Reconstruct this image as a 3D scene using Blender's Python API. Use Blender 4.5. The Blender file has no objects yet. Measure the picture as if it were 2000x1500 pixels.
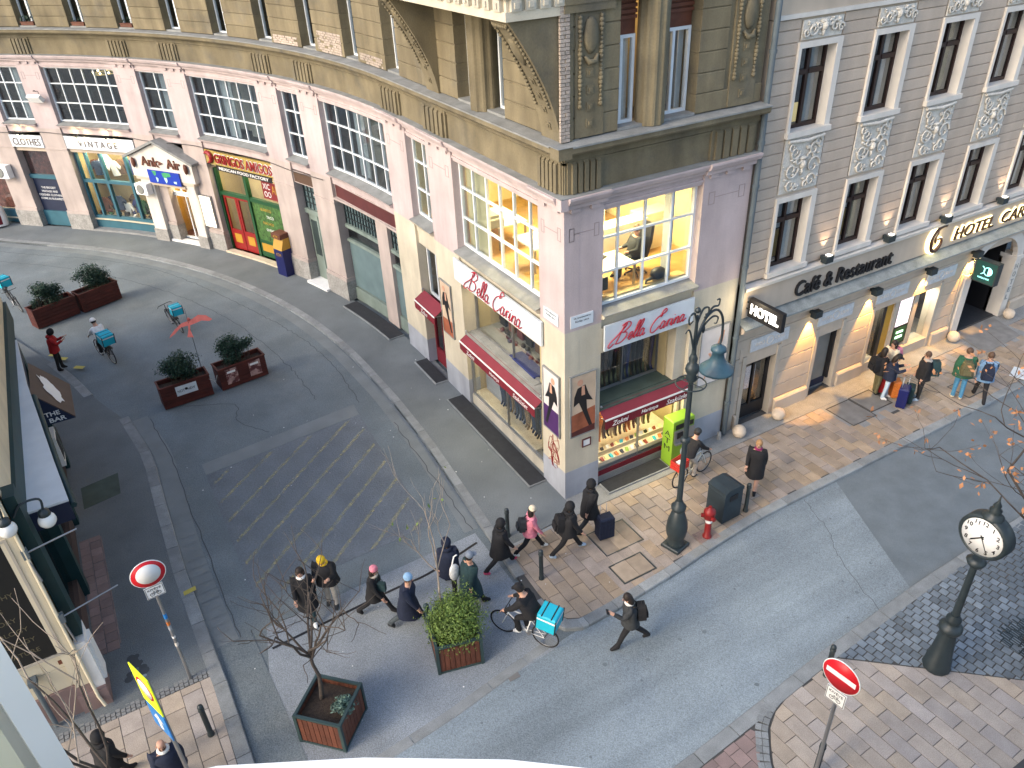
import bpy, bmesh, math, random
from mathutils import Vector, Matrix, noise as mnoise
random.seed(7)
S = bpy.context.scene
COL = S.collection
R = math.radians
PI = math.pi

# ------------------------------------------------------------------ camera, sky, sun, exposure
cam_d = bpy.data.cameras.new('camera'); cam = bpy.data.objects.new('camera', cam_d); COL.objects.link(cam)
cam_d.sensor_width = 36.0; cam_d.lens = 27.509; cam_d.clip_start = 0.05; cam_d.clip_end = 500
_yaw, _pitch, _roll = R(61.4628), R(32.5196), R(-2.7402)
_f = Vector((math.cos(_yaw)*math.cos(_pitch), math.sin(_yaw)*math.cos(_pitch), -math.sin(_pitch)))
_r = Vector((math.sin(_yaw), -math.cos(_yaw), 0)); _u = _r.cross(_f)
_r2 = _r*math.cos(_roll) + _u*math.sin(_roll); _u2 = _u*math.cos(_roll) - _r*math.sin(_roll)
_m = Matrix((_r2, _u2, -_f)).transposed().to_4x4(); _m.translation = (-9.118, -13.983, 14.5)
cam.matrix_world = _m
S.camera = cam

W = bpy.data.worlds.new('World'); S.world = W; W.use_nodes = True
_nt = W.node_tree; _nt.nodes.clear()
_sky = _nt.nodes.new('ShaderNodeTexSky'); _sky.sky_type = 'NISHITA'; _sky.sun_disc = False
SUN_EL, SUN_AZ = R(32), R(186)          # direction towards the sun, azimuth measured from +X
_sky.sun_elevation = SUN_EL; _sky.sun_rotation = R(90) - SUN_AZ
_sky.air_density = 1.0; _sky.dust_density = 2.5; _sky.ozone_density = 1.0
_bg = _nt.nodes.new('ShaderNodeBackground'); _bg.inputs['Strength'].default_value = 0.15
_wo = _nt.nodes.new('ShaderNodeOutputWorld')
_nt.links.new(_sky.outputs[0], _bg.inputs[0]); _nt.links.new(_bg.outputs[0], _wo.inputs[0])
sun_d = bpy.data.lights.new('sun', 'SUN'); sun_d.energy = 0.5; sun_d.angle = R(16); sun_d.color = (1.0, 0.86, 0.66)
sun = bpy.data.objects.new('sun', sun_d); COL.objects.link(sun)
_sd = Vector((math.cos(SUN_AZ)*math.cos(SUN_EL), math.sin(SUN_AZ)*math.cos(SUN_EL), math.sin(SUN_EL)))
sun.rotation_euler = _sd.to_track_quat('Z', 'Y').to_euler(); sun.location = (-20, -5, 30)
S.view_settings.view_transform = 'Standard'; S.view_settings.look = 'None'
S.view_settings.exposure = 1.45; S.view_settings.gamma = 1.0
S.render.engine = 'CYCLES'
S.cycles.max_bounces = 6; S.cycles.diffuse_bounces = 3; S.cycles.glossy_bounces = 3; S.cycles.transparent_max_bounces = 12
S.cycles.caustics_reflective = False; S.cycles.caustics_refractive = False; S.cycles.use_denoising = True
S.cycles.sample_clamp_indirect = 4.0

# ------------------------------------------------------------------ materials
MATS = {}
def lin(c):
    return tuple(((v/12.92) if v <= 0.04045 else ((v+0.055)/1.055)**2.4) for v in c)
def hexc(h):
    return lin((int(h[0:2],16)/255, int(h[2:4],16)/255, int(h[4:6],16)/255))
def mat(key, col, rough=.75, var=.12, scale=2.5, bump=0., bscale=40., rnd=0., streak=0., metal=0., spec=.4, emis=0., ecol=None, fine=0., stain=None, hue=0.):
    """procedural surface: base colour, broad and fine mottling, drip streaks, per-piece variation, relief"""
    if isinstance(col, str): col = hexc(col)
    m = bpy.data.materials.new(key); m.use_nodes = True; MATS[key] = m
    nt = m.node_tree; N = nt.nodes; L = nt.links; b = N['Principled BSDF']
    b.inputs['Roughness'].default_value = rough; b.inputs['Metallic'].default_value = metal
    b.inputs['Specular IOR Level'].default_value = spec
    geo = N.new('ShaderNodeNewGeometry')
    cur = None
    def mul(fac_out, lo, hi):
        mr = N.new('ShaderNodeMapRange'); mr.inputs[1].default_value = .3; mr.inputs[2].default_value = .7
        mr.inputs[3].default_value = lo; mr.inputs[4].default_value = hi; L.new(fac_out, mr.inputs[0]); return mr.outputs[0]
    val = None
    def times(o):
        nonlocal val
        if val is None: val = o; return
        mm = N.new('ShaderNodeMath'); mm.operation = 'MULTIPLY'; L.new(val, mm.inputs[0]); L.new(o, mm.inputs[1]); val = mm.outputs[0]
    if var:
        n = N.new('ShaderNodeTexNoise'); n.inputs['Scale'].default_value = scale; n.inputs['Detail'].default_value = 5; L.new(geo.outputs['Position'], n.inputs['Vector'])
        times(mul(n.outputs[0], 1-var, 1+var))
    if fine:
        n = N.new('ShaderNodeTexNoise'); n.inputs['Scale'].default_value = bscale; n.inputs['Detail'].default_value = 3; L.new(geo.outputs['Position'], n.inputs['Vector'])
        times(mul(n.outputs[0], 1-fine, 1+fine))
    if streak:
        mp = N.new('ShaderNodeMapping'); mp.inputs['Scale'].default_value = (1.5, 1.5, .3); L.new(geo.outputs['Position'], mp.inputs[0])
        n = N.new('ShaderNodeTexNoise'); n.inputs['Scale'].default_value = 1.6; n.inputs['Detail'].default_value = 6; L.new(mp.outputs[0], n.inputs['Vector'])
        times(mul(n.outputs[0], 1-streak, 1+streak*.35))
    if rnd:
        oi = N.new('ShaderNodeObjectInfo'); mr = N.new('ShaderNodeMapRange'); mr.inputs[3].default_value = 1-rnd; mr.inputs[4].default_value = 1+rnd
        L.new(oi.outputs['Random'], mr.inputs[0]); times(mr.outputs[0])
    base = N.new('ShaderNodeRGB'); base.outputs[0].default_value = (*col, 1); cur = base.outputs[0]
    if hue:
        oi = N.new('ShaderNodeObjectInfo'); wn = N.new('ShaderNodeTexWhiteNoise'); wn.noise_dimensions = '1D'; L.new(oi.outputs['Random'], wn.inputs['W'])
        mx = N.new('ShaderNodeMix'); mx.data_type = 'RGBA'; L.new(wn.outputs['Value'], mx.inputs[0]); L.new(cur, mx.inputs[6])
        g = sum(col)/3; mx.inputs[7].default_value = (col[0]*(1-hue)+g*hue*1.0, col[1]*(1-hue)+g*hue, col[2]*(1-hue)+g*hue*1.1, 1); cur = mx.outputs[2]
    if stain:
        sc, scale2, lo, hi = stain
        n = N.new('ShaderNodeTexNoise'); n.inputs['Scale'].default_value = scale2; n.inputs['Detail'].default_value = 7; n.inputs['Roughness'].default_value = .65; L.new(geo.outputs['Position'], n.inputs['Vector'])
        mr = N.new('ShaderNodeMapRange'); mr.inputs[1].default_value = lo; mr.inputs[2].default_value = hi; L.new(n.outputs[0], mr.inputs[0])
        mx = N.new('ShaderNodeMix'); mx.data_type = 'RGBA'; L.new(mr.outputs[0], mx.inputs[0]); L.new(cur, mx.inputs[6]); mx.inputs[7].default_value = (*(hexc(sc) if isinstance(sc, str) else sc), 1); cur = mx.outputs[2]
    if val is not None:
        vm = N.new('ShaderNodeVectorMath'); vm.operation = 'SCALE'; L.new(cur, vm.inputs[0]); L.new(val, vm.inputs['Scale']); cur = vm.outputs[0]
    L.new(cur, b.inputs['Base Color'])
    if bump:
        n = N.new('ShaderNodeTexNoise'); n.inputs['Scale'].default_value = bscale; n.inputs['Detail'].default_value = 4; L.new(geo.outputs['Position'], n.inputs['Vector'])
        bp = N.new('ShaderNodeBump'); bp.inputs['Strength'].default_value = bump; bp.inputs['Distance'].default_value = .02
        L.new(n.outputs[0], bp.inputs['Height']); L.new(bp.outputs[0], b.inputs['Normal'])
    if emis:
        b.inputs['Emission Strength'].default_value = emis
        b.inputs['Emission Color'].default_value = (*(ecol or col), 1)
    return m
def glassmat(key, tint=(.86,.9,.92), base=.06, rough=.03):
    m = bpy.data.materials.new(key); m.use_nodes = True; MATS[key] = m
    nt = m.node_tree; N = nt.nodes; L = nt.links; N.clear()
    o = N.new('ShaderNodeOutputMaterial'); t = N.new('ShaderNodeBsdfTransparent'); t.inputs[0].default_value = (*tint, 1)
    g = N.new('ShaderNodeBsdfGlossy'); g.inputs['Roughness'].default_value = rough
    fr = N.new('ShaderNodeFresnel'); ge = N.new('ShaderNodeNewGeometry'); io = N.new('ShaderNodeMath'); io.operation = 'MULTIPLY_ADD'; io.inputs[1].default_value = -.8333; io.inputs[2].default_value = 1.5
    L.new(ge.outputs['Backfacing'], io.inputs[0]); L.new(io.outputs[0], fr.inputs[0])
    ad = N.new('ShaderNodeMath'); ad.operation = 'ADD'; ad.inputs[1].default_value = base; L.new(fr.outputs[0], ad.inputs[0])
    mx = N.new('ShaderNodeMixShader'); L.new(ad.outputs[0], mx.inputs[0]); L.new(t.outputs[0], mx.inputs[1]); L.new(g.outputs[0], mx.inputs[2]); L.new(mx.outputs[0], o.inputs[0])
    return m
def worn(key, col, base=None, lo=.45, hi=.6, scale=6., rough=.8):
    """thin worn paint: shows only where the noise leaves it"""
    m = mat(key, col, rough, .1); nt = m.node_tree; N = nt.nodes; L = nt.links
    geo = N.new('ShaderNodeNewGeometry'); n = N.new('ShaderNodeTexNoise'); n.inputs['Scale'].default_value = scale; n.inputs['Detail'].default_value = 8; n.inputs['Roughness'].default_value = .75
    L.new(geo.outputs['Position'], n.inputs['Vector'])
    mr = N.new('ShaderNodeMapRange'); mr.inputs[1].default_value = lo; mr.inputs[2].default_value = hi; L.new(n.outputs[0], mr.inputs[0])
    L.new(mr.outputs[0], N['Principled BSDF'].inputs['Alpha'])
    return m

# ------------------------------------------------------------------ mesh building
class MB:
    def __init__(s): s.v = []; s.f = []; s.mi = []; s.sm = []
    def add(s, vs, fs, mi=0, sm=False):
        o = len(s.v); s.v += [tuple(v) for v in vs]
        for f in fs: s.f.append([i+o for i in f]); s.mi.append(mi); s.sm.append(sm)
    def hexa(s, p, mi=0):      # 8 points: bottom ring 0-3, top ring 4-7
        s.add(p, [(0,1,2,3),(7,6,5,4),(0,4,5,1),(1,5,6,2),(2,6,7,3),(3,7,4,0)], mi)
    def box(s, x0,x1,y0,y1,z0,z1, mi=0):
        s.hexa([(x0,y0,z0),(x1,y0,z0),(x1,y1,z0),(x0,y1,z0),(x0,y0,z1),(x1,y0,z1),(x1,y1,z1),(x0,y1,z1)], mi)
    def bev(s, x0,x1,y0,y1,z0,z1, b=.01, mi=0):   # box with its top edges chamfered
        p = [(x0,y0,z0),(x1,y0,z0),(x1,y1,z0),(x0,y1,z0),(x0,y0,z1-b),(x1,y0,z1-b),(x1,y1,z1-b),(x0,y1,z1-b),
             (x0+b,y0+b,z1),(x1-b,y0+b,z1),(x1-b,y1-b,z1),(x0+b,y1-b,z1)]
        s.add(p, [(3,2,1,0),(0,1,5,4),(1,2,6,5),(2,3,7,6),(3,0,4,7),(4,5,9,8),(5,6,10,9),(6,7,11,10),(7,4,8,11),(8,9,10,11)], mi)
    def mbox(s, M, sx, sy, sz, mi=0):             # box centred on a matrix
        a, b, c = sx/2, sy/2, sz/2
        s.hexa([M @ Vector(q) for q in [(-a,-b,-c),(a,-b,-c),(a,b,-c),(-a,b,-c),(-a,-b,c),(a,-b,c),(a,b,c),(-a,b,c)]], mi)
    def strip(s, fr, a0,a1,z0,z1,o0,o1, mi=0, ds=1.0, z0b=None, z1b=None):
        """swept box along a facade; z0b/z1b = heights at the outer side"""
        n = 1
        if fr is FL and max(a0,a1) > 9.0: n = max(1, int(math.ceil(abs(a1-a0)/ds)))
        zo0 = z0 if z0b is None else z0b; zo1 = z1 if z1b is None else z1b
        vs = []
        for i in range(n+1):
            a = a0+(a1-a0)*i/n
            vs += [fr(a,o0,z0), fr(a,o1,zo0), fr(a,o1,zo1), fr(a,o0,z1)]
        fs = [(0,1,2,3), tuple(4*n+k for k in (3,2,1,0))]
        for i in range(n):
            for k in range(4):
                k2 = (k+1) % 4; fs.append((4*i+k, 4*i+4+k, 4*i+4+k2, 4*i+k2))
        s.add(vs, fs, mi)
    def prof(s, fr, a0, a1, pts, mi=0, ds=1.0, na=None):
        """closed (offset, height) profile swept along a facade"""
        n = 1
        if fr is FL and max(a0,a1) > 9.0: n = max(1, int(math.ceil(abs(a1-a0)/ds)))
        if na: n = na
        k = len(pts); vs = []
        for i in range(n+1):
            a = a0+(a1-a0)*i/n
            vs += [fr(a,o,z) for o, z in pts]
        fs = [tuple(range(k)), tuple(n*k+j for j in reversed(range(k)))]
        for i in range(n):
            for j in range(k): fs.append((i*k+j, (i+1)*k+j, (i+1)*k+(j+1)%k, i*k+(j+1)%k))
        s.add(vs, fs, mi)
    def tube(s, pts, rad, n=8, mi=0, caps=True, sm=True):
        pts = [Vector(p) for p in pts]; m = len(pts)
        if not isinstance(rad, (list, tuple)): rad = [rad]*m
        vs = []; up = None
        for i, p in enumerate(pts):
            d = (pts[min(i+1,m-1)]-pts[max(i-1,0)])
            if d.length < 1e-9: d = Vector((0,0,1))
            d.normalize()
            if up is None: up = Vector((0,0,1)) if abs(d.z) < .9 else Vector((1,0,0))
            x = up.cross(d)
            if x.length < 1e-6: x = Vector((1,0,0)).cross(d)
            x.normalize(); y = d.cross(x); up = y if abs(d.z) > .9 else up
            for k in range(n):
                a = 2*PI*k/n; vs.append(p + (x*math.cos(a)+y*math.sin(a))*rad[i])
        fs = []
        for i in range(m-1):
            for k in range(n): fs.append((i*n+k, i*n+(k+1)%n, (i+1)*n+(k+1)%n, (i+1)*n+k))
        s.add(vs, fs, mi, sm)
        if caps: s.add(vs[:n], [tuple(reversed(range(n)))], mi); s.add(vs[-n:], [tuple(range(n))], mi)
    def lathe(s, prof, M=None, n=16, mi=0, sm=True):
        """(radius, height) profile turned about local z"""
        M = M or Matrix(); vs = []; m = len(prof)
        for r_, z in prof:
            for k in range(n):
                a = 2*PI*k/n; vs.append(M @ Vector((r_*math.cos(a), r_*math.sin(a), z)))
        fs = [(i*n+k, i*n+(k+1)%n, (i+1)*n+(k+1)%n, (i+1)*n+k) for i in range(m-1) for k in range(n)]
        s.add(vs, fs, mi, sm)
        s.add(vs[:n], [tuple(reversed(range(n)))], mi); s.add(vs[-n:], [tuple(range(n))], mi)
    def ball(s, c, r_, n=10, mi=0, sq=(1,1,1)):
        c = Vector(c); pr = [(math.sin(PI*i/(n//2+1)), -math.cos(PI*i/(n//2+1))) for i in range(n//2+2)]
        pr[0] = (.02,-1); pr[-1] = (.02,1)
        s.lathe([(a*r_, b*r_) for a, b in pr], Matrix.Translation(c) @ Matrix.Diagonal((*sq,1)), n, mi)
    def torus(s, M, R_, r_, n=24, k=6, mi=0):
        vs = []
        for i in range(n):
            a = 2*PI*i/n
            for j in range(k):
                b = 2*PI*j/k; q = R_+r_*math.cos(b); vs.append(M @ Vector((q*math.cos(a), q*math.sin(a), r_*math.sin(b))))
        s.add(vs, [(i*k+j, ((i+1)%n)*k+j, ((i+1)%n)*k+(j+1)%k, i*k+(j+1)%k) for i in range(n) for j in range(k)], mi, True)
    def ext(s, pts2, M, h, mi=0):
        """outline in local xy, extruded along local z from 0 to h"""
        n = len(pts2); vs = [M @ Vector((x,y,0)) for x, y in pts2] + [M @ Vector((x,y,h)) for x, y in pts2]
        s.add(vs, [tuple(reversed(range(n))), tuple(range(n, 2*n))] + [(i,(i+1)%n,n+(i+1)%n,n+i) for i in range(n)], mi)
    def mesh(s, name, mats, recalc=True):
        me = bpy.data.meshes.new(name); me.from_pydata(s.v, [], s.f)
        for m_ in (mats if isinstance(mats, (list, tuple)) else [mats]): me.materials.append(MATS[m_] if isinstance(m_, str) else m_)
        me.polygons.foreach_set('material_index', s.mi); me.polygons.foreach_set('use_smooth', s.sm)
        if recalc:
            bm = bmesh.new(); bm.from_mesh(me); bmesh.ops.recalc_face_normals(bm, faces=bm.faces); bm.to_mesh(me); bm.free()
        me.update(); return me
    def build(s, name, mats, parent=None, **kw):
        return link(name, s.mesh(name, mats), parent, **kw)
def link(name, me, parent=None, M=None, label=None, cat=None, group=None, kind=None):
    o = bpy.data.objects.new(name, me); COL.objects.link(o)
    if M is not None: o.matrix_world = M
    if parent is not None: o.parent = parent
    return tag(o, label, cat, group, kind)
def tag(o, label=None, cat=None, group=None, kind=None):
    if label: o['label'] = label
    if cat: o['category'] = cat
    if group: o['group'] = group
    if kind: o['kind'] = kind
    return o
def empty(name, loc=(0,0,0), rz=0, label=None, cat=None, group=None, kind=None, M=None):
    o = bpy.data.objects.new(name, None); COL.objects.link(o); o.empty_display_size = .2
    if M is not None: o.matrix_world = M
    else: o.location = loc; o.rotation_euler = (0,0,rz)
    return tag(o, label, cat, group, kind)
def copy_tree(o, parent=None):
    c = o.copy(); COL.objects.link(c)
    if parent is not None: c.parent = parent
    for ch in list(o.children): copy_tree(ch, c)
    return c

# facades as coordinate frames: (along, outward, up)
RC, SY, THM = 32.0, 9.0, R(44)
S1 = SY + RC*THM
def FL(s, o, z):                       # curved street front
    if s <= SY: return Vector((-o, s, z))
    th = min((s-SY)/RC, THM); c, d = math.cos(th), math.sin(th)
    x = -RC + (RC-o)*c; y = SY + (RC-o)*d
    if s > S1: x -= (s-S1)*d; y += (s-S1)*c
    return Vector((x, y, z))
def FR(x, o, z): return Vector((x, -o, z))           # front on the right-hand street (also the hotel)
def FB(y, o, z): return Vector((-12.0+o, y, z))      # bar building across the lane
def wallM(fr, a, o, z):
    """local x = reading direction, y = up, z = outward"""
    p = fr(a,o,z); q = fr(a,o+1,z)-p; q.normalize(); up = Vector((0,0,1)); x = up.cross(q)
    m = Matrix((x, up, q)).transposed().to_4x4(); m.translation = p; return m
def grM(x, y, z=0, rz=0, s=1.0):
    return Matrix.Translation((x,y,z)) @ Matrix.Rotation(rz,4,'Z') @ Matrix.Scale(s,4)
def text_mb(body, w=None, h=None, depth=.02, shear=0., bold=0., spacing=1.0, align='CENTER'):
    """lettering as solid geometry centred on the origin, fitted to w x h"""
    c = bpy.data.curves.new('t', 'FONT'); c.body = body; c.extrude = depth/2; c.shear = shear; c.offset = bold; c.align_x = align; c.space_character = spacing; c.resolution_u = 3
    o = bpy.data.objects.new('t', c); me = bpy.data.meshes.new_from_object(o)
    mb = MB(); vs = [v.co.copy() for v in me.vertices]
    x0 = min(v.x for v in vs); x1 = max(v.x for v in vs); y0 = min(v.y for v in vs); y1 = max(v.y for v in vs)
    sx = w/(x1-x0) if w else None; sy = h/(y1-y0) if h else None
    if sx is None: sx = sy
    if sy is None: sy = sx
    cx, cy = (x0+x1)/2, (y0+y1)/2
    mb.add([((v.x-cx)*sx, (v.y-cy)*sy, v.z+depth/2) for v in vs], [tuple(p.vertices) for p in me.polygons])
    bpy.data.objects.remove(o); bpy.data.curves.remove(c); bpy.data.meshes.remove(me)
    return mb
def text(name, body, M, mat_, parent, w=None, h=None, depth=.02, **kw):
    mb = text_mb(body, w, h, depth, **kw); mb.v = [tuple(M @ Vector(v)) for v in mb.v]
    me = mb.mesh(name, mat_, recalc=False); return link(name, me, parent)
def smooth(pts, k=5):
    pts = [Vector(p) for p in pts]; out = []
    for i in range(len(pts)-1):
        p0 = pts[max(i-1,0)]; p1 = pts[i]; p2 = pts[i+1]; p3 = pts[min(i+2,len(pts)-1)]
        for j in range(k):
            t = j/k; out.append(.5*((2*p1)+(p2-p0)*t+(2*p0-5*p1+4*p2-p3)*t*t+(3*p1-p0-3*p2+p3)*t*t*t))
    out.append(pts[-1]); return out
def alight(name, loc, size, power, col=(1,.8,.5), rot=(0,0,0), parent=None):
    d = bpy.data.lights.new(name, 'AREA'); d.energy = power; d.color = col; d.shape = 'RECTANGLE'; d.size = size[0]; d.size_y = size[1]
    o = bpy.data.objects.new(name, d); COL.objects.link(o); o.location = loc; o.rotation_euler = rot
    if parent: o.parent = parent
    return o

# palette (real-world albedos)
mat('asphalt', (.148,.176,.188), .85, .16, .6, .5, 40, fine=.3, stain=((.185,.208,.213), 1.1, .5, .8))
mat('asphalt_road', (.185,.222,.245), .8, .1, .45, .6, 45, fine=.3)
_rm = MATS['asphalt_road'].node_tree; _g = _rm.nodes.new('ShaderNodeNewGeometry'); _mp = _rm.nodes.new('ShaderNodeMapping'); _mp.inputs['Scale'].default_value = (.05, .55, 1); _mp.inputs['Rotation'].default_value = (0, 0, R(-3)); _n = _rm.nodes.new('ShaderNodeTexNoise'); _n.inputs['Scale'].default_value = 1.6; _n.inputs['Detail'].default_value = 4
_rm.links.new(_g.outputs['Position'], _mp.inputs[0]); _rm.links.new(_mp.outputs[0], _n.inputs['Vector']); _mr = _rm.nodes.new('ShaderNodeMapRange'); _mr.inputs[1].default_value = .35; _mr.inputs[2].default_value = .65; _mr.inputs[3].default_value = .78; _mr.inputs[4].default_value = 1.3; _rm.links.new(_n.outputs[0], _mr.inputs[0])
_b = _rm.nodes['Principled BSDF']; _src = _b.inputs['Base Color'].links[0].from_socket; _vm = _rm.nodes.new('ShaderNodeVectorMath'); _vm.operation = 'SCALE'; _rm.links.new(_src, _vm.inputs[0]); _rm.links.new(_mr.outputs[0], _vm.inputs['Scale']); _rm.links.new(_vm.outputs[0], _b.inputs['Base Color'])
mat('asphalt_pave', (.148,.166,.172), .85, .16, .7, .5, 40, fine=.28, stain=((.125,.138,.142), 1.6, .58, .78))
mat('asphalt_strip', (.235,.262,.285), .85, .15, .8, .6, 45, fine=.35)
mat('asphalt_band', (.195,.216,.22), .85, .12, 1.2, .4, 120, fine=.2)
mat('patch', (.14,.166,.182), .85, .12, 2, .4, 120, fine=.2)
mat('crack', (.075,.08,.083), .9, .1)
mat('sett_ground', (.145,.164,.18), .85, .12, 1.5, .5, 22, fine=.22)
mat('kerb_stone', (.235,.25,.252), .8, .15, 3, .4, 60, rnd=.15, fine=.2)
mat('joint', (.07,.068,.065), .9, .1)
mat('paver_sand', (.335,.255,.175), .8, .14, 3, .3, 60, rnd=.15, fine=.2, hue=.45)
mat('paver_pale', (.4,.33,.255), .8, .12, 3, .3, 60, rnd=.12, fine=.2, hue=.4)
mat('paver_rose', (.26,.19,.175), .8, .1, 3, .3, 60, rnd=.15, fine=.12)
mat('cobble', (.155,.185,.21), .6, .15, 5, .5, 30, rnd=.3)
mat('granite', (.25,.255,.25), .75, .12, 3, .5, 160, fine=.4)
mat('yellow_paint', (.55,.45,.1), .8)
worn('yellow_worn', (.5,.46,.24), lo=.4, hi=.8, scale=9)
mat('cream', (.55,.495,.38), .85, .12, .9, .25, 30, streak=.14, fine=.05, stain=((.5,.46,.39), 1.3, .55, .8))
mat('cream_dim', (.5,.46,.37), .85, .1, 1.2, .25, 30, streak=.2, fine=.05)
mat('pink', (.49,.405,.395), .85, .1, .8, .25, 30, streak=.14, fine=.05, stain=((.41,.35,.34), 1.1, .55, .8))
mat('pink_low', (.44,.37,.335), .85, .1, 1, .25, 30, streak=.16)
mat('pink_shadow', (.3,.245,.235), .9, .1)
mat('ochre', (.18,.15,.092), .9, .2, 1.1, .4, 25, streak=.22, fine=.08, stain=((.12,.11,.085), .7, .5, .75))
mat('ochre_block', (.2,.165,.1), .9, .18, 1.0, .4, 25, streak=.3, rnd=.08, fine=.08, stain=((.13,.12,.095), .8, .52, .78))
mat('ledge_grey', (.23,.235,.225), .8, .2, 2.5, .3, 30, fine=.1)
mat('base_blue', (.36,.38,.42), .8, .12, 1.2, .2, 30, streak=.15)
mat('plinth_stone', (.3,.29,.27), .85, .2, 2.5, .6, 14, fine=.2)
mat('white_frame', (.68,.72,.74), .5, .06, 4)
mat('brick_raw', (.36,.3,.25), .95, .2, 6, .8, 30, fine=.2, rnd=.2)
mat('hotel_block', (.48,.395,.315), .9, .06, 1.5, .7, 45, fine=.12, rnd=.05, streak=.1)
mat('hotel_smooth', (.5,.415,.325), .85, .06, 1.2, .1, 40, streak=.1)
mat('hotel_white', (.63,.59,.53), .75, .06, 2, .1, 40, streak=.1)
mat('hotel_relief', (.56,.53,.47), .85, .15, 5, .4, 30, fine=.15)
mat('hotel_ledge', (.25,.27,.26), .75, .25, 3, .4, 40, fine=.2)
mat('hotel_ground', (.5,.42,.33), .85, .07, 1.5, .2, 40, rnd=.05, streak=.1)
mat('hotel_jamb', (.43,.38,.31), .85, .08, 2, .2, 40)
mat('sash_brown', (.025,.011,.009), .5, .1)
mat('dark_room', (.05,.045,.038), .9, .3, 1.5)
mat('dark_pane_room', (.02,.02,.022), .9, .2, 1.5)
mat('grey_blind', (.33,.36,.37), .85, .15, 1.2)
mat('olive_blind', (.3,.27,.17), .85, .15, 1.2)
mat('white_curtain', (.62,.62,.6), .85, .1, 4)
mat('steel', (.35,.36,.37), .4, .1, metal=.8)
mat('iron', (.02,.03,.034), .45, .15, 6, .1, 60, spec=.5)
mat('iron_blue', (.035,.085,.115), .45, .15, 6, spec=.5)
mat('drain_pipe', (.1,.125,.14), .5, .15)
mat('rubber', (.02,.02,.022), .8, .1)
mat('door_mat', (.028,.03,.034), .95, .15, 6, .5, 120)
mat('red_awning', (.16,.01,.02), .7, .08, 2, .1, 60)
mat('red_awning_top', (.18,.022,.035), .75, .1, 2, .1, 60)
mat('white_paint', (.78,.78,.76), .6, .05)
mat('sign_white', (.62,.67,.7), .45, .08, 1.5, streak=.08)
mat('red_letter', (.45,.015,.035), .35, .05)
mat('black', (.012,.012,.014), .5, .05)
mat('navy', (.012,.02,.05), .6, .1)
mat('teal_paint', (.035,.12,.16), .5, .1)
mat('grey_door', (.2,.25,.22), .6, .15, 2, streak=.2)
mat('shutter_glass', (.13,.19,.2), .25, .15, 1.2)
mat('maroon', (.09,.022,.022), .5, .2, 2)
mat('wood_red', (.075,.015,.01), .6, .2, 3, .2, 40, rnd=.15, streak=.1)
mat('wood_tan', (.12,.04,.022), .6, .2, 5, .3, 40, rnd=.2)
mat('planter_frame', (.03,.055,.055), .5, .15)
mat('soil', (.05,.035,.025), .95, .35, 14, .8, 60, fine=.3)
mat('leaf_dark', (.022,.055,.035), .6, .3, 5, rnd=0, fine=.35)
mat('leaf_green', (.13,.2,.04), .6, .3, 4, fine=.35)
mat('leaf_grey', (.12,.19,.15), .7, .3, 6, fine=.3)
mat('leaf_brown', (.4,.19,.09), .8, .25, 9)
mat('bark', (.075,.06,.05), .9, .25, 8, .5, 50)
mat('bark_pale', (.3,.25,.2), .9, .2, 8)
mat('turquoise', (.012,.42,.56), .5, .06, 3)
mat('hydrant_red', (.24,.014,.014), .45, .15, 8)
mat('crate_red', (.5,.03,.02), .5, .1)
mat('stone_ball', (.55,.46,.36), .85, .15, 6, .4, 40)
mat('manhole', (.3,.24,.18), .8, .2, 3, .3, 60, rnd=.15)
mat('manhole_grey', (.2,.195,.185), .8, .18, 3, .3, 60, rnd=.1)
mat('sign_red', (.6,.01,.02), .4, .04)
mat('sign_blue', (.02,.2,.55), .4, .04)
mat('sign_yellow', (.72,.85,.02), .5, .04, emis=.12)
mat('office_wall', (.78,.66,.36), .85, .05)
mat('office_floor', (.5,.3,.1), .5, .15, 4)
mat('office_white', (.75,.7,.56), .6, .05)
mat('wood_light', (.6,.42,.18), .5, .12, 3)
mat('grey_plastic', (.22,.22,.2), .6, .1)
mat('shop_wall', (.45,.36,.2), .85, .1, 1.5)
mat('shop_floor', (.6,.52,.38), .6, .12, 3)
mat('olive_slab', (.06,.085,.07), .7, .25, 2, .3, 20)
mat('skin', (.52,.3,.21), .55, .06, 8)
mat('hair', (.02,.013,.01), .6, .2, 30)
mat('hair_brown', (.09,.05,.03), .6, .2, 30)
mat('hair_blond', (.35,.2,.09), .6, .2, 30)
mat('atm_green', (.2,.36,.03), .4, .05)
mat('atm_blue', (.008,.012,.09), .4, .08)
mat('atm_orange', (.45,.25,.03), .4, .08)
mat('gold', (.75,.55,.22), .35, .1, emis=.25, ecol=(1,.75,.3))
mat('glow_white', (1,.95,.85), .5, 0, emis=3.0)
mat('glow_warm', (1,.8,.45), .5, 0, emis=6.0)
mat('glow_sign', (1,.9,.7), .5, .15, 9, emis=.9)
mat('glow_halo', (1,.82,.4), .5, 0, emis=2.0)
mat('glow_cyan', (.3,.9,.85), .5, 0, emis=.8)
mat('glow_green', (.5,1,.6), .5, 0, emis=1.2)
mat('menu_screen', (.9,.8,.85), .4, .35, 9, emis=.4)
mat('globe_glass', (.75,.74,.7), .2, .05)
glassmat('glass'); glassmat('glass_shop', (.93,.95,.95), .02)
glassmat('glass_dark', (.5,.55,.58), .1)

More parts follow.
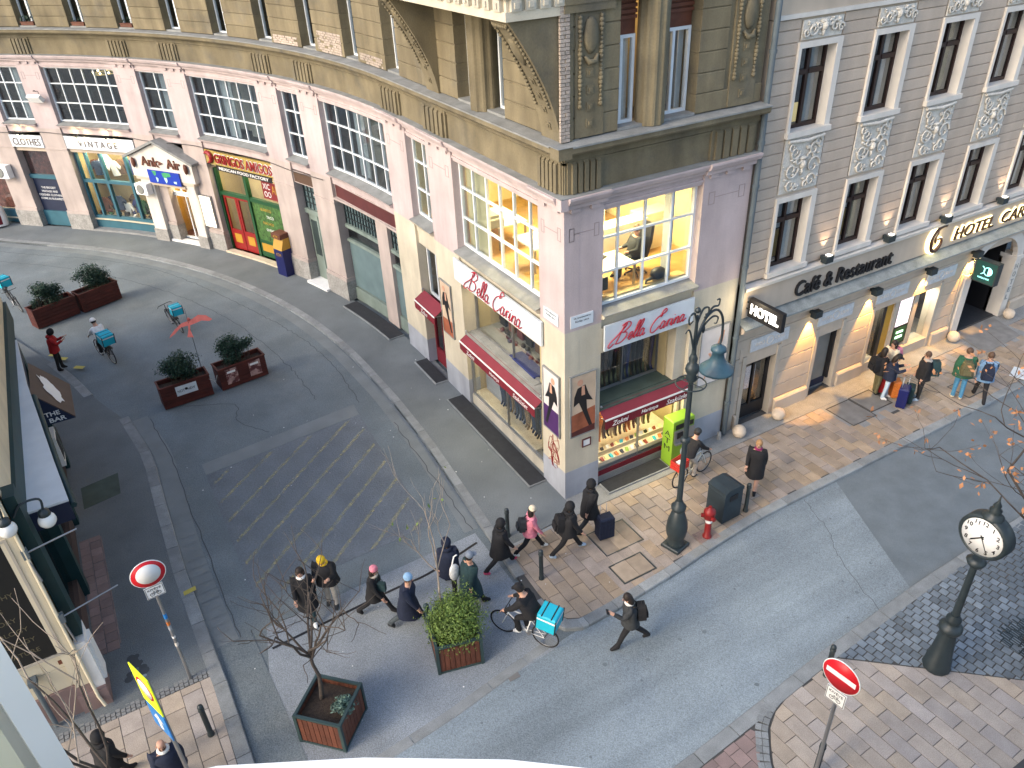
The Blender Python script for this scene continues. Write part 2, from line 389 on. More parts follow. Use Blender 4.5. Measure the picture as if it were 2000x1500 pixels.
# ------------------------------------------------------------------ ground, lane, road, pavements
def poly_slab(name, pts, z0, z1, m, parent=None, **kw):
    mb = MB(); mb.ext(pts, Matrix.Translation((0,0,z0)), z1-z0)
    return mb.build(name, m, parent, **kw)
def sheet(name, pts, z, m, parent=None, **kw):
    mb = MB(); mb.add([(x,y,z) for x, y in pts], [tuple(range(len(pts)))]); return mb.build(name, m, parent, **kw)
def clip(poly, conv):
    out = list(poly); n = len(conv)
    ar = sum(conv[i][0]*conv[(i+1)%n][1]-conv[(i+1)%n][0]*conv[i][1] for i in range(n)); sg = 1 if ar > 0 else -1
    for i in range(n):
        a, b = conv[i], conv[(i+1)%n]
        def ins(p): return sg*((b[0]-a[0])*(p[1]-a[1])-(b[1]-a[1])*(p[0]-a[0])) >= 0
        res = []
        for j in range(len(out)):
            p, q = out[j], out[(j+1)%len(out)]; ip, iq = ins(p), ins(q)
            if ip: res.append(p)
            if ip != iq:
                d1 = (b[0]-a[0])*(p[1]-a[1])-(b[1]-a[1])*(p[0]-a[0]); d2 = (b[0]-a[0])*(q[1]-a[1])-(b[1]-a[1])*(q[0]-a[0])
                t = d1/(d1-d2); res.append((p[0]+(q[0]-p[0])*t, p[1]+(q[1]-p[1])*t))
        out = res
        if len(out) < 3: return []
    return out
def area(p): return abs(sum(p[i][0]*p[(i+1)%len(p)][1]-p[(i+1)%len(p)][0]*p[i][1] for i in range(len(p))))/2
CAMXY = Vector((-9.1,-14.0))
def lay_pavers(parent, name, m, conv_list, lx, ly, rot, gap=.012, z=0.0, jit=.004, org=(0,0), thick=.05, limit=300, holes=(), stuffname=None, minarea=.25):
    """lay a bond of pavers over convex areas; the largest in view are parts, the rest one part"""
    c, s_ = math.cos(rot), math.sin(rot); out = []; full = {}
    for conv in conv_list:
        loc = [((x-org[0])*c+(y-org[1])*s_, -(x-org[0])*s_+(y-org[1])*c) for x, y in conv]
        u0 = min(p[0] for p in loc); u1 = max(p[0] for p in loc); v0 = min(p[1] for p in loc); v1 = max(p[1] for p in loc)
        for i in range(int(math.floor(u0/lx))-1, int(math.ceil(u1/lx))+1):
            off = (.5 if i % 2 else 0)*ly + random.uniform(-.04,.04)*ly
            for j in range(int(math.floor(v0/ly))-2, int(math.ceil(v1/ly))+1):
                ru, rv = i*lx, j*ly+off; g = gap/2
                rect = [(ru+g,rv+g),(ru+lx-g,rv+g),(ru+lx-g,rv+ly-g),(ru+g,rv+ly-g)]
                pl = clip(rect, loc)
                if len(pl) < 3 or area(pl) < lx*ly*minarea*.3: continue
                cx = sum(p[0] for p in pl)/len(pl); cy = sum(p[1] for p in pl)/len(pl)
                wx, wy = cx*c-cy*s_+org[0], cx*s_+cy*c+org[1]
                if any(h[0] < wx < h[1] and h[2] < wy < h[3] for h in holes): continue
                out.append((pl, (wx,wy), area(pl) > lx*ly*.93))
    out.sort(key=lambda t: (Vector(t[1])-CAMXY).length)
    base = Matrix.Translation((org[0],org[1],0)) @ Matrix.Rotation(rot,4,'Z')
    shared = None; rest = MB()
    for k, (pl, w, isfull) in enumerate(out):
        dz = random.uniform(-jit, jit)
        if k < limit:
            if isfull:
                if shared is None:
                    b_ = MB(); b_.bev(-lx/2+gap/2, lx/2-gap/2, -ly/2+gap/2, ly/2-gap/2, -thick, 0, .008); shared = b_.mesh(name, m)
                cx = sum(p[0] for p in pl)/4 if len(pl) == 4 else (min(p[0] for p in pl)+max(p[0] for p in pl))/2
                cy = sum(p[1] for p in pl)/4 if len(pl) == 4 else (min(p[1] for p in pl)+max(p[1] for p in pl))/2
                link(name, shared, parent, M=base @ Matrix.Translation((cx,cy,z+dz)) @ Matrix.Rotation(random.choice((0,PI)),4,'Z'))
            else:
                b_ = MB(); b_.ext(pl, base @ Matrix.Translation((0,0,z+dz-thick)), thick); b_.build(name, m, parent)
        else: rest.ext(pl, base @ Matrix.Translation((0,0,z+dz-thick)), thick)
    if rest.f: rest.build(stuffname or name+'_field', m, parent, kind='stuff')
def resample(pts, step):
    pts = [Vector(p) for p in pts]; out = [pts[0]]; acc = 0
    for a, b in zip(pts, pts[1:]):
        d = (b-a).length; t = step-acc
        while t <= d: out.append(a+(b-a)*(t/d)); t += step
        acc = (acc+d) % step
    return out
def kerb(name, line, side, w=.26, z=.006, step=1.0, label=None, m='kerb_stone'):
    """kerb stones along a line; side=+1 puts the stone body to the left of the line"""
    root = empty(name, (*line[0],0), kind='structure', label=label); pl = resample(line, step)
    if (pl[-1]-Vector(line[-1])).length > .06: pl.append(Vector(line[-1]))
    inv = root.matrix_world.inverted()
    for a, b in zip(pl, pl[1:]):
        d = (b-a).normalized(); n = Vector((-d.y,d.x))*side; g = d*.008
        a2, b2 = a+g, b-g; h = random.uniform(-.004,.004); ch = .02
        mb = MB()
        r0 = [a2, b2, b2+n*w, a2+n*w]; bot = [(p.x,p.y,-.2) for p in r0]; mid = [(p.x,p.y,z+h-(ch if i < 2 else 0)) for i, p in enumerate(r0)]
        top = [(a2+n*ch), (b2+n*ch), (b2+n*w), (a2+n*w)]
        mb.add(bot+mid+[(p.x,p.y,z+h) for p in top], [(3,2,1,0),(0,1,5,4),(1,2,6,5),(2,3,7,6),(3,0,4,7),(4,5,9,8),(8,9,10,11),(5,6,10,9),(7,4,8,11)])
        o = mb.build('kerb_stone', m, None); o.data.transform(Matrix.Translation((-line[0][0],-line[0][1],0))); o.parent = root
    return root
ZR = -.10
ground = sheet('ground', [(-120,-120),(150,-120),(150,150),(-120,150)], ZR-.008, 'asphalt', kind='structure')
lane = sheet('lane', [(-14,-4.4),(-2.0,-4.4),(-2.0,9)] + [tuple(FL(s,2.1,0)[:2]) for s in range(10,50,2)] + [(-30,44),(-26,26),(-14,16)], ZR-.004, 'asphalt', kind='structure')
road = sheet('road', [(-40,-8.6),(-2.47,-7.66),(10,-7.0),(60,-6.0),(60,-3.3),(4.25,-3.3),(.6,-3.7),(-2.4,-3.9),(-9.5,-4.85),(-40,-7)], ZR, 'asphalt_road', kind='structure')
# darker resurfaced stretch of the road, with its straight joint
sheet('road_patch', [(5.25,-7.05),(6.9,-3.42),(60,-3.35),(60,-6.2),(10,-6.95)], ZR+.004, 'patch', kind='structure')
# paler raised crossing between the two streets
crossing = poly_slab('crossing', [(-9.5,-4.72),(-2.75,-4.02),(-2.72,.25),(-8.4,.05)], ZR-.02, ZR+.006, 'asphalt_strip', kind='structure')
sheet('lane_patch', [(-9.52,-4.7),(-8.55,-4.6),(-8.75,.1),(-9.5,.1)], ZR+.010, 'asphalt', kind='structure')
# sett-paved loading bay with worn yellow hatching
bay = poly_slab('loading_bay', [(-8.42,1.0),(-3.62,1.2),(-3.35,7.3),(-8.42,6.8)], ZR-.02, ZR+.002, 'sett_ground', kind='structure')
poly_slab('lane_band', [(-8.42,6.85),(-3.35,7.33),(-3.3,8.0),(-8.42,7.45)], ZR-.02, ZR+.001, 'asphalt_band', kind='structure')
for k in range(11):                                               # hatching lines
    x0, y0, x1, y1 = -8.3, .6+k*.95-3.9, -3.5, .6+k*.95+.1
    cl = clip([(x0,y0),(x1,y1),(x1,y1+.14),(x0,y0+.14)], [(-8.35,1.05),(-3.7,1.25),(-3.45,7.2),(-8.35,6.7)])
    if len(cl) >= 3: sheet('hatch_line', cl, ZR+.007, 'yellow_worn', bay)
# faint lines, seams and a manhole on the lane
def seam(pts, w=.022, m='crack', z=ZR+.003, name='seam', parent=None, jit=.025):
    mb = MB(); P_ = [p+Vector((random.gauss(0,jit),random.gauss(0,jit),0)) for p in smooth([(x,y,0) for x, y in pts], 10)]
    for k_, (a, b) in enumerate(zip(P_, P_[1:])):
        d = (b-a).normalized(); n = Vector((-d.y,d.x,0))*w/2; b = b+d*(w*.02)
        mb.add([(a-n)[:2]+(z,), (b-n)[:2]+(z,), (b+n)[:2]+(z,), (a+n)[:2]+(z,)], [(0,1,2,3)])
    return mb.build(name, m, parent or lane)
seam([tuple(FL(s,3.1+.15*math.sin(s*.4),0)[:2]) for s in range(8,42,2)])
seam([tuple(FL(s,4.3,0)[:2]) for s in range(9,40,2)], .02)
seam([(-2.72,0.4),(-2.65,3),(-2.55,6.2)])
seam([(-9.0,0),(-9.1,4),(-9.15,8),(-9.4,11)]); seam([(-8.8,-4.5),(-8.75,.2)], .02)
seam([(-6.2,8),(-6.9,9.2),(-6.8,10.3),(-8.4,11.2)])
seam([(-8.45,-.62),(-5.6,-.45),(-4.4,-.42),(-2.85,-.1)], .07, 'black', ZR+.012, 'drain_slot', crossing, jit=0)
for (x, y, w, h) in ((-4.1,-4.15,.26,.24),):
    mb = MB(); mb.box(x-w/2,x+w/2,y-h/2,y+h/2,ZR-.01,ZR+.012); gr = mb.build('drain_cover', 'manhole_grey', label='small grey drain cover at the edge of the pale crossing', cat='drain cover')
# oil spots and chewing-gum marks on the asphalt
mb = MB()
for k in range(60):
    x = random.uniform(-6,10); y = random.uniform(-7.2,-4.3); r_ = random.choice((.015,.02,.03,.05)) if x < 8 else .02
    mb.add([(x+r_*math.cos(a)*random.uniform(.7,1.2), y+r_*math.sin(a), ZR+.006) for a in [i*PI/4 for i in range(8)]], [tuple(range(8))])
mb.build('road_spots', 'patch', kind='stuff', label='dark oil spots and gum marks dotting the grey road', cat='spots')
mb = MB()
for k in range(45):
    x = random.uniform(-9,0); y = random.uniform(-4,12); r_ = random.choice((.012,.015,.02))
    mb.add([(x+r_*math.cos(a), y+r_*math.sin(a), (ZR if x < -2.7 else 0)+.014) for a in [i*PI/3 for i in range(6)]], [tuple(range(6))])
mb.build('pale_specks', 'white_paint', kind='stuff', label='pale specks of litter scattered over the lane', cat='litter')

seam([(4.07,-7.1),(4.6,-5.6),(5.18,-4.6),(5.6,-3.45)], .012, parent=road)
# smoother gutter bands beside the kerbs
seam([(-2.75,.4),(-2.62,2),(-2.45,4.6),(-2.38,7.6)]+[tuple(FL(s,2.46,0)[:2]) for s in range(10,46,2)], .42, 'asphalt_band', ZR-.001, 'gutter_band', jit=.0)
seam([(-9.3,.1),(-9.42,3),(-9.4,6.3),(-9.36,8.6),(-9.7,11.2)], .5, 'asphalt_band', ZR-.001, 'gutter_band', jit=.0)
# kerbs
KR = [(60,-2.9),(30,-3.36),(4.25,-3.42),(2.4,-3.56),(.62,-3.78),(-1.5,-3.95),(-2.1,-3.95),(-2.5,-3.75),(-2.7,-3.3),(-2.72,-2.7),(-2.65,-1.8),(-2.55,-.5),(-2.4,1.7),(-2.2,4.66),(-2.15,7.6)] + [tuple(FL(s,2.2,0)[:2]) for s in range(9,50)]
lane_pave = poly_slab('lane_pavement', [(-2.4,-.78),(.2,-.55),(.2,9)] + [tuple(FL(s,-.1,0)[:2]) for s in range(10,50)] + [p for p in reversed(KR[12:])], -.2, 0, 'asphalt_pave', kind='structure')
pav = poly_slab('right_pavement', [(60,.2),(.2,.2),(.2,-.56),(-2.42,-.8)] + [(-2.6,-1.8),(-2.6,-2.7),(-2.5,-3.4),(-2.0,-3.8),(.62,-3.6),(4.25,-3.3),(30,-3.2),(60,-2.8)], -.2, -.012, 'joint', kind='structure')
kerb('kerb', KR[1:5], -1); kerb('kerb', [KR[4],KR[5],KR[6]], -1, step=.85)
kerb('kerb', KR[6:10], -1, step=.42); kerb('kerb', KR[10:], -1)
kerb('kerb', [(-9.52,-9),(-9.52,-3.3),(-9.55,-1),(-9.6,0),(-9.7,3),(-9.68,6.3),(-9.63,8.6),(-10.0,11.4)], 1, w=.3)
kerb('kerb', [(-10.9,13.6),(-11.3,15.2),(-11.9,17)], 1, w=.3)
kerb('kerb', [(-14,-8.1),(-2.47,-7.66),(.5,-7.41),(1.6,-7.28),(5.6,-7.05),(10,-6.98),(30,-6.6)], -1, w=.3, z=.0)
kerb('flush_kerb', [(-9.6,-4.85),(-5.6,-4.42),(-2.79,-3.95)], 1, w=.24, z=ZR+.012)
# right pavement: sandstone slabs, granite strip along the fronts
lay_pavers(pav, 'paver', 'paver_sand', [[(-2.38,-.82),(-.2,-.72),(.66,-.72),(.66,-3.5),(-1.45,-3.69),(-2.02,-3.67),(-2.28,-3.52),(-2.42,-3.22),(-2.44,-2.6)],[(.66,-.72),(4.29,-.72),(4.29,-3.16),(.66,-3.5)],[(4.29,-.72),(26.4,-.72),(26.4,-3.12),(4.29,-3.16)]], .33, .62, 0, z=0, holes=[(-.32,.86,-2.42,-1.48),(-.5,.5,-3.4,-2.72),(9.3,11.4,-1.95,-.8),(16.6,19.3,-1.4,-.7)])
gs = poly_slab('granite_strip', [(-.1,-.70),(40,-.70),(40,-.0),(0,-.0)], -.1, .002, 'granite', pav)
poly_slab('gateway_apron', [(16.5,-.68),(19.5,-.68),(19.5,-1.62),(16.3,-1.62)], -.06, -.009, 'granite', pav)
seam([(-2.4,-.8),(-.1,-.7)], .1, 'kerb_stone', .004, 'edging', pav, jit=0)
for (x0,x1,y0,y1,m,nx) in ((-.32,.86,-2.42,-1.48,'manhole',3),(-.5,.5,-3.4,-2.72,'manhole',2),(9.35,10.4,-1.95,-.85,'manhole_grey',1),(10.42,11.4,-1.75,-.82,'manhole_grey',1),(13.6,14.5,-2.9,-2.1,'manhole',2)):
    lab = {-.32:'large square inspection cover filled with sandstone behind the suitcase', -.5:'smaller stone-filled inspection cover near the kerb by the lamp post', 9.35:'grey concrete slab cover before the narrow grey hotel door', 10.42:'grey concrete slab cover under the travellers with suitcases', 13.6:'square framed cover in the pavement between the two backpackers'}[x0]
    mb = MB(); mb.box(x0-.34,x1+.34,y0-.32,y1+.32,-.06,-.0075-.0012*abs(x0 % 3)); mb.build('cover_surround', 'paver_sand' if m == 'manhole' else 'granite', pav)
    e = empty('inspection_cover', ((x0+x1)/2,(y0+y1)/2,0), label=lab, cat='manhole cover')
    mb = MB(); hx, hy = (x1-x0)/2, (y1-y0)/2
    for a in ((-hx,hx,-hy,-hy+.03),(-hx,hx,hy-.03,hy),(-hx,-hx+.03,-hy+.03,hy-.03),(hx-.03,hx,-hy+.03,hy-.03)): mb.box(*a,-.05,.006)
    f_ = mb.build('frame', 'iron' if m == 'manhole' else 'joint'); f_.parent = e
    for i in range(nx):
        mb = MB(); w = (2*hx-.08)/nx; mb.bev(-hx+.04+i*w+.005,-hx+.04+(i+1)*w-.005,-hy+.04,hy-.04,-.05,.003,.006); o = mb.build('infill', m); o.parent = e
# pavement of the near corner: pale slabs, rose slabs, cobbles, curved sett edging
near = poly_slab('near_pavement', [(-14,-8.3),(-2.47,-7.9),(.5,-7.65),(5.6,-7.3),(30,-6.8),(30,-13),(-14,-13)], -.2, -.014, 'joint', kind='structure')
arc = [(-1.25,-9.6),(-1.1,-9.0),(-.89,-8.57),(-.62,-8.26),(-.37,-7.99),(0,-7.8),(.3,-7.72)]
lay_pavers(near, 'paver', 'paver_pale', [[(-1.22,-11),(-1.2,-9.6),(-1.06,-9.02),(-.85,-8.6),(-.6,-8.3),(-.33,-8.02),(.02,-7.82),(.4,-7.72),(2.1,-7.56),(5.68,-10.62),(5.68,-11)]], .33, .66, R(3), z=0, org=(1,-9))
lay_pavers(near, 'rose_paver', 'paver_rose', [[(-4,-8.1),(-2.47,-7.98),(-.7,-7.84),(-.62,-8.0),(-1.2,-8.6),(-4,-8.6)],[(-4,-8.6),(-1.2,-8.6),(-1.45,-9.4),(-4,-9.4)]], .3, .3, R(4), z=0, org=(-2,-9), limit=80)
lay_pavers(near, 'cobble', 'cobble', [[(2.15,-7.55),(12,-6.98),(12,-10.5),(5.7,-10.6)]], .2, .2, R(8), gap=.028, z=0, jit=.007, org=(5,-9), limit=300, stuffname='cobble_field')
pa = resample(smooth([(*p,0) for p in arc], 6), .16)
for a, b in zip(pa, pa[1:]):
    d = (b-a).normalized(); n = Vector((-d.y,d.x,0)); g = d*.008
    for t in (0,1):
        q = [a+g+n*(.0+t*.13), b-g+n*(.0+t*.13), b-g+n*(.12+t*.13), a+g+n*(.12+t*.13)]
        mb = MB(); mb.ext([(p.x,p.y) for p in q], Matrix.Translation((0,0,-.06)), .066+random.uniform(-.003,.003)); mb.build('edging_sett', 'kerb_stone', near)
# pavement on the bar's side of the lane
lp = poly_slab('left_pavement', [(-13,-.55),(-9.8,-.55),(-9.85,3),(-9.8,8),(-10.2,11.4),(-10.9,13.4),(-11.5,15.4),(-12.1,17.2),(-14,22),(-16,22)], -.2, 0, 'asphalt_pave', kind='structure')
lp2 = poly_slab('left_corner_pavement', [(-16,-.5),(-9.8,-.5),(-9.8,-12),(-16,-12)], -.2, -.012, 'joint', kind='structure')
lay_pavers(lp2, 'paver', 'paver_pale', [[(-15,-.78),(-9.84,-.72),(-9.84,-6.2),(-15,-6.2)]], .42, .6, R(2), z=0, org=(-10,-3), limit=120)
lay_pavers(lp2, 'border_sett', 'granite', [[(-13.6,-.76),(-13.6,-.5),(-9.85,-.46),(-9.85,-.7)]], .1, .1, 0, gap=.02, z=.003, jit=.006, limit=150)
lay_pavers(lp, 'rose_tile', 'paver_rose', [[(-12.0,1.2),(-11.45,1.2),(-11.45,5.6),(-12.0,5.6)]], .28, .3, 0, z=.012, gap=.01, thick=.012)
sheet('pavement_patch', [(-11.75,7.0),(-10.75,7.2),(-10.7,8.3),(-11.75,8.1)], .004, 'olive_slab', lp)
for k,(x,y) in enumerate(((-12.1,17.6),(-11.85,17.1),(-11.35,16.0))): sheet('yellow_mark', [(x,y),(x+.3,y-.25),(x+.42,y-.1),(x+.12,y+.15)], .006, 'yellow_paint', lp)
sheet('yellow_mark', [(-9.9,2.05),(-9.6,2.1),(-9.6,2.25),(-9.9,2.2)], .014, 'yellow_paint', lp)
mb = MB()
for k in range(26):
    a = k/25*4.2; x = -11.35+.06*k*.3*.4+random.uniform(-.1,.1); y = .25+.45*math.sin(a*.8)+random.uniform(-.1,.1); r_ = random.uniform(.04,.11)
    mb.add([(x+r_*math.cos(t), y+r_*math.sin(t), .005+k*.0001) for t in [i*PI/5 for i in range(10)]], [tuple(range(10))])
mb.build('wet_stain', 'crack', lp, kind='stuff')

# ------------------------------------------------------------------ corner building
CB = empty('corner_building', label='pink and ochre corner building curving away along the lane', cat='building')
def window(fr, a0, a1, z0, z1, o, cols, zs, parent, name='window', fw=.07, bw=.05, fm='white_frame', gm='glass', thick=.09, skip=()):
    """frame with mullions and transoms; every pane is a piece of its own"""
    mb = MB(); mb.strip(fr,a0,a1,z0,z0+fw,o-thick,o); mb.strip(fr,a0,a1,z1-fw,z1,o-thick,o)
    mb.strip(fr,a0,a0+fw,z0+fw,z1-fw,o-thick,o); mb.strip(fr,a1-fw,a1,z0+fw,z1-fw,o-thick,o)
    As = [a0+fw/2] + [a0+(a1-a0)*c for c in cols] + [a1-fw/2]; Zs = [z0+fw/2] + list(zs) + [z1-fw/2]
    for a in As[1:-1]: mb.strip(fr,a-bw/2,a+bw/2,z0+fw,z1-fw,o-thick+.01,o-.004)
    for z in Zs[1:-1]:
        for i in range(len(As)-1):
            mb.strip(fr, As[i]+bw/2 if i else As[i]+fw/2, As[i+1]-bw/2 if i < len(As)-2 else As[i+1]-fw/2, z-bw/2, z+bw/2, o-thick+.012, o-.006)
    w = mb.build(name, fm, parent)
    for i in range(len(As)-1):
        for j in range(len(Zs)-1):
            if (i,j) in skip: continue
            m_ = MB(); m_.strip(fr,As[i],As[i+1],Zs[j],Zs[j+1],o-.055,o-.047,ds=3); m_.build('pane', gm, w)
    return w
def cyc(n): return [i/n for i in range(1,n)]

# structural core behind the fronts (solid above and behind so that light behaves)
mb = MB()
mb.strip(FL,.3,48,12.96,19,-6,-.02)
mb.build('upper_storey', 'ochre', CB)
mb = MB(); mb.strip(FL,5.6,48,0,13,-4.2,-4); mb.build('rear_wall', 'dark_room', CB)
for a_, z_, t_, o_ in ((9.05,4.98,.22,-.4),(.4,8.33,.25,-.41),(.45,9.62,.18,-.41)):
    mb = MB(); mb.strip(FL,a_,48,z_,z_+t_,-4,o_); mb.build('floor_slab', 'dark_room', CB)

BIG = [(1.12,5.72),(10.6,15.5),(19.97,24.7),(29.32,33.75),(38.5,43.1)]
SML = [(7.42,8.95),(17.0,18.48),(26.12,27.95),(35.1,37.1)]
PIL = [(0.0,1.12),(5.72,7.42),(8.95,10.6),(15.5,17.0),(18.48,19.97),(24.7,26.12),(27.95,29.32),(33.75,35.1),(37.1,38.5),(43.1,44.6)]
def key_marks(mb, fr, a0, a1, zt):
    # incised key ornament below a capital, as thin fillets
    for (u0,u1,v0,v1) in ((.12,.135,.315,.605),(.12,.25,.605,.62),(.12,.25,.30,.315),(.235,.25,.315,.605),(.25,.75,.44,.455),(.75,.765,.315,.605),(.75,.88,.605,.62),(.75,.88,.30,.315),(.865,.88,.315,.605)):
        mb.strip(fr, a0+(a1-a0)*u0, a0+(a1-a0)*u1, zt-v1, zt-v0, -.01, .004)
def pilaster(fr, a0, a1, i, near):
    up, lowm = ('pink', 'cream' if near else 'pink_low')
    mb = MB(); mb.strip(fr,a0,a1,5.25,8.42,-.42,0)
    p_ = mb.build('pilaster', up, CB)
    mb = MB(); mb.strip(fr,a0+.001,a1-.001,.9,5.25,-.42,-.002)
    if not near: mb.strip(fr,a0-.03,a1+.03,.84,1.0,-.42,.05); mb.strip(fr,a0-.02,a1+.02,4.2,4.27,-.42,.03)
    mb.build('shaft', lowm, p_)
    mb = MB()
    if near: mb.strip(fr,a0-.002,a1+.002,0,.92,-.42,.003)
    else: mb.strip(fr,a0-.05,a1+.05,0,.85,-.42,.07)
    mb.build('plinth', 'base_blue' if near else 'plinth_stone', p_)
    mb = MB()
    for k in range(3 if a1-a0 > 1.3 else 2):
        c = a0+(a1-a0)*(k+.5)/(3 if a1-a0 > 1.3 else 2)
        mb.strip(fr,c-.12,c+.12,8.28,8.40,-.01,.07)
    mb.build('dentils', 'pink', p_, kind='stuff')
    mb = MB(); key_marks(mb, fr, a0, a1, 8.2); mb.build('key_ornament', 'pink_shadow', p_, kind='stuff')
    return p_
for i, (a, b) in enumerate(PIL): pilaster(FL, a+(.001 if i else -.004), b, i, i < 3)
pilaster(FR, .004, 1.1, 0, True); pilaster(FR, 4.08, 5.66, 1, True)

def sill(fr, a0, a1, m='pink'):
    mb = MB(); mb.prof(fr, a0, a1, [(-.4,5.02),(-.08,5.02),(-.06,5.3),(.1,5.36),(.14,5.44),(-.4,5.56)]); s_ = mb.build('sill', m, CB)
    mb = MB(); mb.prof(fr, a0-.02, a1+.02, [(-.36,5.565),(.15,5.452),(.16,5.47),(-.36,5.585)]); mb.build('sill_flashing', 'ledge_grey', s_)
TR = (6.46, 7.35)
for k, (a, b) in enumerate(BIG):
    w = window(FL, a, b, 5.58, 8.12, -.22, [.17,.34,.5,.66,.83], TR, CB); sill(FL, a, b, 'cream' if k == 0 else 'pink')
    if k: 
        for (u0,u1,m) in ((.0,.16,'grey_blind'),(.5,.66,'grey_blind')) if k != 3 else ((.0,.1,'grey_blind'),):
            mb = MB(); mb.strip(FL, a+(b-a)*u0+.03, a+(b-a)*u1, 5.62, 8.08, -.5, -.47); mb.build('blind', m, w)
        if k in (1,2):
            mb = MB(); mb.strip(FL, a+.1,b-.1,5.62,8.08,-1.6,-1.5); mb.strip(FL,a+.3,a+2.2,5.62,6.7,-1.5,-.9); mb.build('screen', 'grey_plastic', w)
for k, (a, b) in enumerate(SML):
    w = window(FL, a, b, 5.58, 8.12, -.22, [.5] if k != 3 else [.33,.66], TR, CB); sill(FL, a, b, 'cream' if k == 0 else 'pink')
    mb = MB(); mb.strip(FL, a+.03, a+(b-a)*(.98 if k == 0 else .5), 5.62, 8.08, -.5, -.47); mb.build('blind', 'olive_blind' if k == 0 else 'grey_blind', w)
window(FR, 1.1, 4.08, 5.58, 8.15, -.22, [.2,.47,.745], TR, CB); sill(FR, 1.1, 4.08, 'cream')
# lintels, pink cornice, frieze with triglyphs, ledge
def bands(fr, a0, a1, wins, pils):
    for a, b in wins:
        mb = MB(); mb.prof(fr,a,b,[(-.4,8.12),(-.06,8.12),(-.06,8.2),(-.02,8.2),(-.02,8.26),(-.06,8.26),(-.06,8.42),(-.4,8.42)]); mb.build('lintel', 'pink', CB)
    mb = MB(); mb.prof(fr,a0,a1,[(-.4,8.42),(.06,8.42),(.08,8.5),(.16,8.54),(.2,8.64),(.2,8.68),(-.4,8.70)]); cn = mb.build('cornice', 'pink', CB)
    for a, b in pils:
        mb = MB(); mb.prof(fr,a-.03 if a > .01 else a,b+.03,[(.0,8.4),(.12,8.4),(.13,8.5),(.22,8.54),(.27,8.64),(.27,8.685),(.0,8.705)]); mb.build('capital', 'pink', cn)
    mb = MB(); mb.prof(fr,a0,a1,[(-.3,8.705),(.2,8.69),(.2,8.70),(-.3,8.72)]); mb.build('flashing', 'ledge_grey', cn)
    mb = MB(); mb.strip(fr,a0,a1,8.71,9.58,-.4,-.03); mb.strip(fr,a0,a1,9.44,9.58,-.1,.04); mb.strip(fr,a0,a1,9.36,9.41,-.1,.0); fz = mb.build('frieze', 'ochre', CB)
    for a, b in pils:
        mb = MB(); mb.strip(fr,a+.08,b-.08,8.715,9.43,-.05,.03)
        n = 5; w = (b-a-.3)/n
        for k in range(n): mb.prof(fr,a+.15+k*w+w*.16,a+.15+(k+1)*w-w*.16,[(.02,8.72),(.09,8.72),(.09,9.36),(.02,9.42)])
        mb.build('triglyph', 'ochre', CB)
    mb = MB(); mb.prof(fr,a0,a1,[(-.4,9.58),(.1,9.58),(.14,9.63),(.3,9.65),(.34,9.7),(.34,9.83),(-.4,9.86)]); lg = mb.build('ledge', 'ochre', CB)
    mb = MB(); mb.prof(fr,a0,a1,[(-.4,9.862),(.36,9.832),(.36,9.81),(.37,9.81),(.37,9.845),(-.4,9.885)]); mb.build('flashing', 'ledge_grey', lg)
bands(FL, -.0, 48, BIG+SML, PIL)
bands(FR, -.0, 5.68, [(1.1,4.08)], [(0,1.1),(4.08,5.66)])
mb = MB()                                                      # mitred return of the ledge at the corner
mb.ext([(0,0),(-.2,0),(-.2,-.2),(0,-.2)], Matrix.Translation((0,0,8.42)), .265); mb.build('cornice_return', 'pink', CB)
mb = MB(); mb.ext([(0,0),(-.34,0),(-.34,-.34),(0,-.34)], Matrix.Translation((0,0,9.6)), .245); mb.build('ledge_return', 'ochre', CB)
mb = MB(); mb.ext([(0,0),(-.37,0),(-.37,-.37),(0,-.37)], Matrix.Translation((0,0,9.846)), .01); mb.build('ledge_cap', 'ledge_grey', CB); mb = MB(); mb.ext([(0,0),(-.2,0),(-.2,-.2),(0,-.2)], Matrix.Translation((0,0,8.69)), .014); mb.build('ledge_cap', 'ledge_grey', CB)

# first-floor wall of large rendered blocks with narrow casements
UW = [9.3,12.35,15.45,18.55,21.6,24.7,27.7,30.65,33.6,36.6,39.6,42.6]
RH = .44; ROW = [9.88+RH*k for k in range(7)]
def joints(fr, a0, a1, z1=12.95):
    m_ = MB(); m_.strip(fr, a0+.014, a1-.014, 9.884, z1, -.405, -.03); m_.build('wall_core', 'ochre', CB)
def blocks(fr, a0, a1, cuts=(), o1=0., rows=ROW, half=False):
    edges = [a0]+list(cuts)+[a1]
    for z in rows:
        for a, b in zip(edges, edges[1:]):
            mb = MB(); g = .012
            mb.prof(fr, a+(g if a != a0 else 0), b-(g if b != a1 else 0), [(-.4,z+.006),(o1-.02,z+.006),(o1,z+.024),(o1,z+RH-.024),(o1-.02,z+RH-.006),(-.4,z+RH-.006)]); mb.build('wall_block', 'ochre_block', CB)


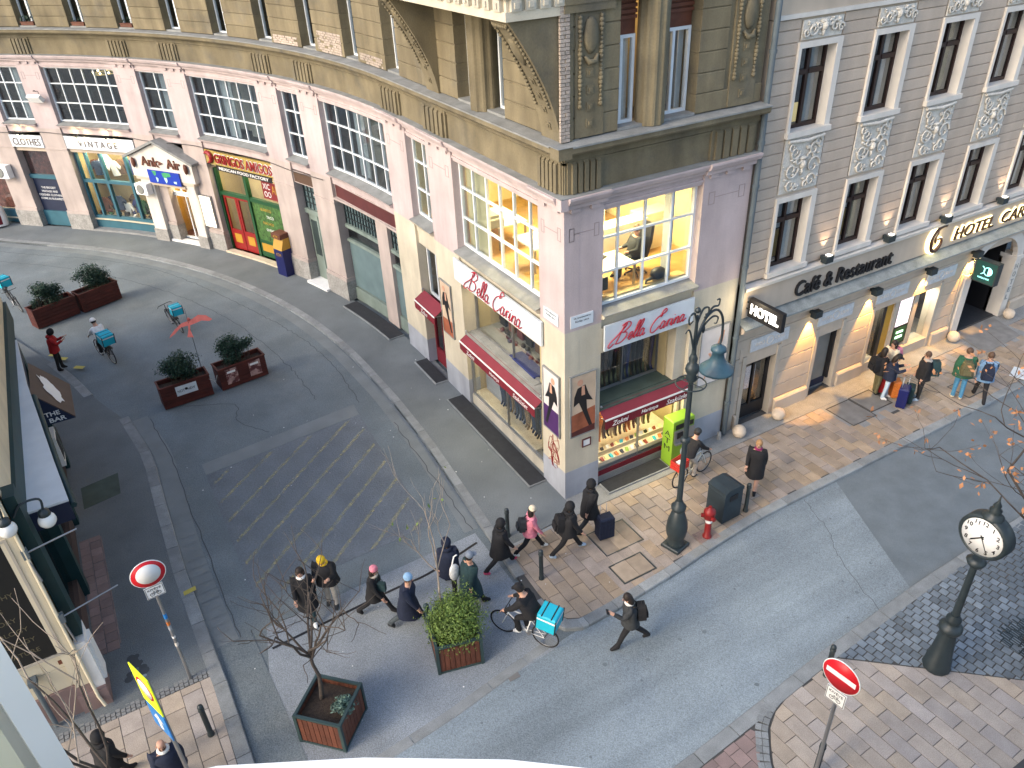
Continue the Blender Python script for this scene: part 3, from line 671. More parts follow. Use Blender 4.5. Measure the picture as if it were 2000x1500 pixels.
prev = 7.2
for c in UW:
    blocks(FL, prev, c-.5, rows=ROW[:5]); joints(FL, prev, c-.5); prev = c+.5
    w = window(FL, c-.5, c+.5, 9.93, 12.9, -.34, [.5], (11.9,), CB, name='casement', fw=.06, bw=.09)
    m_ = MB(); m_.strip(FL, c-.47, c+.1, 9.97, 12.8, -.52, -.5); m_.build('curtain', 'white_curtain' if int(c) % 3 else 'grey_blind', w)
    m_ = MB(); m_.strip(FL, c-.5, c+.5, 9.86, 9.93, -.4, -.05); m_.build('sill', 'ledge_grey', w)
    m_ = MB(); m_.strip(FL, c-.7, c+.7, 9.8, 12.9, -1.3, -1.2); m_.build('room_wall', 'dark_room', w)
    if c in (27.7, 30.65, 33.6):                             # window boxes with plants on the sill
        pb = empty('window_box', FL(c,-.12,9.94), label={27.7:'terracotta window box with a white pot, third casement from the left',30.65:'red window box on the second casement sill from the left',33.6:'window box with trailing plant on the leftmost casement sill'}[c], cat='window box')
        q = FL(c+.3,-.12,0)-FL(c,-.12,0); ang = math.atan2(q.y,q.x)
        m_ = MB(); m_.box(-.36,.36,-.08,.08,0,.14); m_.box(-.38,.38,-.1,.1,.12,.15); o = m_.build('trough', 'wood_tan'); o.parent = pb; o.rotation_euler.z = ang
        m_ = MB()
        for k in range(60 if c > 33 else 22):
            x, y, z = random.uniform(-.34,.34), random.uniform(-.12,.12), .15+random.random()*.2; d = random.random()*6
            m_.add([(x,y,z),(x+.06*math.cos(d),y+.06*math.sin(d),z+.03),(x+.03*math.cos(d+1),y+.03*math.sin(d+1),z+.07)], [(0,1,2)])
        o = m_.build('plant', 'leaf_dark'); o.parent = pb; o.rotation_euler.z = ang
blocks(FL, prev, 48, rows=ROW[:5]); joints(FL, prev, 48)
# exposed brickwork where the render has fallen
def bricks(fr, a0, a1, z0, z1, o, name='exposed_brick'):
    mb = MB(); h = .075; z = z0; k = 0
    while z < z1-.03:
        a = a0 - (.12 if k % 2 else 0)
        while a < a1-.02:
            b = min(a+.24, a1); aa = max(a, a0)
            if (random.random() < .95 or name != 'exposed_brick') and b-aa > .04: mb.strip(fr, aa+.006, b-.006, z+.006, z+h-.006, o-.06, o+random.uniform(-.012,.012))
            a += .25
        z += h; k += 1
    mb.build(name, 'brick_raw', CB, kind='stuff')
bricks(FL, 10.0, 11.7, 9.9, 10.16, .012); bricks(FL, 13.0, 14.7, 9.9, 10.6, .012); bricks(FL, 16.2, 17.9, 9.9, 10.22, .012)

# corner oriel on its curved consoles, paired lights with a fluted half-column
def console(y0, y1, dark=False):
    e = empty('console', (0,0,0)); e.parent = CB
    n = 12; pts = []
    for i in range(n+1):
        t = i/n; pts.append((-.06-1.19*(t**1.55), 9.87+2.48*t))
    mb = MB(); prof = [(x,z) for x, z in pts] + [(.02,12.35),(.02,9.87)]
    vs = [(x,y0,z) for x, z in prof] + [(x,y1,z) for x, z in prof]; k = len(prof)
    mb.add(vs, [tuple(range(k)), tuple(range(2*k-1,k-1,-1))] + [(i,(i+1)%k,k+(i+1)%k,k+i) for i in range(k)])
    mb.build('bracket', 'ochre', e)
    b_ = MB()
    def on(t, y, d):  # point on the curved face
        x, z = -.06-1.19*(t**1.55), 9.87+2.48*t; t2 = t+.01; x2, z2 = -.06-1.19*(t2**1.55), 9.87+2.48*t2
        tn = Vector((x2-x,0,z2-z)).normalized(); nn = Vector((-tn.z,0,tn.x)); return Vector((x,y,z))+nn*d
    for yy in (y0+.12, y1-.12):
        for i in range(22): b_.ball(on(.3+.66*i/21, yy, .02), .042, 6)
    for i in range(6): b_.ball(on(.95, y0+.15+(y1-y0-.3)*i/5, .02), .05, 6)
    b_.build('bead_garland', 'ochre', e, kind='stuff')
    b_ = MB(); ym = (y0+y1)/2
    for t in (.12,.26,.38,.5):
        p = on(t, ym, 0); q = on(t+.03, ym, 0); tn = (q-p).normalized(); nn = Vector((-tn.z,0,tn.x)); M_ = Matrix((Vector((0,1,0)), tn, nn)).transposed().to_4x4(); M_.translation = p
        b_.mbox(M_ @ Matrix.Translation((0,0,.008)), .15,.15,.03); b_.mbox(M_ @ Matrix.Translation((0,0,.03)), .06,.06,.03)
    p = on(.74, ym, 0); q = on(.77, ym, 0); tn = (q-p).normalized(); nn = Vector((-tn.z,0,tn.x)); M_ = Matrix((Vector((0,1,0)), tn, nn)).transposed().to_4x4(); M_.translation = p
    b_.lathe([(.001,.05),(.16,.05),(.2,.02),(.2,-.02),(.001,-.02)], M_ @ Matrix.Diagonal((.8,1.6,1,1)), 16)
    b_.build('cartouche', 'ochre', e, kind='stuff')
console(.02, .78); console(6.0, 6.76)
mb = MB(); mb.box(-1.27,.0,-.02,6.9,12.35,14.5); mb.box(-1.32,.0,-.07,6.95,12.33,12.5); mb.box(-1.36,.0,-.1,6.98,12.72,12.84); mb.build('oriel', 'cream', CB)
mb = MB()
for k in range(9): y = .08+k*.42; mb.box(-1.36,-1.26,y,y+.26,12.5,12.7); mb.box(-1.39,-1.35,y+.08,y+.18,12.55,12.65)
for k in range(4): x = -1.2+k*.32; mb.box(x,x+.22,-.1,-.01,12.5,12.7); mb.box(x+.06,x+.16,-.13,-.09,12.55,12.65)
mb.build('oriel_dentils', 'cream_dim', CB, kind='stuff')
# left front, first floor between the consoles
blocks(FL, .78, 2.5); blocks(FL, 4.95, 6.0); blocks(FL, 6.76, 7.19, rows=ROW[:5])
joints(FL,.02,2.5); joints(FL,4.95,7.2)
for a, b in ((2.5,3.32),(4.12,4.95)):
    w = window(FL, a, b, 9.93, 11.85, -.34, [.5], (), CB, name='casement', fw=.06, bw=.07)
    m_ = MB(); m_.strip(FL,a,b,11.85,12.96,-.45,-.3); 
    for k in range(9): m_.strip(FL,a,b,11.9+k*.11,11.97+k*.11,-.31,-.27)
    m_.build('roller_shutter', 'wood_tan', w)
    m_ = MB(); m_.strip(FL,a+.03,b-.4,9.97,11.8,-.5,-.48); m_.build('curtain', 'white_curtain', w)
def fluted(fr, c, r_, z0, z1, o):
    mb = MB(); n = 40; vs = []
    for zz in (z0, z1):
        for i in range(n):
            a = 2*PI*i/n; rr = r_*(1-.07*(1 if (i//2) % 2 else 0)); vs.append(fr(c+rr*math.cos(a), o+rr*math.sin(a), zz))
    mb.add(vs, [tuple(range(n)), tuple(range(2*n-1,n-1,-1))]+[(i,(i+1)%n,n+(i+1)%n,n+i) for i in range(n)])
    mb.build('half_column', 'ochre', CB)
fluted(FL, 3.72, .38, 9.87, 12.95, -.15); fluted(FR, 2.38, .34, 9.87, 12.95, -.15)
# right front, first floor
blocks(FR, .0, 1.4, rows=ROW); blocks(FR, 3.58, 4.4, rows=ROW)
blocks(FR, 4.4, 5.6, rows=[ROW[0]])
joints(FR,.43,1.4); joints(FR,3.58,5.62)
mb = MB(); mb.strip(FR,-.02,.06,9.88,13.5,-.05,.06); mb.strip(FR,.12,.2,9.88,13.5,-.05,.05); mb.build('corner_strip', 'ochre', CB)
bricks(FR, -.12, .12, 9.88, 12.9, .075, 'exposed_corner_brick')
def garland(x0, x1, zt):
    e = empty('garland_panel'); e.parent = CB
    mb = MB(); mb.strip(FR,x0,x1,9.9,zt+.3,-.05,.025); mb.build('panel', 'ochre', e)
    mb = MB()
    for xx in (x0+.1, x1-.1):
        z = zt; k = 0
        while z > zt-1.75: mb.ball(FR(xx,.05,z), .05+.012*math.sin(k), 6); z -= .085; k += 1
    mb.build('bead_garland', 'ochre', e, kind='stuff')
    mb = MB(); c = (x0+x1)/2
    mb.lathe([(.001,.07),(.15,.07),(.2,.03),(.2,-.02),(.001,-.02)], wallM(FR,c,.03,zt-.35) @ Matrix.Diagonal((.85,1.75,1,1)), 18)
    mb.tube([FR(c-.16,.06,zt-.72),FR(c-.08,.1,zt-.84),FR(c+.08,.1,zt-.84),FR(c+.16,.06,zt-.72)], [.03,.06,.06,.03], 6)
    for k in range(4):
        z = zt-1.05-k*.34; mb.strip(FR,c-.09,c+.09,z-.09,z+.09,0,.045); mb.strip(FR,c-.04,c+.04,z-.04,z+.04,.04,.075)
    mb.build('cartouche', 'ochre', e, kind='stuff')
garland(.28, 1.0, 12.25); garland(4.55, 5.35, 12.25)
for a, b in ((1.42,2.02),(2.74,3.56)):
    w = window(FR, a, b, 9.93, 11.75, -.3, [.42], (), CB, name='casement', fw=.07, bw=.07)
    m_ = MB(); m_.strip(FR,a,b,11.75,12.96,-.45,-.32)
    for k in range(8): m_.strip(FR,a,b,12.05+k*.11,12.12+k*.11,-.33,-.26)
    m_.build('roller_shutter', 'wood_tan', w)
    m_ = MB(); m_.strip(FR,b-.2,b-.05,9.97,11.7,-.5,-.48); m_.build('curtain', 'white_curtain', w)
    m_ = MB(); m_.strip(FR,a-.3,b+.3,9.7,12.9,-1.9,-1.8); m_.build('room_wall', 'shop_wall' if a > 2 else 'wood_tan', w)
for fr_, a_, b_ in ((FR,1.4,3.58),(FL,2.5,4.95)):
    mb = MB(); mb.strip(fr_,a_,b_,9.87,9.93,-.5,.0); mb.build('window_ledge', 'ledge_grey', CB)
mb = MB(); mb.strip(FR,-.02,5.66,12.5,12.95,-.02,.12); mb.strip(FR,-.02,1.2,12.35,12.5,0,.1); mb.build('upper_band', 'ochre', CB)
alight('room_lamp', (2.5,1.2,12.4), (1.5,.8), 14, (1,.66,.3), parent=CB)
# rainwater pipe in the joint with the hotel
mb = MB(); mb.tube([(5.72,-.12,14),(5.72,-.12,.05)], .075, 10); 
for z in (1.2,3.4,5.6,7.8,8.9,11): mb.tube([(5.72,-.12,z-.04),(5.72,-.12,z+.04)], .095, 10)
mb.build('rainwater_pipe', 'drain_pipe', label='grey-blue rainwater pipe between the corner building and the hotel', cat='drainpipe')

cp = MB(); cp.box(0.02,.42,.02,.42,0,8.4); cp.build('corner_pier', 'cream', CB)

# office behind the corner glazing
ROOM = empty('office_room'); ROOM.parent = CB
mb = MB(); mb.box(.3,5.6,.3,8.9,5.2,5.42); mb.build('floor', 'office_floor', ROOM)
mb = MB(); mb.box(.25,5.6,.3,9.0,8.2,8.32); mb.build('ceiling', 'office_white', ROOM)
mb = MB(); mb.box(5.45,5.6,.42,8.9,5.42,8.2); mb.box(.3,5.45,8.85,9.0,5.42,8.2); mb.box(2.9,3.02,2.6,3.4,5.42,8.2); mb.build('walls', 'office_wall', ROOM)
mb = MB(); mb.box(.42,.5,4.5,5.7,5.5,8.15); mb.build('bright_partition', 'office_wall', ROOM)
mb = MB(); mb.box(3.4,3.56,.42,.62,5.42,8.2); mb.build('column', 'sign_white', ROOM)
for (x, y, pw) in ((2.9,2.2,210),(1.9,5.6,190)):
    e = empty('ceiling_lamp', (x,y,8.17), label='white ceiling lamp lighting the corner office near the %s' % ('desk chair' if y < 3 else 'lane window'), cat='ceiling lamp')
    mb = MB(); mb.box(-.6,.6,-.15,.15,-.03,.03); o = mb.build('diffuser', 'glow_white'); o.parent = e
    a_ = alight('lamp', (0,0,-.06), (1.4,.8), pw, (1,.78,.4)); a_.parent = e
def desk(x0,x1,y0,y1,label):
    e = empty('desk', ((x0+x1)/2,(y0+y1)/2,5.42), label=label, cat='desk'); hx, hy = (x1-x0)/2, (y1-y0)/2
    mb = MB(); mb.bev(-hx,hx,-hy,hy,.7,.74,.006); o = mb.build('desktop', 'office_white'); o.parent = e
    for sx in (-1,1):
        for sy in (-1,1):
            mb = MB(); mb.box(sx*(hx-.06)-.025,sx*(hx-.06)+.025,sy*(hy-.06)-.025,sy*(hy-.06)+.025,0,.7); o = mb.build('leg', 'steel'); o.parent = e
    return e
desk(1.05,2.75,.75,1.75,'white office desk with keyboard and cables in the corner window')
desk(1.0,2.2,3.0,4.2,'white desk with papers deeper in the office, lane side')
desk(1.0,2.0,5.0,6.6,'white desk holding a printer behind the lane window')
mb = MB(); mb.bev(1.05,4.0,.3,.58,5.42,5.7,.01); mb.build('window_shelf', 'wood_light', ROOM)
mb = MB(); mb.bev(2.75,4.3,2.3,2.8,5.42,6.55,.01); mb.bev(4.35,5.4,2.6,3.2,5.42,6.5,.01); mb.build('cabinet', 'office_white', label='long cream office cabinet behind the seated man', cat='cabinet')
mb = MB(); mb.bev(.62,1.2,5.0,5.8,6.17,6.42,.02); mb.box(.7,1.1,5.1,5.7,6.42,6.5); mb.build('printer', 'grey_plastic', label='dark grey printer on the desk behind the lane window', cat='printer')
mb = MB(); mb.bev(.6,1.1,1.3,1.8,5.42,6.0,.02); mb.build('waste_carton', 'grey_plastic', label='grey carton standing inside the lane window near the corner', cat='box')
e = empty('monitor', (1.35,.47,5.72), label='black computer monitor at the left edge of the corner window', cat='monitor')
mb = MB(); mb.box(-.25,.25,-.02,.02,.12,.46); o = mb.build('screen', 'black'); o.parent = e
mb = MB(); mb.box(-.1,.1,-.08,.08,0,.015); mb.tube([(0,0,.01),(0,.03,.2)],.02,6); o = mb.build('stand', 'steel'); o.parent = e
mb = MB(); mb.box(-.2,.2,-.08,.08,0,.03); mb.build('keyboard', 'black', label='black keyboard lying on the corner desk', cat='keyboard', M=grM(2.1,1.5,6.165,.3))
mb = MB(); mb.ball((0,0,.16),.2,10,sq=(1.3,.9,.8)); mb.tube([(-.2,0,.1),(-.4,.05,.06),(-.48,0,.02)],[.05,.04,.02],6); mb.build('black_bag', 'black', label='black bag lying on the shelf inside the corner window', cat='bag', M=grM(3.2,.46,5.7,.2))
oc = empty('office_chair', (3.3,1.55,5.42), R(175), label='black high-backed swivel office chair in the corner window', cat='chair')
mb = MB(); mb.bev(-.25,.27,-.26,.26,.44,.53,.03); o = mb.build('seat', 'black'); o.parent = oc
mb = MB(); mb.ext([(-.24,0),(.24,0),(.27,.4),(.2,.82),(.1,.88),(-.1,.88),(-.2,.82),(-.27,.4)], Matrix.Translation((-.24,0,.53)) @ Matrix.Rotation(R(-14),4,'Y') @ Matrix.Rotation(R(90),4,'Z') @ Matrix.Rotation(R(90),4,'X'), .09); o = mb.build('backrest', 'black'); o.parent = oc
mb = MB(); mb.tube([(0,0,.1),(0,0,.44)],.035,8); o = mb.build('gas_lift', 'steel'); o.parent = oc
for k in range(5):
    a = k*2*PI/5; mb = MB(); mb.tube([(0,0,.11),(.3*math.cos(a),.3*math.sin(a),.07)],[.03,.02],6); mb.ball((.31*math.cos(a),.31*math.sin(a),.035),.033,6); o = mb.build('leg', 'black'); o.parent = oc

# chandelier lights glimpsed behind the far upper window
e = empty('chandelier', FL(30.9,-1.0,7.75), label='warm chandelier glimpsed inside the upper window over the blue-framed shop', cat='chandelier')
mb = MB(); mb.torus(Matrix.Identity(4), .55, .02, 20, 5); mb.tube([(0,0,0),(0,0,.5)], .015, 5); mb.tube([(-.55,0,0),(.55,0,0)], .012, 5); mb.build('ring', 'gold', e)
for k in range(9): a = k*2*PI/9; mb = MB(); mb.ball((.55*math.cos(a),.55*math.sin(a),.06), .045, 6); mb.build('bulb', 'glow_warm', e)

# ------------------------------------------------------------------ shopfronts, signs, awnings
def part(name, m, parent, *strips, fr=FL, kind=None):
    mb = MB()
    for s_ in strips: mb.strip(fr, *s_)
    return mb.build(name, m, parent, kind=kind)
def shop_room(fr, a0, a1, z0, z1, depth, wall, floor, power, col=(1,.82,.5), name='shop_interior'):
    e = empty(name); e.parent = CB
    part('rear_wall', wall, e, (a0-.05,a1+.05,z0,z1,-depth-.1,-depth), fr=fr)
    part('side_wall', wall, e, (a0-.08,a0-.02,z0,z1,-depth,-.42), fr=fr); part('side_wall', wall, e, (a1+.02,a1+.08,z0,z1,-depth,-.42), fr=fr)
    part('floor', floor, e, (a0-.02,a1+.02,z0-.06,z0,-depth,-.2), fr=fr); part('ceiling', wall, e, (a0-.02,a1+.02,z1,z1+.06,-depth,-.2), fr=fr)
    if power:
        p = fr((a0+a1)/2, -.55, z1-.04); q = fr((a0+a1)/2+.5,-.55,0)-fr((a0+a1)/2,-.55,0)
        alight('shop_lamp', p, ((a1-a0)*.8,.4), power, col, rot=(0,0,math.atan2(q.y,q.x)), parent=e)
    return e
def panel(name, fr, a, z, w, h, o, m, parent=None, t=.04, fm=None, **kw):
    """flat board on a wall, centred at (a, z)"""
    M_ = wallM(fr, a, o, z); e = empty(name, M=M_, **kw)
    if parent is not None: e.parent = parent
    mb = MB(); mb.mbox(Matrix.Translation((0,0,t/2)), w, h, t); mb.build('board', m, e)
    if fm:
        mb = MB(); b = .03
        for x0,x1,y0,y1 in ((-w/2-b,w/2+b,h/2,h/2+b),(-w/2-b,w/2+b,-h/2-b,-h/2),(-w/2-b,-w/2,-h/2,h/2),(w/2,w/2+b,-h/2,h/2)): mb.box(x0,x1,y0,y1,0,t+.015)
        mb.build('frame', fm, e)
    return e
def flat(name, m, e, polys, z=.044, d=.004):
    mb = MB()
    for k, p in enumerate(polys): mb.ext(p, Matrix.Translation((0,0,z+k*.0007)), d)
    return mb.build(name, m, e)
T0 = Matrix.Translation
ORD = ['first','second','third','fourth','fifth','sixth','seventh','eighth','ninth','tenth','eleventh','twelfth','thirteenth','fourteenth','fifteenth','sixteenth']
# hand-written shop name
SCRIPT = [
 (0, [[(.05,.05),(-.18,-.12),(-.3,.0),(-.18,.2),(.2,.5),(.55,.85),(.6,1.0),(.5,1.02),(.42,.8),(.32,.4),(.2,.02)], [(.3,.95),(.6,1.08),(.85,1.0),(.88,.8),(.6,.58),(.45,.55),(.75,.5),(.82,.28),(.62,.05),(.35,-.02),(.15,.02)]]),
 (.95, [[(.0,.12),(.2,.2),(.28,.34),(.2,.42),(.08,.32),(.06,.12),(.16,.0),(.3,.08)]]),
 (1.22, [[(.0,.06),(.2,.4),(.34,.82),(.3,.95),(.2,.8),(.14,.3),(.16,.04),(.26,.06)]]),
 (1.45, [[(.0,.06),(.2,.4),(.34,.82),(.3,.95),(.2,.8),(.14,.3),(.16,.04),(.26,.06)]]),
 (1.7, [[(.3,.34),(.18,.42),(.05,.26),(.06,.06),(.16,.0),(.28,.14),(.32,.38),(.28,.1),(.34,.0),(.46,.1)]]),
 (2.5, [[(.62,.8),(.5,.72),(.55,1.0),(.72,1.12),(.82,.98),(.6,.85),(.25,.7),(.02,.35),(.05,.05),(.25,-.08),(.5,.08),(.62,.22)]]),
 (3.15, [[(.3,.34),(.18,.42),(.05,.26),(.06,.06),(.16,.0),(.28,.14),(.32,.38),(.28,.1),(.34,.0),(.46,.1)]]),
 (3.58, [[(.0,.05),(.12,.38),(.14,.02)], [(.12,.25),(.2,.4),(.32,.38)]]),
 (3.9, [[(.0,.1),(.1,.38),(.08,.06),(.14,.0),(.24,.1)], [(.16,.56),(.18,.58)]]),
 (4.12, [[(.0,.05),(.1,.38),(.1,.02)], [(.1,.2),(.22,.4),(.32,.34),(.3,.08),(.36,.0),(.46,.08)]]),
 (4.52, [[(.3,.34),(.18,.42),(.05,.26),(.06,.06),(.16,.0),(.28,.14),(.32,.38),(.28,.1),(.34,.0),(.52,.14)]])]
def bella(fr, a, z, w, label, bw, bh):
    e = panel('shop_sign', fr, a, z, bw, bh, .03, 'sign_white', t=.06, label=label, cat='sign')
    mb = MB(); k = w/5.1
    for x, strokes in SCRIPT:
        for st in strokes:
            pts = smooth([((x+px+.34*py-2.6)*k, (py-.45)*k*1.05, .085) for px, py in st], 4); mb.tube(pts, .0145, 5)
    mb.build('lettering', 'red_letter', e); return e
bella(FR, 2.6, 4.78, 2.4, 'white shop sign with red script lettering above the street-side window', 2.9, .72)
bella(FL, 3.45, 4.83, 3.2, 'white shop sign with red script lettering above the lane-side window', 5.0, .7)
part('sign_fascia', 'cream', CB, (1.12,5.72,4.36,5.05,-.4,.0)); part('sign_fascia', 'cream', CB, (1.1,4.08,4.36,5.05,-.4,.0), fr=FR)
def awning(fr, a0, a1, zt, zf, of, label, words, tsize):
    e = empty('awning', fr((a0+a1)/2,0,zt), label=label, cat='awning', group='red shop awnings'); inv = Matrix.Translation(-fr((a0+a1)/2,0,zt))
    def fin(mb, n, m): mb.v = [tuple(inv @ Vector(v)) for v in mb.v]; return mb.build(n, m, e)
    mb = MB(); mb.prof(fr,a0,a1,[(-.1,zt),(of,zf),(of,zf-.015),(-.1,zt-.02)]); fin(mb, 'canopy', 'red_awning_top')
    mb = MB(); mb.strip(fr,a0,a1,zf-.03,zf+.02,of,of+.02); fin(mb, 'front_bar', 'white_paint')
    mb = MB(); n = 40
    for k in range(n):
        u0, u1 = a0+(a1-a0)*k/n, a0+(a1-a0)*(k+1)/n; d0 = .008*math.sin(k*1.7); d1 = .008*math.sin((k+1)*1.7)
        p = [fr(u0,of+.005,zf-.03),fr(u1,of+.005,zf-.03),fr(u1,of+.01+d1,zf-.3+.006*math.sin(k)),fr(u0,of+.01+d0,zf-.3+.006*math.sin(k))]
        mb.add(p+[q+(fr(u0,1,0)-fr(u0,0,0))*-.01 for q in p], [(0,1,2,3),(7,6,5,4),(2,6,7,3)])
    fin(mb, 'valance', 'red_awning')
    for u in (a0+.05, a1-.05):
        mb = MB(); mb.tube([fr(u,-.05,zt-.3),fr(u,of,zf-.02)], .014, 6); mb.ball(fr(u,-.02,zt+.08),.04,6); fin(mb, 'folding_arm', 'steel')
    for k, wd in enumerate(words):
        a = a0+(a1-a0)*((k+.5)/len(words)); a = a if fr is not FL else a0+a1-a
        M_ = inv @ wallM(fr,a,of+.022,zf-.17); text('lettering', wd, M_, 'white_paint', e, h=tsize, depth=.004, shear=.3)
    return e
awning(FR, 1.12, 4.1, 2.58, 2.38, .24, 'red awning over the street-side hosiery window behind the lamp post', ('Zokni','Harisnya','Szaküzlet'), .15)
awning(FL, 1.16, 5.7, 2.68, 2.48, .22, 'long red awning over the lane-side hosiery window', ('Zokni','Harisnya','Szaküzlet'), .15)
awning(FL, 7.35, 8.98, 2.85, 2.6, .3, 'short red awning over the small shop door on the lane', ('Zokni',), .15)
# hosiery shop windows
shop_room(FR, 1.16, 4.0, .42, 2.48, 1.3, 'shop_wall', 'shop_floor', 75)
shop_room(FR, 1.16, 3.6, 2.6, 4.36, 2.2, 'shop_wall', 'olive_slab', 0); alight('shop_lamp', FR(2.4,-.95,4.32), (2.2,.3), 45, (1,.85,.6), parent=CB)
shop_room(FL, 1.9, 5.7, .42, 2.58, 1.3, 'shop_wall', 'shop_floor', 45)
shop_room(FL, 1.9, 5.7, 2.7, 4.36, 1.7, 'shop_wall', 'ledge_grey', 30)
for fr, a0, a1, m, zs in ((FR,1.1,4.08,'olive_slab',2.5),(FL,1.12,5.72,'ledge_grey',2.6)):
    part('display_roof', m, CB, (a0,a1,zs,zs+.075,-1.75,-.02), fr=fr)
    part('stall_riser', 'red_awning', CB, (a0,a1,.22,.36,-.4,-.1), fr=fr) if fr is FR else part('stall_riser', 'cream_dim', CB, (a0,a1,.0,.36,-.4,-.1))
    window(fr, a0, a1, .36, zs, -.14, [.5], (), CB, name='display_window', fw=.05, bw=.03, gm='glass_shop', fm='steel')
    window(fr, a0, a1 if fr is FL else 3.66, zs+.08, 4.36, -.42 if fr is FL else -.74, [.5], (), CB, name='display_window', fw=.05, bw=.03, gm='glass_shop', fm='steel')
part('entrance_sill', 'granite', CB, (1.1,4.08,0,.22,-.4,-.08), fr=FR)
part('window_jamb', 'cream', CB, (3.68,4.08,2.58,4.4,-1.6,-.12), fr=FR); part('window_soffit', 'cream', CB, (1.1,4.08,4.36,4.46,-1.6,-.4), fr=FR)
LEGCOL = ['black','navy','wood_tan','hair_brown','maroon','grey_plastic','iron_blue','skin','gold']
mat('tights_blue', (.02,.03,.12), .6, .2, 20); mat('tights_orange', (.55,.16,.03), .6, .2, 20); mat('tights_print', (.2,.14,.08), .7, .5, 40, fine=.5); mat('tights_tan', (.5,.34,.2), .6, .1)
mat('jeans_dark', (.02,.04,.085), .8, .25, 30)
LEGM = {}
def leg(m, h=.95):
    if (m,h) in LEGM: return LEGM[(m,h)]
    mb = MB(); k = h/.95
    for s_ in (-1,1): mb.tube([(s_*.07,0,.95*k),(s_*.08,.01,.7*k),(s_*.07,.02,.5*k),(s_*.075,-.01,.32*k),(s_*.07,.0,.1*k),(s_*.07,.06,.02)], [.085,.085,.06,.058,.035,.03], 7)
    mb.lathe([(.1,.9*k),(.15,.96*k),(.14,1.05*k),(.12,1.1*k)], Matrix.Diagonal((1,.7,1,1)), 10)
    LEGM[(m,h)] = mb.mesh('mannequin_legs', m); return LEGM[(m,h)]
def legs(fr, a0, a1, n, z, o, mats, label, group, h=.95):
    for k in range(n):
        a = a0+(a1-a0)*k/max(1,n-1); p = fr(a,o+random.uniform(-.06,.06),z); q = fr(a,o+1,z)-fr(a,o,z)
        link('mannequin_legs', leg(mats[k % len(mats)], h), M=Matrix.Translation(p) @ Matrix.Rotation(math.atan2(q.y,q.x)-PI/2+random.uniform(-.35,.35),4,'Z'), label='%s %s' % (ORD[k if fr is FR else n-1-k], label) + ' from the left', cat='mannequin', group=group)
legs(FR, 1.2, 3.6, 16, 2.6, -.95, ['black','tights_print','navy','tights_blue','hair_brown','black'], 'dark mannequin legs in the upper street-side window', 'upper street-side window legs', h=1.5)
legs(FR, 1.28, 3.5, 14, 2.75, -1.4, ['navy','tights_print','black','grey_plastic','tights_blue'], 'rear-row dark mannequin legs in the upper street-side window', 'rear upper street-side window legs', h=1.45)
legs(FR, 1.3, 3.2, 12, 1.02, -.62, ['tights_print','tights_orange','wood_tan','black','tights_tan','hair_brown'], 'patterned mannequin legs in the lower street-side window', 'lower street-side window legs')
legs(FL, 1.4, 4.2, 16, .62, -.5, ['jeans_dark','navy','tights_print','jeans_dark','black'], 'dark-legginged mannequin legs standing in the lane-side window', 'lane-side window legs', h=1.15)
legs(FL, 4.3, 5.3, 4, 1.3, -.6, ['maroon','black'], 'mannequin legs hanging at the left of the lane-side window', 'lane-side hanging legs')
part('display_table', 'shop_floor', CB, (1.16,3.95,.5,.62,-1.25,-.15), fr=FR)
part('display_panel', 'base_blue', CB, (3.0,5.6,.45,1.15,-.62,-.58))
PK = ['white_paint','gold','tights_orange','atm_green','black','hydrant_red','turquoise','navy','sign_white']
pkm = {}
for k in range(30):
    m = PK[(k*5) % len(PK)]
    if m not in pkm: b_ = MB(); b_.bev(-.05,.05,-.075,.075,0,.03,.006); pkm[m] = b_.mesh('hosiery_packet', m)
    a = 1.25+(k % 15)*.172+random.uniform(-.03,.03); rr = k//15
    link('hosiery_packet', pkm[m], M=Matrix.Translation(FR(a,-.25-rr*.24,.625+rr*.14)) @ Matrix.Rotation(random.uniform(-.4,.4),4,'Z') @ Matrix.Rotation(R(28+25*(rr > 0)),4,'X'), label='%s hosiery packet from the left, %s row of the street-side display' % (ORD[k % 15], ('front','rear')[rr]), cat='packet', group='hosiery packets')
part('display_step', 'shop_floor', CB, (1.16,3.95,.62,.76,-1.25,-.42), fr=FR)
for k in range(15):
    b_ = MB(); b_.ball((0,0,.07),.085,8,sq=(1,1,.9)); b_.build('rolled_socks', ['black','hair','maroon','navy'][k % 4], M=T0(FL(1.6+k*.25,-.95+.1*math.sin(k*1.3),2.7)), label='%s dark rolled stockings from the corner on the upper lane-side display' % ORD[k], cat='stockings', group='rolled stockings')
mb = MB(); mb.bev(-.75,.75,-.22,.22,0,.05,.01); mb.build('folded_cloth', 'tights_blue', M=T0(FL(2.9,-.62,2.7)) @ Matrix.Rotation(R(88),4,'Z'), label='folded blue fabric lying on the upper lane-side display', cat='fabric')
mb = MB(); mb.bev(-.6,.6,-.3,.3,0,.1,.01); mb.build('yellow_board', 'atm_orange', M=T0(FL(2.2,-1.3,3.1)) @ Matrix.Rotation(R(90),4,'Z'), label='yellow display board in the upper lane-side window', cat='board')
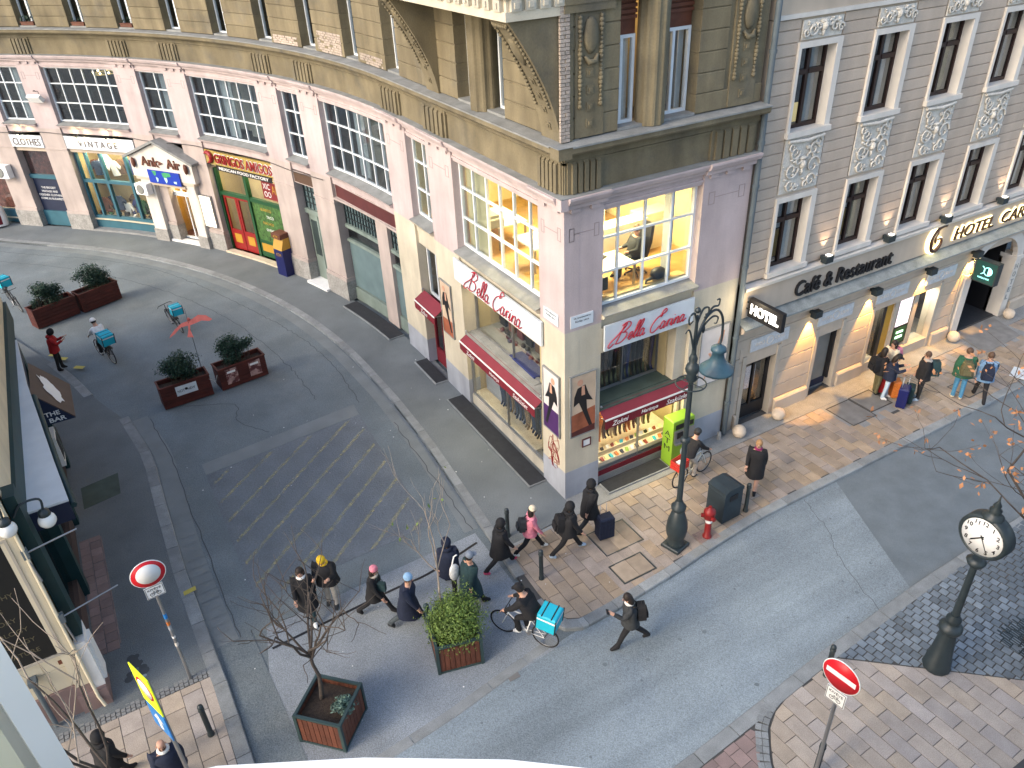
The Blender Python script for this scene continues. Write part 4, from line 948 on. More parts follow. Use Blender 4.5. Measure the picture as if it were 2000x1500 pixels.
# doormats and thresholds along the fronts
def doormat(fr, a0, a1, o0, o1, label):
    e = empty('door_mat', fr((a0+a1)/2,(o0+o1)/2,0), label=label, cat='door mat'); inv = Matrix.Translation(-fr((a0+a1)/2,(o0+o1)/2,0))
    mb = MB(); mb.strip(fr,a0,a1,.0,.05,o0,o1); mb.v = [tuple(inv @ Vector(v)) for v in mb.v]; mb.build('edging', 'kerb_stone', e)
    mb = MB(); mb.strip(fr,a0+.03,a1-.03,.02,.062,o0+.01,o1-.04); mb.v = [tuple(inv @ Vector(v)) for v in mb.v]; mb.build('mat', 'door_mat', e)
doormat(FL, .95, 6.3, .01, .6, 'long black mat under the lane-side hosiery window')
doormat(FL, 7.4, 9.2, .01, .5, 'short black mat before the small red-bottomed door')
doormat(FL, 11.3, 15.2, -.1, .55, 'black mat before the grey shuttered front')
doormat(FR, 1.15, 3.3, .02, .5, 'dark ribbed step mat below the street-side display window')
# small door bay
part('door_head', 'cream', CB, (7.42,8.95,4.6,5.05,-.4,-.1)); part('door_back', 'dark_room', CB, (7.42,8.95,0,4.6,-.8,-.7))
window(FL, 7.5, 8.9, 2.7, 4.6, -.3, [.5], (), CB, name='transom_window', gm='glass')
d_ = window(FL, 7.5, 8.9, .5, 2.66, -.3, [.5], (), CB, name='shop_door', fw=.08, fm='red_awning', gm='glass'); part('kick_panel', 'red_awning', d_, (7.5,8.9,.02,.5,-.38,-.3))
# grey shuttered front
for a0, a1 in ((10.65,11.9),(12.8,15.45)):
    e = empty('shutter_front'); e.parent = CB
    part('stall_riser', 'grey_door', e, (a0,a1,0,.55,-.5,-.3)); part('lower_panel', 'shutter_glass', e, (a0,a1,.6,2.6,-.46,-.36)); part('mid_rail', 'grey_door', e, (a0,a1,2.6,2.72,-.5,-.28)); part('dark_band', 'glass_dark', e, (a0,a1,2.72,3.2,-.42,-.4)); part('top_rail', 'grey_door', e, (a0,a1,3.2,3.34,-.5,-.28))
    part('grille_back', 'shutter_glass', e, (a0,a1,3.34,4.4,-.46,-.42))
    n = int((a1-a0)/.22)
    for k in range(n+1): part('grille_bar', 'iron', e, (a0+(a1-a0)*k/n-.02,a0+(a1-a0)*k/n+.02,3.34,4.4,-.4,-.36))
    for z in (3.6,3.87,4.14): part('grille_bar', 'iron', e, (a0,a1,z-.018,z+.018,-.39,-.35))
part('shopfront_pier', 'pink_low', CB, (11.9,12.8,0,4.4,-.45,-.22)); part('sign_backing', 'dark_room', CB, (10.6,15.5,0,5.0,-.8,-.6))
panel('shop_sign', FL, 13.05, 4.75, 4.8, .5, -.12, 'maroon', t=.08, fm='pink_low', label='blank dark maroon shop fascia above the grey shutters', cat='sign')
part('fascia_rail', 'pink_low', CB, (10.6,15.5,4.4,4.48,-.4,.0))
# house door
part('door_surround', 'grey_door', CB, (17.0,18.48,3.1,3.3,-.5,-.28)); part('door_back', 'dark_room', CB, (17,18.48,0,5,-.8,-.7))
dr = empty('house_door'); dr.parent = CB
part('leaf', 'grey_door', dr, (17.08,17.72,.1,3.1,-.45,-.38)); part('leaf', 'grey_door', dr, (17.76,18.4,.1,3.1,-.45,-.38))
for a in (17.18,17.86): part('glazing', 'glass_dark', dr, (a,a+.44,1.2,2.8,-.385,-.37))
for k in range(6): part('grille_bar', 'iron', dr, (17.05+k*.27,17.08+k*.27,3.3,4.3,-.4,-.36))
for z in (3.55,3.8,4.05): part('grille_bar', 'iron', dr, (17.02,18.46,z,z+.03,-.39,-.355))
part('transom', 'shutter_glass', dr, (17.02,18.46,3.3,4.3,-.46,-.43))
panel('shop_sign', FL, 17.74, 4.72, 1.4, .42, -.12, 'hair_brown', t=.06, fm='pink_low', label='small dark framed sign above the house door', cat='sign')
part('door_step', 'white_paint', CB, (16.95,18.5,0,.1,-.5,.25))
# Mexican food shop
GA, GB = 19.97, 24.7
shop_room(FL, GA, GB, .1, 4.2, 1.6, 'shop_wall', 'wood_tan', 45)
mat('shop_green', (.012,.07,.025), .45, .1); mat('shop_yellow', (.36,.26,.07), .8, .25, 18, .6, 60, fine=.3); mat('menu_print', (.05,.12,.03), .5, .6, 7, fine=.5); mat('shop_red', (.26,.014,.014), .4, .08)
e = panel('shop_sign', FL, 22.35, 4.65, 4.9, .62, -.05, 'shop_yellow', t=.1, label='yellow fascia with red lettering of the Mexican food shop', cat='sign')
text('lettering', 'GRINGOS AMIGOS', T0((.35,0,.1)), 'shop_red', e, w=4.0, h=.42, depth=.05, bold=.01)
text('lettering_outline', 'GRINGOS AMIGOS', T0((.35,0,.102)), 'white_paint', e, w=4.08, h=.47, depth=.02, bold=.025)
mb = MB(); mb.tube(smooth([(-2.35,.12,.14),(-2.1,.22,.16),(-1.85,.1,.16),(-1.9,-.15,.15),(-2.2,-.27,.13)],4), [.03+.08*math.sin(PI*i/16) for i in range(17)], 8); mb.build('chili_emblem', 'shop_red', e)
e = panel('shop_subtitle', FL, 22.3, 4.14, 3.9, .24, -.12, 'black', t=.04, label='narrow black strip with white capitals under the yellow fascia', cat='sign'); text('lettering', 'MEXICAN FOOD FACTORY', T0((0,0,.042)), 'white_paint', e, w=3.5, h=.14, depth=.006, bold=.02)
gs_ = empty('food_shopfront'); gs_.parent = CB
part('cross_rail', 'shop_green', gs_, (GA,GB,2.78,2.95,-.45,-.28)); part('post', 'shop_green', gs_, (22.55,22.72,0.1,4.05,-.45,-.26)); part('post', 'shop_green', gs_, (GB-.14,GB,.1,4.05,-.45,-.26)); part('post', 'shop_green', gs_, (GA,GA+.14,.1,4.05,-.45,-.26))
part('upper_glass', 'glass_shop', gs_, (GA+.14,22.55,2.95,4.02,-.36,-.35)); part('upper_glass', 'glass_shop', gs_, (22.72,GB-.14,2.95,4.02,-.36,-.35))
part('menu_board', 'menu_print', gs_, (GA+.14,22.55,.95,2.78,-.4,-.34)); part('lower_board', 'shop_green', gs_, (GA+.14,22.55,.12,.95,-.42,-.32)); part('poster_strip', 'atm_orange', gs_, (20.6,22.4,.4,.8,-.32,-.305))
M_ = wallM(FL,21.3,-.335,2.3)
for k, ln in enumerate(('BURRITO','TACO','NACHOS','QUESADILLA')): text('menu_lettering', ln, wallM(FL,21.6-.2*(k % 2),-.338,2.5-k*.32), 'white_paint' if k % 2 else 'atm_orange', gs_, h=.13, depth=.004)
for a in (22.75,23.67):
    dl = empty('door_leaf'); dl.parent = gs_
    part('stile', 'shop_red', dl, (a,a+.1,.1,2.78,-.42,-.34)); part('stile', 'shop_red', dl, (a+.78,a+.88,.1,2.78,-.42,-.34)); part('rail', 'shop_red', dl, (a+.1,a+.78,2.66,2.78,-.42,-.34)); part('rail', 'shop_red', dl, (a+.1,a+.78,.1,1.1,-.42,-.34)); part('glass', 'glass_shop', dl, (a+.1,a+.78,1.1,2.66,-.39,-.38)); part('notice', 'atm_orange', dl, (a+.2,a+.68,.45,.9,-.34,-.335))
e = panel('letter_sign', FL, 20.9, 3.5, 1.3, .8, -.37, 'shop_red', t=.02, label='red panel with white letters inside the upper food shop window', cat='sign'); text('lettering', 'XIC\nOO', T0((-.3,0,.022)), 'white_paint', e, w=.5, h=.62, depth=.006); text('lettering', 'AM', T0((.32,.1,.022)), 'atm_orange', e, w=.5, h=.4, depth=.006)
part('door_step', 'shop_floor', CB, (GA,GB,0,.1,-.5,.12))
e = panel('menu_case', FL, 25.35, 1.95, .75, 1.5, .01, 'glow_sign', t=.1, fm='steel', label='brightly lit menu case on the pilaster beside the food shop door', cat='sign')
# blue cash machine
e = empty('cash_machine', FL(20.05,.22,0), label='dark blue cash machine with yellow top beside the food shop', cat='cash machine'); q = FL(20.2,.3,0)-FL(19.9,.3,0); e.rotation_euler.z = math.atan2(q.y,q.x)-PI
mb = MB(); mb.bev(-.33,.33,-.26,.28,0,1.25,.02); mb.build('cabinet', 'atm_blue', e)
mb = MB(); mb.ext([(-.28,1.25),(.28,1.25),(.28,1.75),(-.1,1.75)], Matrix.Translation((-.33,0,0)) @ Matrix.Rotation(R(90),4,'Z') @ Matrix.Rotation(R(90),4,'X'), .66); mb.build('keypad_housing', 'atm_orange', e)
mb = MB(); mb.bev(-.33,.33,-.24,.28,1.75,1.98,.02); mb.build('header', 'wood_tan', e)
text('lettering', 'ATM', T0((0,-.265,1.0)) @ Matrix.Rotation(R(90),4,'X'), 'atm_orange', e, w=.36, h=.16, depth=.004); text('lettering', 'ATM', T0((0,-.245,1.86)) @ Matrix.Rotation(R(90),4,'X'), 'atm_orange', e, w=.34, h=.12, depth=.004)
# travel agency portal
pt = empty('portal'); pt.parent = CB
for a0, a1 in ((28.55,29.35),(25.75,26.35)): part('pier', 'hotel_white', pt, (a0,a1,.6,3.2,-.2,.22)); part('pier_base', 'plinth_stone', pt, (a0-.04,a1+.04,0,.6,-.2,.26))
mb = MB(); mb.ext([(-2.05,0),(2.05,0),(2.05,.95),(0,1.75),(-2.05,.95)], wallM(FL,27.55,-.15,3.3), .5); mb.build('pediment', 'hotel_white', pt)
for s_ in (-1,1):
    mb = MB(); M_ = wallM(FL,27.55,-.15,3.3); mb.ext([(s_*2.3,.88),(s_*2.3,1.0),(0,1.9),(0,1.78)], M_, .68); mb.build('roof_slope', 'ledge_grey', pt)
    mb = MB(); mb.lathe([(.02,0),(.16,.0),(.18,.05),(.08,.1)], wallM(FL,27.55-s_*1.75,.36,4.0) @ Matrix.Diagonal((.7,1.4,1,1)), 12); mb.build('medallion', 'wood_tan', pt)
part('pier_cap', 'hotel_smooth', pt, (28.4,29.5,3.16,3.32,-.2,.3)); part('pier_cap', 'hotel_smooth', pt, (25.6,26.5,3.16,3.32,-.2,.3))
e = empty('travel_sign', M=wallM(FL,27.5,.36,4.12), label='brown lettering on the little travel agency pediment', cat='sign'); text('lettering', 'Ank   Air', T0((0,0,0)), 'wood_tan', e, w=2.6, h=.45, depth=.04, bold=.02)
mb = MB(); mb.ext([(-.15,.1),(.0,.06),(.16,0),(.0,-.06),(-.15,-.1),(-.08,0)], T0((0,-.02,0)), .04); mb.build('plane_emblem', 'wood_tan', e)
mat('map_blue', (.01,.04,.35), .4, .1); mat('map_land', (.5,.75,.7), .5, .2, 12); mat('map_green', (.05,.3,.12), .5, .2, 12)
e = panel('map_sign', FL, 27.45, 3.42, 2.1, .62, .37, 'map_blue', t=.05, label='blue world map panel under the travel agency pediment', cat='sign')
flat('land', 'map_green', e, [[(-.1,.22),(.15,.28),(.45,.26),(.5,.12),(.2,.05),(.1,-.02),(-.05,.05)],[(-.75,.28),(-.45,.28),(-.5,.1),(-.62,.05)]], .05); flat('land', 'map_land', e, [[(.0,.02),(.2,.0),(.18,-.15),(.08,-.25),(.02,-.1)],[(-.55,.0),(-.4,-.05),(-.45,-.2),(-.52,-.26)],[(.6,-.12),(.8,-.1),(.78,-.22),(.62,-.2)]], .052)
part('canopy', 'hotel_smooth', pt, (26.3,28.6,2.95,3.08,-.2,.3)); shop_room(FL, 26.4, 28.5, .1, 2.95, 1.5, 'atm_orange', 'wood_tan', 28)
window(FL, 26.36, 28.54, .1, 2.4, -.3, [.4,.75], (), CB, name='glass_door', gm='glass_shop', fw=.1); window(FL, 26.36, 28.54, 2.42, 2.95, -.3, [.5], (), CB, name='door_fanlight', gm='glass_shop')
part('door_step', 'white_paint', CB, (26.3,28.6,0,.1,-.4,.15))
# vintage clothes shop
VA, VB = 29.4, 33.72
shop_room(FL, VA, VB, .6, 4.1, 1.7, 'shop_wall', 'shop_floor', 85)
e = panel('shop_sign', FL, 31.7, 4.6, 4.5, .62, -.02, 'sign_white', t=.06, label='pale fascia with two lit lamps over the blue-framed shop', cat='sign')
text('lettering', 'VINTAGE', T0((0,-.02,.062)), 'hair_brown', e, w=2.4, h=.3, depth=.012, spacing=1.6)
vs_ = empty('vintage_shopfront'); vs_.parent = CB
part('stall_riser', 'teal_paint', vs_, (VA,VB,.1,.75,-.45,-.28)); part('cross_rail', 'teal_paint', vs_, (VA,VB,2.5,2.66,-.45,-.27)); part('head_rail', 'hotel_smooth', vs_, (VA,VB,4.1,4.28,-.45,-.1))
for a in (VA,30.55,32.1,33.05,VB-.1): part('post', 'teal_paint', vs_, (a,a+(.14 if a in (30.55,32.1) else .1),.76,4.1,-.44,-.27))
for z0, z1 in ((.76,2.5),(2.66,4.1)):
    for a0, a1 in ((VA+.1,30.55),(30.69,32.1),(32.24,33.05),(33.15,VB-.1)): part('pane', 'glass_shop', vs_, (a0,a1,z0,z1,-.36,-.35))
part('door_step', 'granite', CB, (VA,VB,0,.1,-.5,.1))
GM = ['tights_print','jeans_dark','hair_brown','shop_green','maroon','wood_tan','white_curtain','tights_blue','black']
def garment(m):
    mb = MB(); mb.ext([(-.2,-.4),(.2,-.4),(.19,.1),(.36,-.1),(.42,.02),(.2,.32),(.07,.35),(0,.3),(-.07,.35),(-.2,.32),(-.42,.02),(-.36,-.1),(-.19,.1)], Matrix(), .1); return mb.mesh('garment', m)
gmesh = {}
for k in range(22):
    m = GM[(k*4+k//9) % len(GM)]
    if m not in gmesh: gmesh[m] = garment(m)
    a = VA+.35+(k % 11)*.36; z = 1.25 if k < 11 else 3.25
    link('garment', gmesh[m], M=wallM(FL,a,-.75-.5*random.random(),z+random.uniform(-.25,.25)) @ Matrix.Rotation(random.uniform(-.2,.2),4,'Z'), label='%s garment from the right in the %s row of the vintage window' % (ORD[k % 11], 'lower' if k < 11 else 'upper'), cat='garment', group='vintage window garments')
for k in range(16):
    b_ = MB(); b_.bev(-.13,.13,-.06,.06,0,.1+.05*(k % 3),.02); b_.build('shoe', GM[k % 9], M=T0(FL(VA+.3+k*.26,-.5-.25*(k % 2),.76)) @ Matrix.Rotation(k*.7,4,'Z'), label='%s shoes from the right on the floor of the vintage window' % ORD[k], cat='shoes', group='vintage window shoes')
for k in range(14):
    m = GM[(k*5) % len(GM)]; m = 'black' if k % 3 == 0 else m
    if m not in gmesh: gmesh[m] = garment(m)
    link('garment', gmesh[m], M=wallM(FL,1.95+k*.26,-1.1-.1*(k % 2),3.25) @ Matrix.Scale(.8,4), label='%s garment from the corner hung at the back of the upper lane-side window' % ORD[k], cat='garment', group='lane-side window garments')
def spotlamp(fr, a, z, label, group=None, power=90):
    e = empty('sign_lamp', M=wallM(fr,a,.0,z), label=label, cat='lamp', group=group)
    mb = MB(); mb.tube([(0,0,0),(0,.1,.2),(0,.06,.34)], .014, 6); mb.build('arm', 'iron', e)
    mb = MB(); mb.lathe([(.03,.08),(.05,.0),(.07,-.06)], T0((0,.04,.36)) @ Matrix.Rotation(R(-50),4,'X'), 10); mb.build('shade', 'iron', e)
    mb = MB(); mb.ball((0,-.03,.33),.035,8); mb.build('bulb', 'glow_warm', e)
    d = bpy.data.lights.new('sign_spot','SPOT'); d.energy = power; d.color = (1,.76,.4); d.spot_size = R(120); d.spot_blend = .9; d.shadow_soft_size = .05
    o = bpy.data.objects.new('sign_spot', d); COL.objects.link(o); o.parent = e; o.location = (0,.0,.42); o.rotation_euler = (R(15),0,0)
spotlamp(FL, 30.75, 4.95, 'lit lamp over the right half of the blue-framed shop fascia'); spotlamp(FL, 32.6, 4.95, 'lit lamp over the left half of the blue-framed shop fascia'); spotlamp(FL, 36.1, 4.95, 'lit lamp over the narrow fascia at the left edge')
# clothes bay
e = panel('shop_sign', FL, 36.1, 4.58, 2.0, .6, -.02, 'sign_white', t=.06, label='narrow pale fascia with dark capitals at the left edge', cat='sign'); text('lettering', 'CLOTHES', T0((0,-.03,.062)), 'hair_brown', e, w=1.7, h=.34, depth=.012)
mat('ethnic_print', (.13,.045,.035), .8, .6, 5, fine=.6)
cl = empty('clothes_bay'); cl.parent = CB
part('head_rail', 'hotel_smooth', cl, (35.1,37.1,4.06,4.28,-.45,-.1)); part('textile', 'ethnic_print', cl, (35.15,37.05,2.75,4.06,-.5,-.46)); part('pane', 'glass', cl, (35.15,37.05,2.75,4.06,-.38,-.37)); part('rail', 'teal_paint', cl, (35.1,37.1,2.55,2.75,-.45,-.28)); part('window_print', 'navy', cl, (35.15,37.05,.8,2.55,-.4,-.36)); part('stall_riser', 'teal_paint', cl, (35.1,37.1,.0,.8,-.45,-.28))
for k, ln in enumerate(('THE BIGGEST','VINTAGE AND','DESIGNER CLOTHING','STORE IN BUDAPEST')): text('window_lettering', ln, wallM(FL,36.2,-.355,2.05-k*.2), 'white_paint', cl, h=.11, depth=.004)
# leftmost bay: display behind an AC unit
lb = empty('end_bay'); lb.parent = CB
shop_room(FL, 38.5, 43.1, .3, 4.2, 1.5, 'ethnic_print', 'shop_floor', 20); part('stall_riser', 'teal_paint', lb, (38.5,43.1,0,.7,-.45,-.28)); part('pane', 'glass_shop', lb, (38.5,43.1,.7,4.2,-.38,-.37)); part('head_rail', 'hotel_smooth', lb, (38.5,43.1,4.2,5.02,-.45,-.05))
def ac_unit(fr, a, z, w, label, o=.02):
    e = empty('air_conditioner', M=wallM(fr,a,o,z), label=label, cat='air conditioner')
    mb = MB(); mb.mbox(T0((0,0,.2)), w, w*.72, .34); mb.build('casing', 'white_paint', e)
    mb = MB(); mb.lathe([(.02,0),(w*.3,0),(w*.3,.02),(w*.27,.03)], T0((-.06,0,.37)), 16); mb.build('fan_grille', 'grey_plastic', e)
    for s_ in (-1,1):
        mb = MB(); mb.tube([(s_*w*.35,-w*.4,0),(s_*w*.35,-w*.4,.36)], .015, 6); mb.build('bracket', 'iron', e)
ac_unit(FL, 29.05, 2.75, .75, 'white air conditioner on the pier between the map panel and the vintage window', o=.24); ac_unit(FL, 38.2, 3.0, .95, 'white air conditioner at the left edge of the lane front')
e = empty('flood_lamp', M=wallM(FL,34.3,.0,6.75), label='white flood lamp with cable on the pink pilaster at upper left', cat='lamp')
mb = MB(); mb.mbox(T0((0,0,.3)) @ Matrix.Rotation(R(35),4,'X'), .75,.34,.2); mb.build('housing', 'white_paint', e); mb = MB(); mb.tube([(-.2,.3,0),(-.1,.32,.2),(.2,.3,.2),(.25,.1,.28)],.015,5); mb.build('cable', 'black', e)
mb = MB(); pr = [(.5,0),(.52,.5),(.46,1.0),(.3,1.25)]; mb.lathe(pr, None, 14); o = mb.build('rolled_banner', 'white_paint', label='white rolled object with red edge at the left edge of the lane front', cat='banner', M=T0(FL(39.6,.5,0)) @ Matrix.Rotation(R(-12),4,'X'))
mb = MB(); mb.lathe([(.53,.1),(.55,.5),(.5,.95)], None, 14); o2 = mb.build('red_edge', 'red_awning', o); o2.location = (-.12,-.06,0)
# cables along the front
mb = MB(); pts = [FL(s_, .06, 5.03+.05*math.sin(s_*1.3)) for s_ in [16+i*.6 for i in range(45)]]; mb.tube(pts, .014, 5); mb.build('facade_cable', 'black', label='thin black cable looped along the pink front above the shop signs', cat='cable')
# posters
mat('poster_red', (.32,.1,.05), .5, .5, 1.6); mat('poster_white', (.62,.58,.55), .5, .1); mat('poster_purple', (.06,.02,.1), .5, .1); mat('poster_beige', (.55,.42,.3), .5, .15, 2); mat('figure_skin', (.55,.3,.2), .6, .1)
def figure(e, m1, m2, sx=1):
    flat('figure', m1, e, [[(-.18*sx,.55),(.06*sx,.6),(.16*sx,.3),(.3*sx,.05),(.1*sx,.12),(.12*sx,-.2),(.3*sx,-.75),(.2*sx,-.78),(-.02*sx,-.2),(-.14*sx,.1),(-.3*sx,.02),(-.28*sx,.3)]], .042); flat('figure_head', m2, e, [[(-.1*sx+.09*math.cos(t),.7+.1*math.sin(t)) for t in [i*PI/4 for i in range(8)]],[(-.05*sx,.58),(.03*sx,.58),(.05*sx,.3),(-.06*sx,.3)]], .046)
e = panel('poster', FR, .54, 3.02, .76, 1.86, .008, 'poster_beige', fm='ledge_grey', label='framed poster of a figure in black on red, street side of the corner pier', cat='poster')
flat('lower_field', 'poster_red', e, [[(-.38,-.93),(.38,-.93),(.38,-.15),(-.38,-.25)]], .041); flat('floor', 'maroon', e, [[(-.38,-.93),(.38,-.93),(.38,-.72),(-.38,-.78)]], .0425); figure(e, 'black', 'figure_skin')
e = panel('poster', FL, .58, 2.95, .74, 1.86, .008, 'poster_white', fm='ledge_grey', label='framed white and purple poster, lane side of the corner pier', cat='poster')
flat('lower_field', 'poster_purple', e, [[(-.37,-.93),(.37,-.93),(.37,-.2),(-.37,-.2)]], .041); figure(e, 'black', 'figure_skin', -1)
e = panel('poster', FL, 6.85, 3.05, .74, 1.86, .008, 'poster_beige', fm='ledge_grey', label='framed poster of a dark figure between the two lane awnings', cat='poster'); flat('lower_field', 'poster_red', e, [[(-.37,-.93),(.37,-.93),(.37,-.35),(-.37,-.4)]], .041); figure(e, 'black', 'figure_skin')
e = panel('poster', FR, 4.98, 3.05, 1.0, 1.8, .008, 'poster_white', fm='ledge_grey', label='framed pale poster of a dancer right of the street lamp', cat='poster'); flat('figure', 'figure_skin', e, [[(.25,.75),(.35,.7),(.3,.35),(.15,.2),(.1,.3)],[(-.2,.1),(-.12,.12),(.05,-.15),(0,-.2)],[(.3,.05),(.22,-.1),(-.02,-.28),(.02,-.2)],[(-.3,-.75),(-.25,-.75),(-.05,-.25),(-.12,-.28)]], .042)
for k, (fr, a, lab) in enumerate(((FR,.5,'white street name plate on the street side of the corner'),(FL,.58,'white street name plate on the lane side of the corner'))):
    e = panel('street_name_plate', fr, a, 5.5, .66, .32, .004, 'sign_white', t=.02, label=lab, cat='sign'); text('lettering', 'Király utca', T0((0,-.01,.021)), 'black', e, w=.4, h=.07, depth=.003); text('lettering', 'VII. Erzsébetváros', T0((0,.09,.021)), 'black', e, w=.5, h=.04, depth=.003)
e = panel('notice', FR, .68, 1.72, .22, .2, .004, 'white_paint', t=.015, fm='maroon', label='small red-framed notice under the red poster', cat='sign')
mb = MB(); M_ = wallM(FL,.55,.006,1.35)
for k in range(9): pts = smooth([(random.uniform(-.3,.3),random.uniform(-.5,.5)+.1*k-.4,0) for _ in range(5)],5); mb.tube([M_ @ Vector((max(-.4,min(.4,p.x)),max(-.55,min(.6,p.y)),.0)) for p in pts], .007, 4)
mb.build('graffiti', 'hydrant_red', label='red scribbled graffiti low on the corner pier', cat='graffiti')
# green cash machine by the street-side window
e = empty('cash_machine', FR(3.72,.22,0), 0, label='lime green cash machine standing before the street-side window', cat='cash machine')
mb = MB(); mb.bev(-.38,.38,-.26,.18,0.02,1.58,.02); mb.build('cabinet', 'atm_green', e)
mb = MB(); mb.box(-.3,.34,-.275,-.25,1.3,1.46); mb.build('dark_slot', 'black', e); mb = MB(); mb.box(-.34,.36,-.3,-.25,.86,1.26); mb.build('panel', 'steel', e); mb = MB(); mb.box(-.26,.04,-.312,-.295,1.0,1.2); mb.build('screen', 'black', e); mb = MB(); mb.box(-.32,.34,-.36,-.26,.8,.85); mb.build('shelf', 'steel', e)
mb = MB(); mb.lathe([(.02,0),(.18,0),(.18,.01)], T0((.12,-.262,.45)) @ Matrix.Rotation(R(90),4,'X'), 18); mb.build('emblem', 'sign_white', e)
for k, ch in enumerate('ATM'): text('lettering', ch, T0((-.383,-.04,1.1-k*.25)) @ Matrix.Rotation(R(-90),4,'Z') @ Matrix.Rotation(R(90),4,'X'), 'black', e, w=.24, h=.18, depth=.004)

# ------------------------------------------------------------------ hotel
HB = empty('hotel_building', label='beige rusticated hotel with ornate window panels on the right', cat='building')
HX0, HX1 = 5.84, 27.4
def hp(name, m, *st, parent=HB, kind=None): return part(name, m, parent, *st, fr=FR, kind=kind)
WX = [7.4+2.68*k for k in range(8)]                         # window axes
hp('core', 'hotel_smooth', (HX0,HX1,4.95,18,-5,-.72)); hp('core_edge', 'hotel_smooth', (HX0,5.95,4.95,11.6,-.9,-.02))
hp('party_wall', 'hotel_smooth', (HX0,HX0+.1,0,4.95,-5,-.06)); hp('rear_wall', 'dark_room', (HX0,HX1,0,4.95,-5.2,-5)); hp('floor', 'granite', (HX0,HX1,-.05,.02,-5,-.3)); hp('ceiling', 'hotel_smooth', (HX0,HX1,3.9,4.9,-5,-.3))
hp('attic_wall', 'hotel_smooth', (HX0,HX1,11.62,18,-.72,-.01))
hp('main_cornice', 'hotel_white', (HX0,HX1,11.62,11.72,-.1,.06)); mb = MB(); mb.prof(FR,HX0,HX1,[(-.05,12.2),(.1,12.2),(.3,12.45),(.34,12.6),(-.05,12.7)]); mb.build('upper_cornice', 'hotel_white', HB)
# rusticated courses between the windows, each course stone a piece
CH = .29
def courses(a0, a1, z0, z1, m='hotel_block', o=.0, ch=CH, nm='course_stone'):
    z = z0
    while z < z1-.05:
        zz = min(z+ch, z1); mb = MB(); mb.prof(FR,a0,a1,[(-.35,z+.006),(o-.022,z+.006),(o,z+.024),(o,zz-.02),(o-.022,zz-.004),(-.35,zz-.004)]); mb.build(nm, m, HB); z += ch
edges = [5.95] + [v for c in WX for v in (c-.75,c+.75)] + [HX1]
for i in range(0, len(edges)-1, 2): courses(edges[i], edges[i+1], 4.98, 11.6); hp('wall_core', 'hotel_smooth', (edges[i],edges[i+1],4.98,11.6,-.73,-.05))
RELIEF = {}
def relief(w, h, seed):
    """stucco relief panel: scrolls, leaves and a mask, as displaced geometry"""
    if (w,h) in RELIEF: return RELIEF[(w,h)]
    rs = random.Random(seed); mb = MB(); mb.mbox(T0((0,0,.0)), w, h, .04)
    def scroll(cx, cy, r0, turns, sg, rad):
        pts = []; n = 16
        for i in range(n+1): t = i/n; a = sg*(t*turns*2*PI)+rs.uniform(0,.1); rr = r0*(1-t*.85); pts.append((cx+rr*math.cos(a), cy+rr*math.sin(a), .05+.03*t))
        mb.tube(pts, [rad*(1-.5*i/n) for i in range(n+1)], 5)
    for s_ in (-1,1):
        if h > 1:
            for (cx,cy,r0,tn) in ((.42,-.1,.26,1.2),(.36,.36,.2,1.3),(.5,.52,.14,1.2),(.4,-.5,.2,1.2),(.2,-.58,.12,1.1),(.22,.15,.16,.8)): scroll(s_*cx*w/1.5, cy*h/1.45, r0, tn, s_, .035)
        else:
            for (cx,cy,r0,tn) in ((.38,.0,.16,1.2),(.6,-.05,.12,1.2),(.2,.08,.1,1.1)): scroll(s_*cx*w/1.4, cy, r0, tn, s_, .035)
        for k in range(14 if h > 1 else 8):
            x, y = s_*rs.uniform(.05,.48)*w, rs.uniform(-.45,.45)*h; a = rs.uniform(0,6.3)
            mb.ball((x,y,.04), rs.uniform(.03,.06), 6, sq=(1.5,.8,.8))
    mb.ball((0,0 if h > 1 else .05,.05), .11, 8, sq=(.9,1.2,.9)); mb.ball((0,.16 if h > 1 else .15,.04), .1, 6, sq=(1.6,.6,.8)); mb.ball((0,-.2 if h > 1 else -.08,.04), .07, 6, sq=(.7,1.8,.8))
    if h > 1: mb.tube([(-w*.45,h*.47,.06),(0,h*.44,.1),(w*.45,h*.47,.06)], .05, 6)
    RELIEF[(w,h)] = mb.mesh('relief_panel', 'hotel_relief'); return RELIEF[(w,h)]
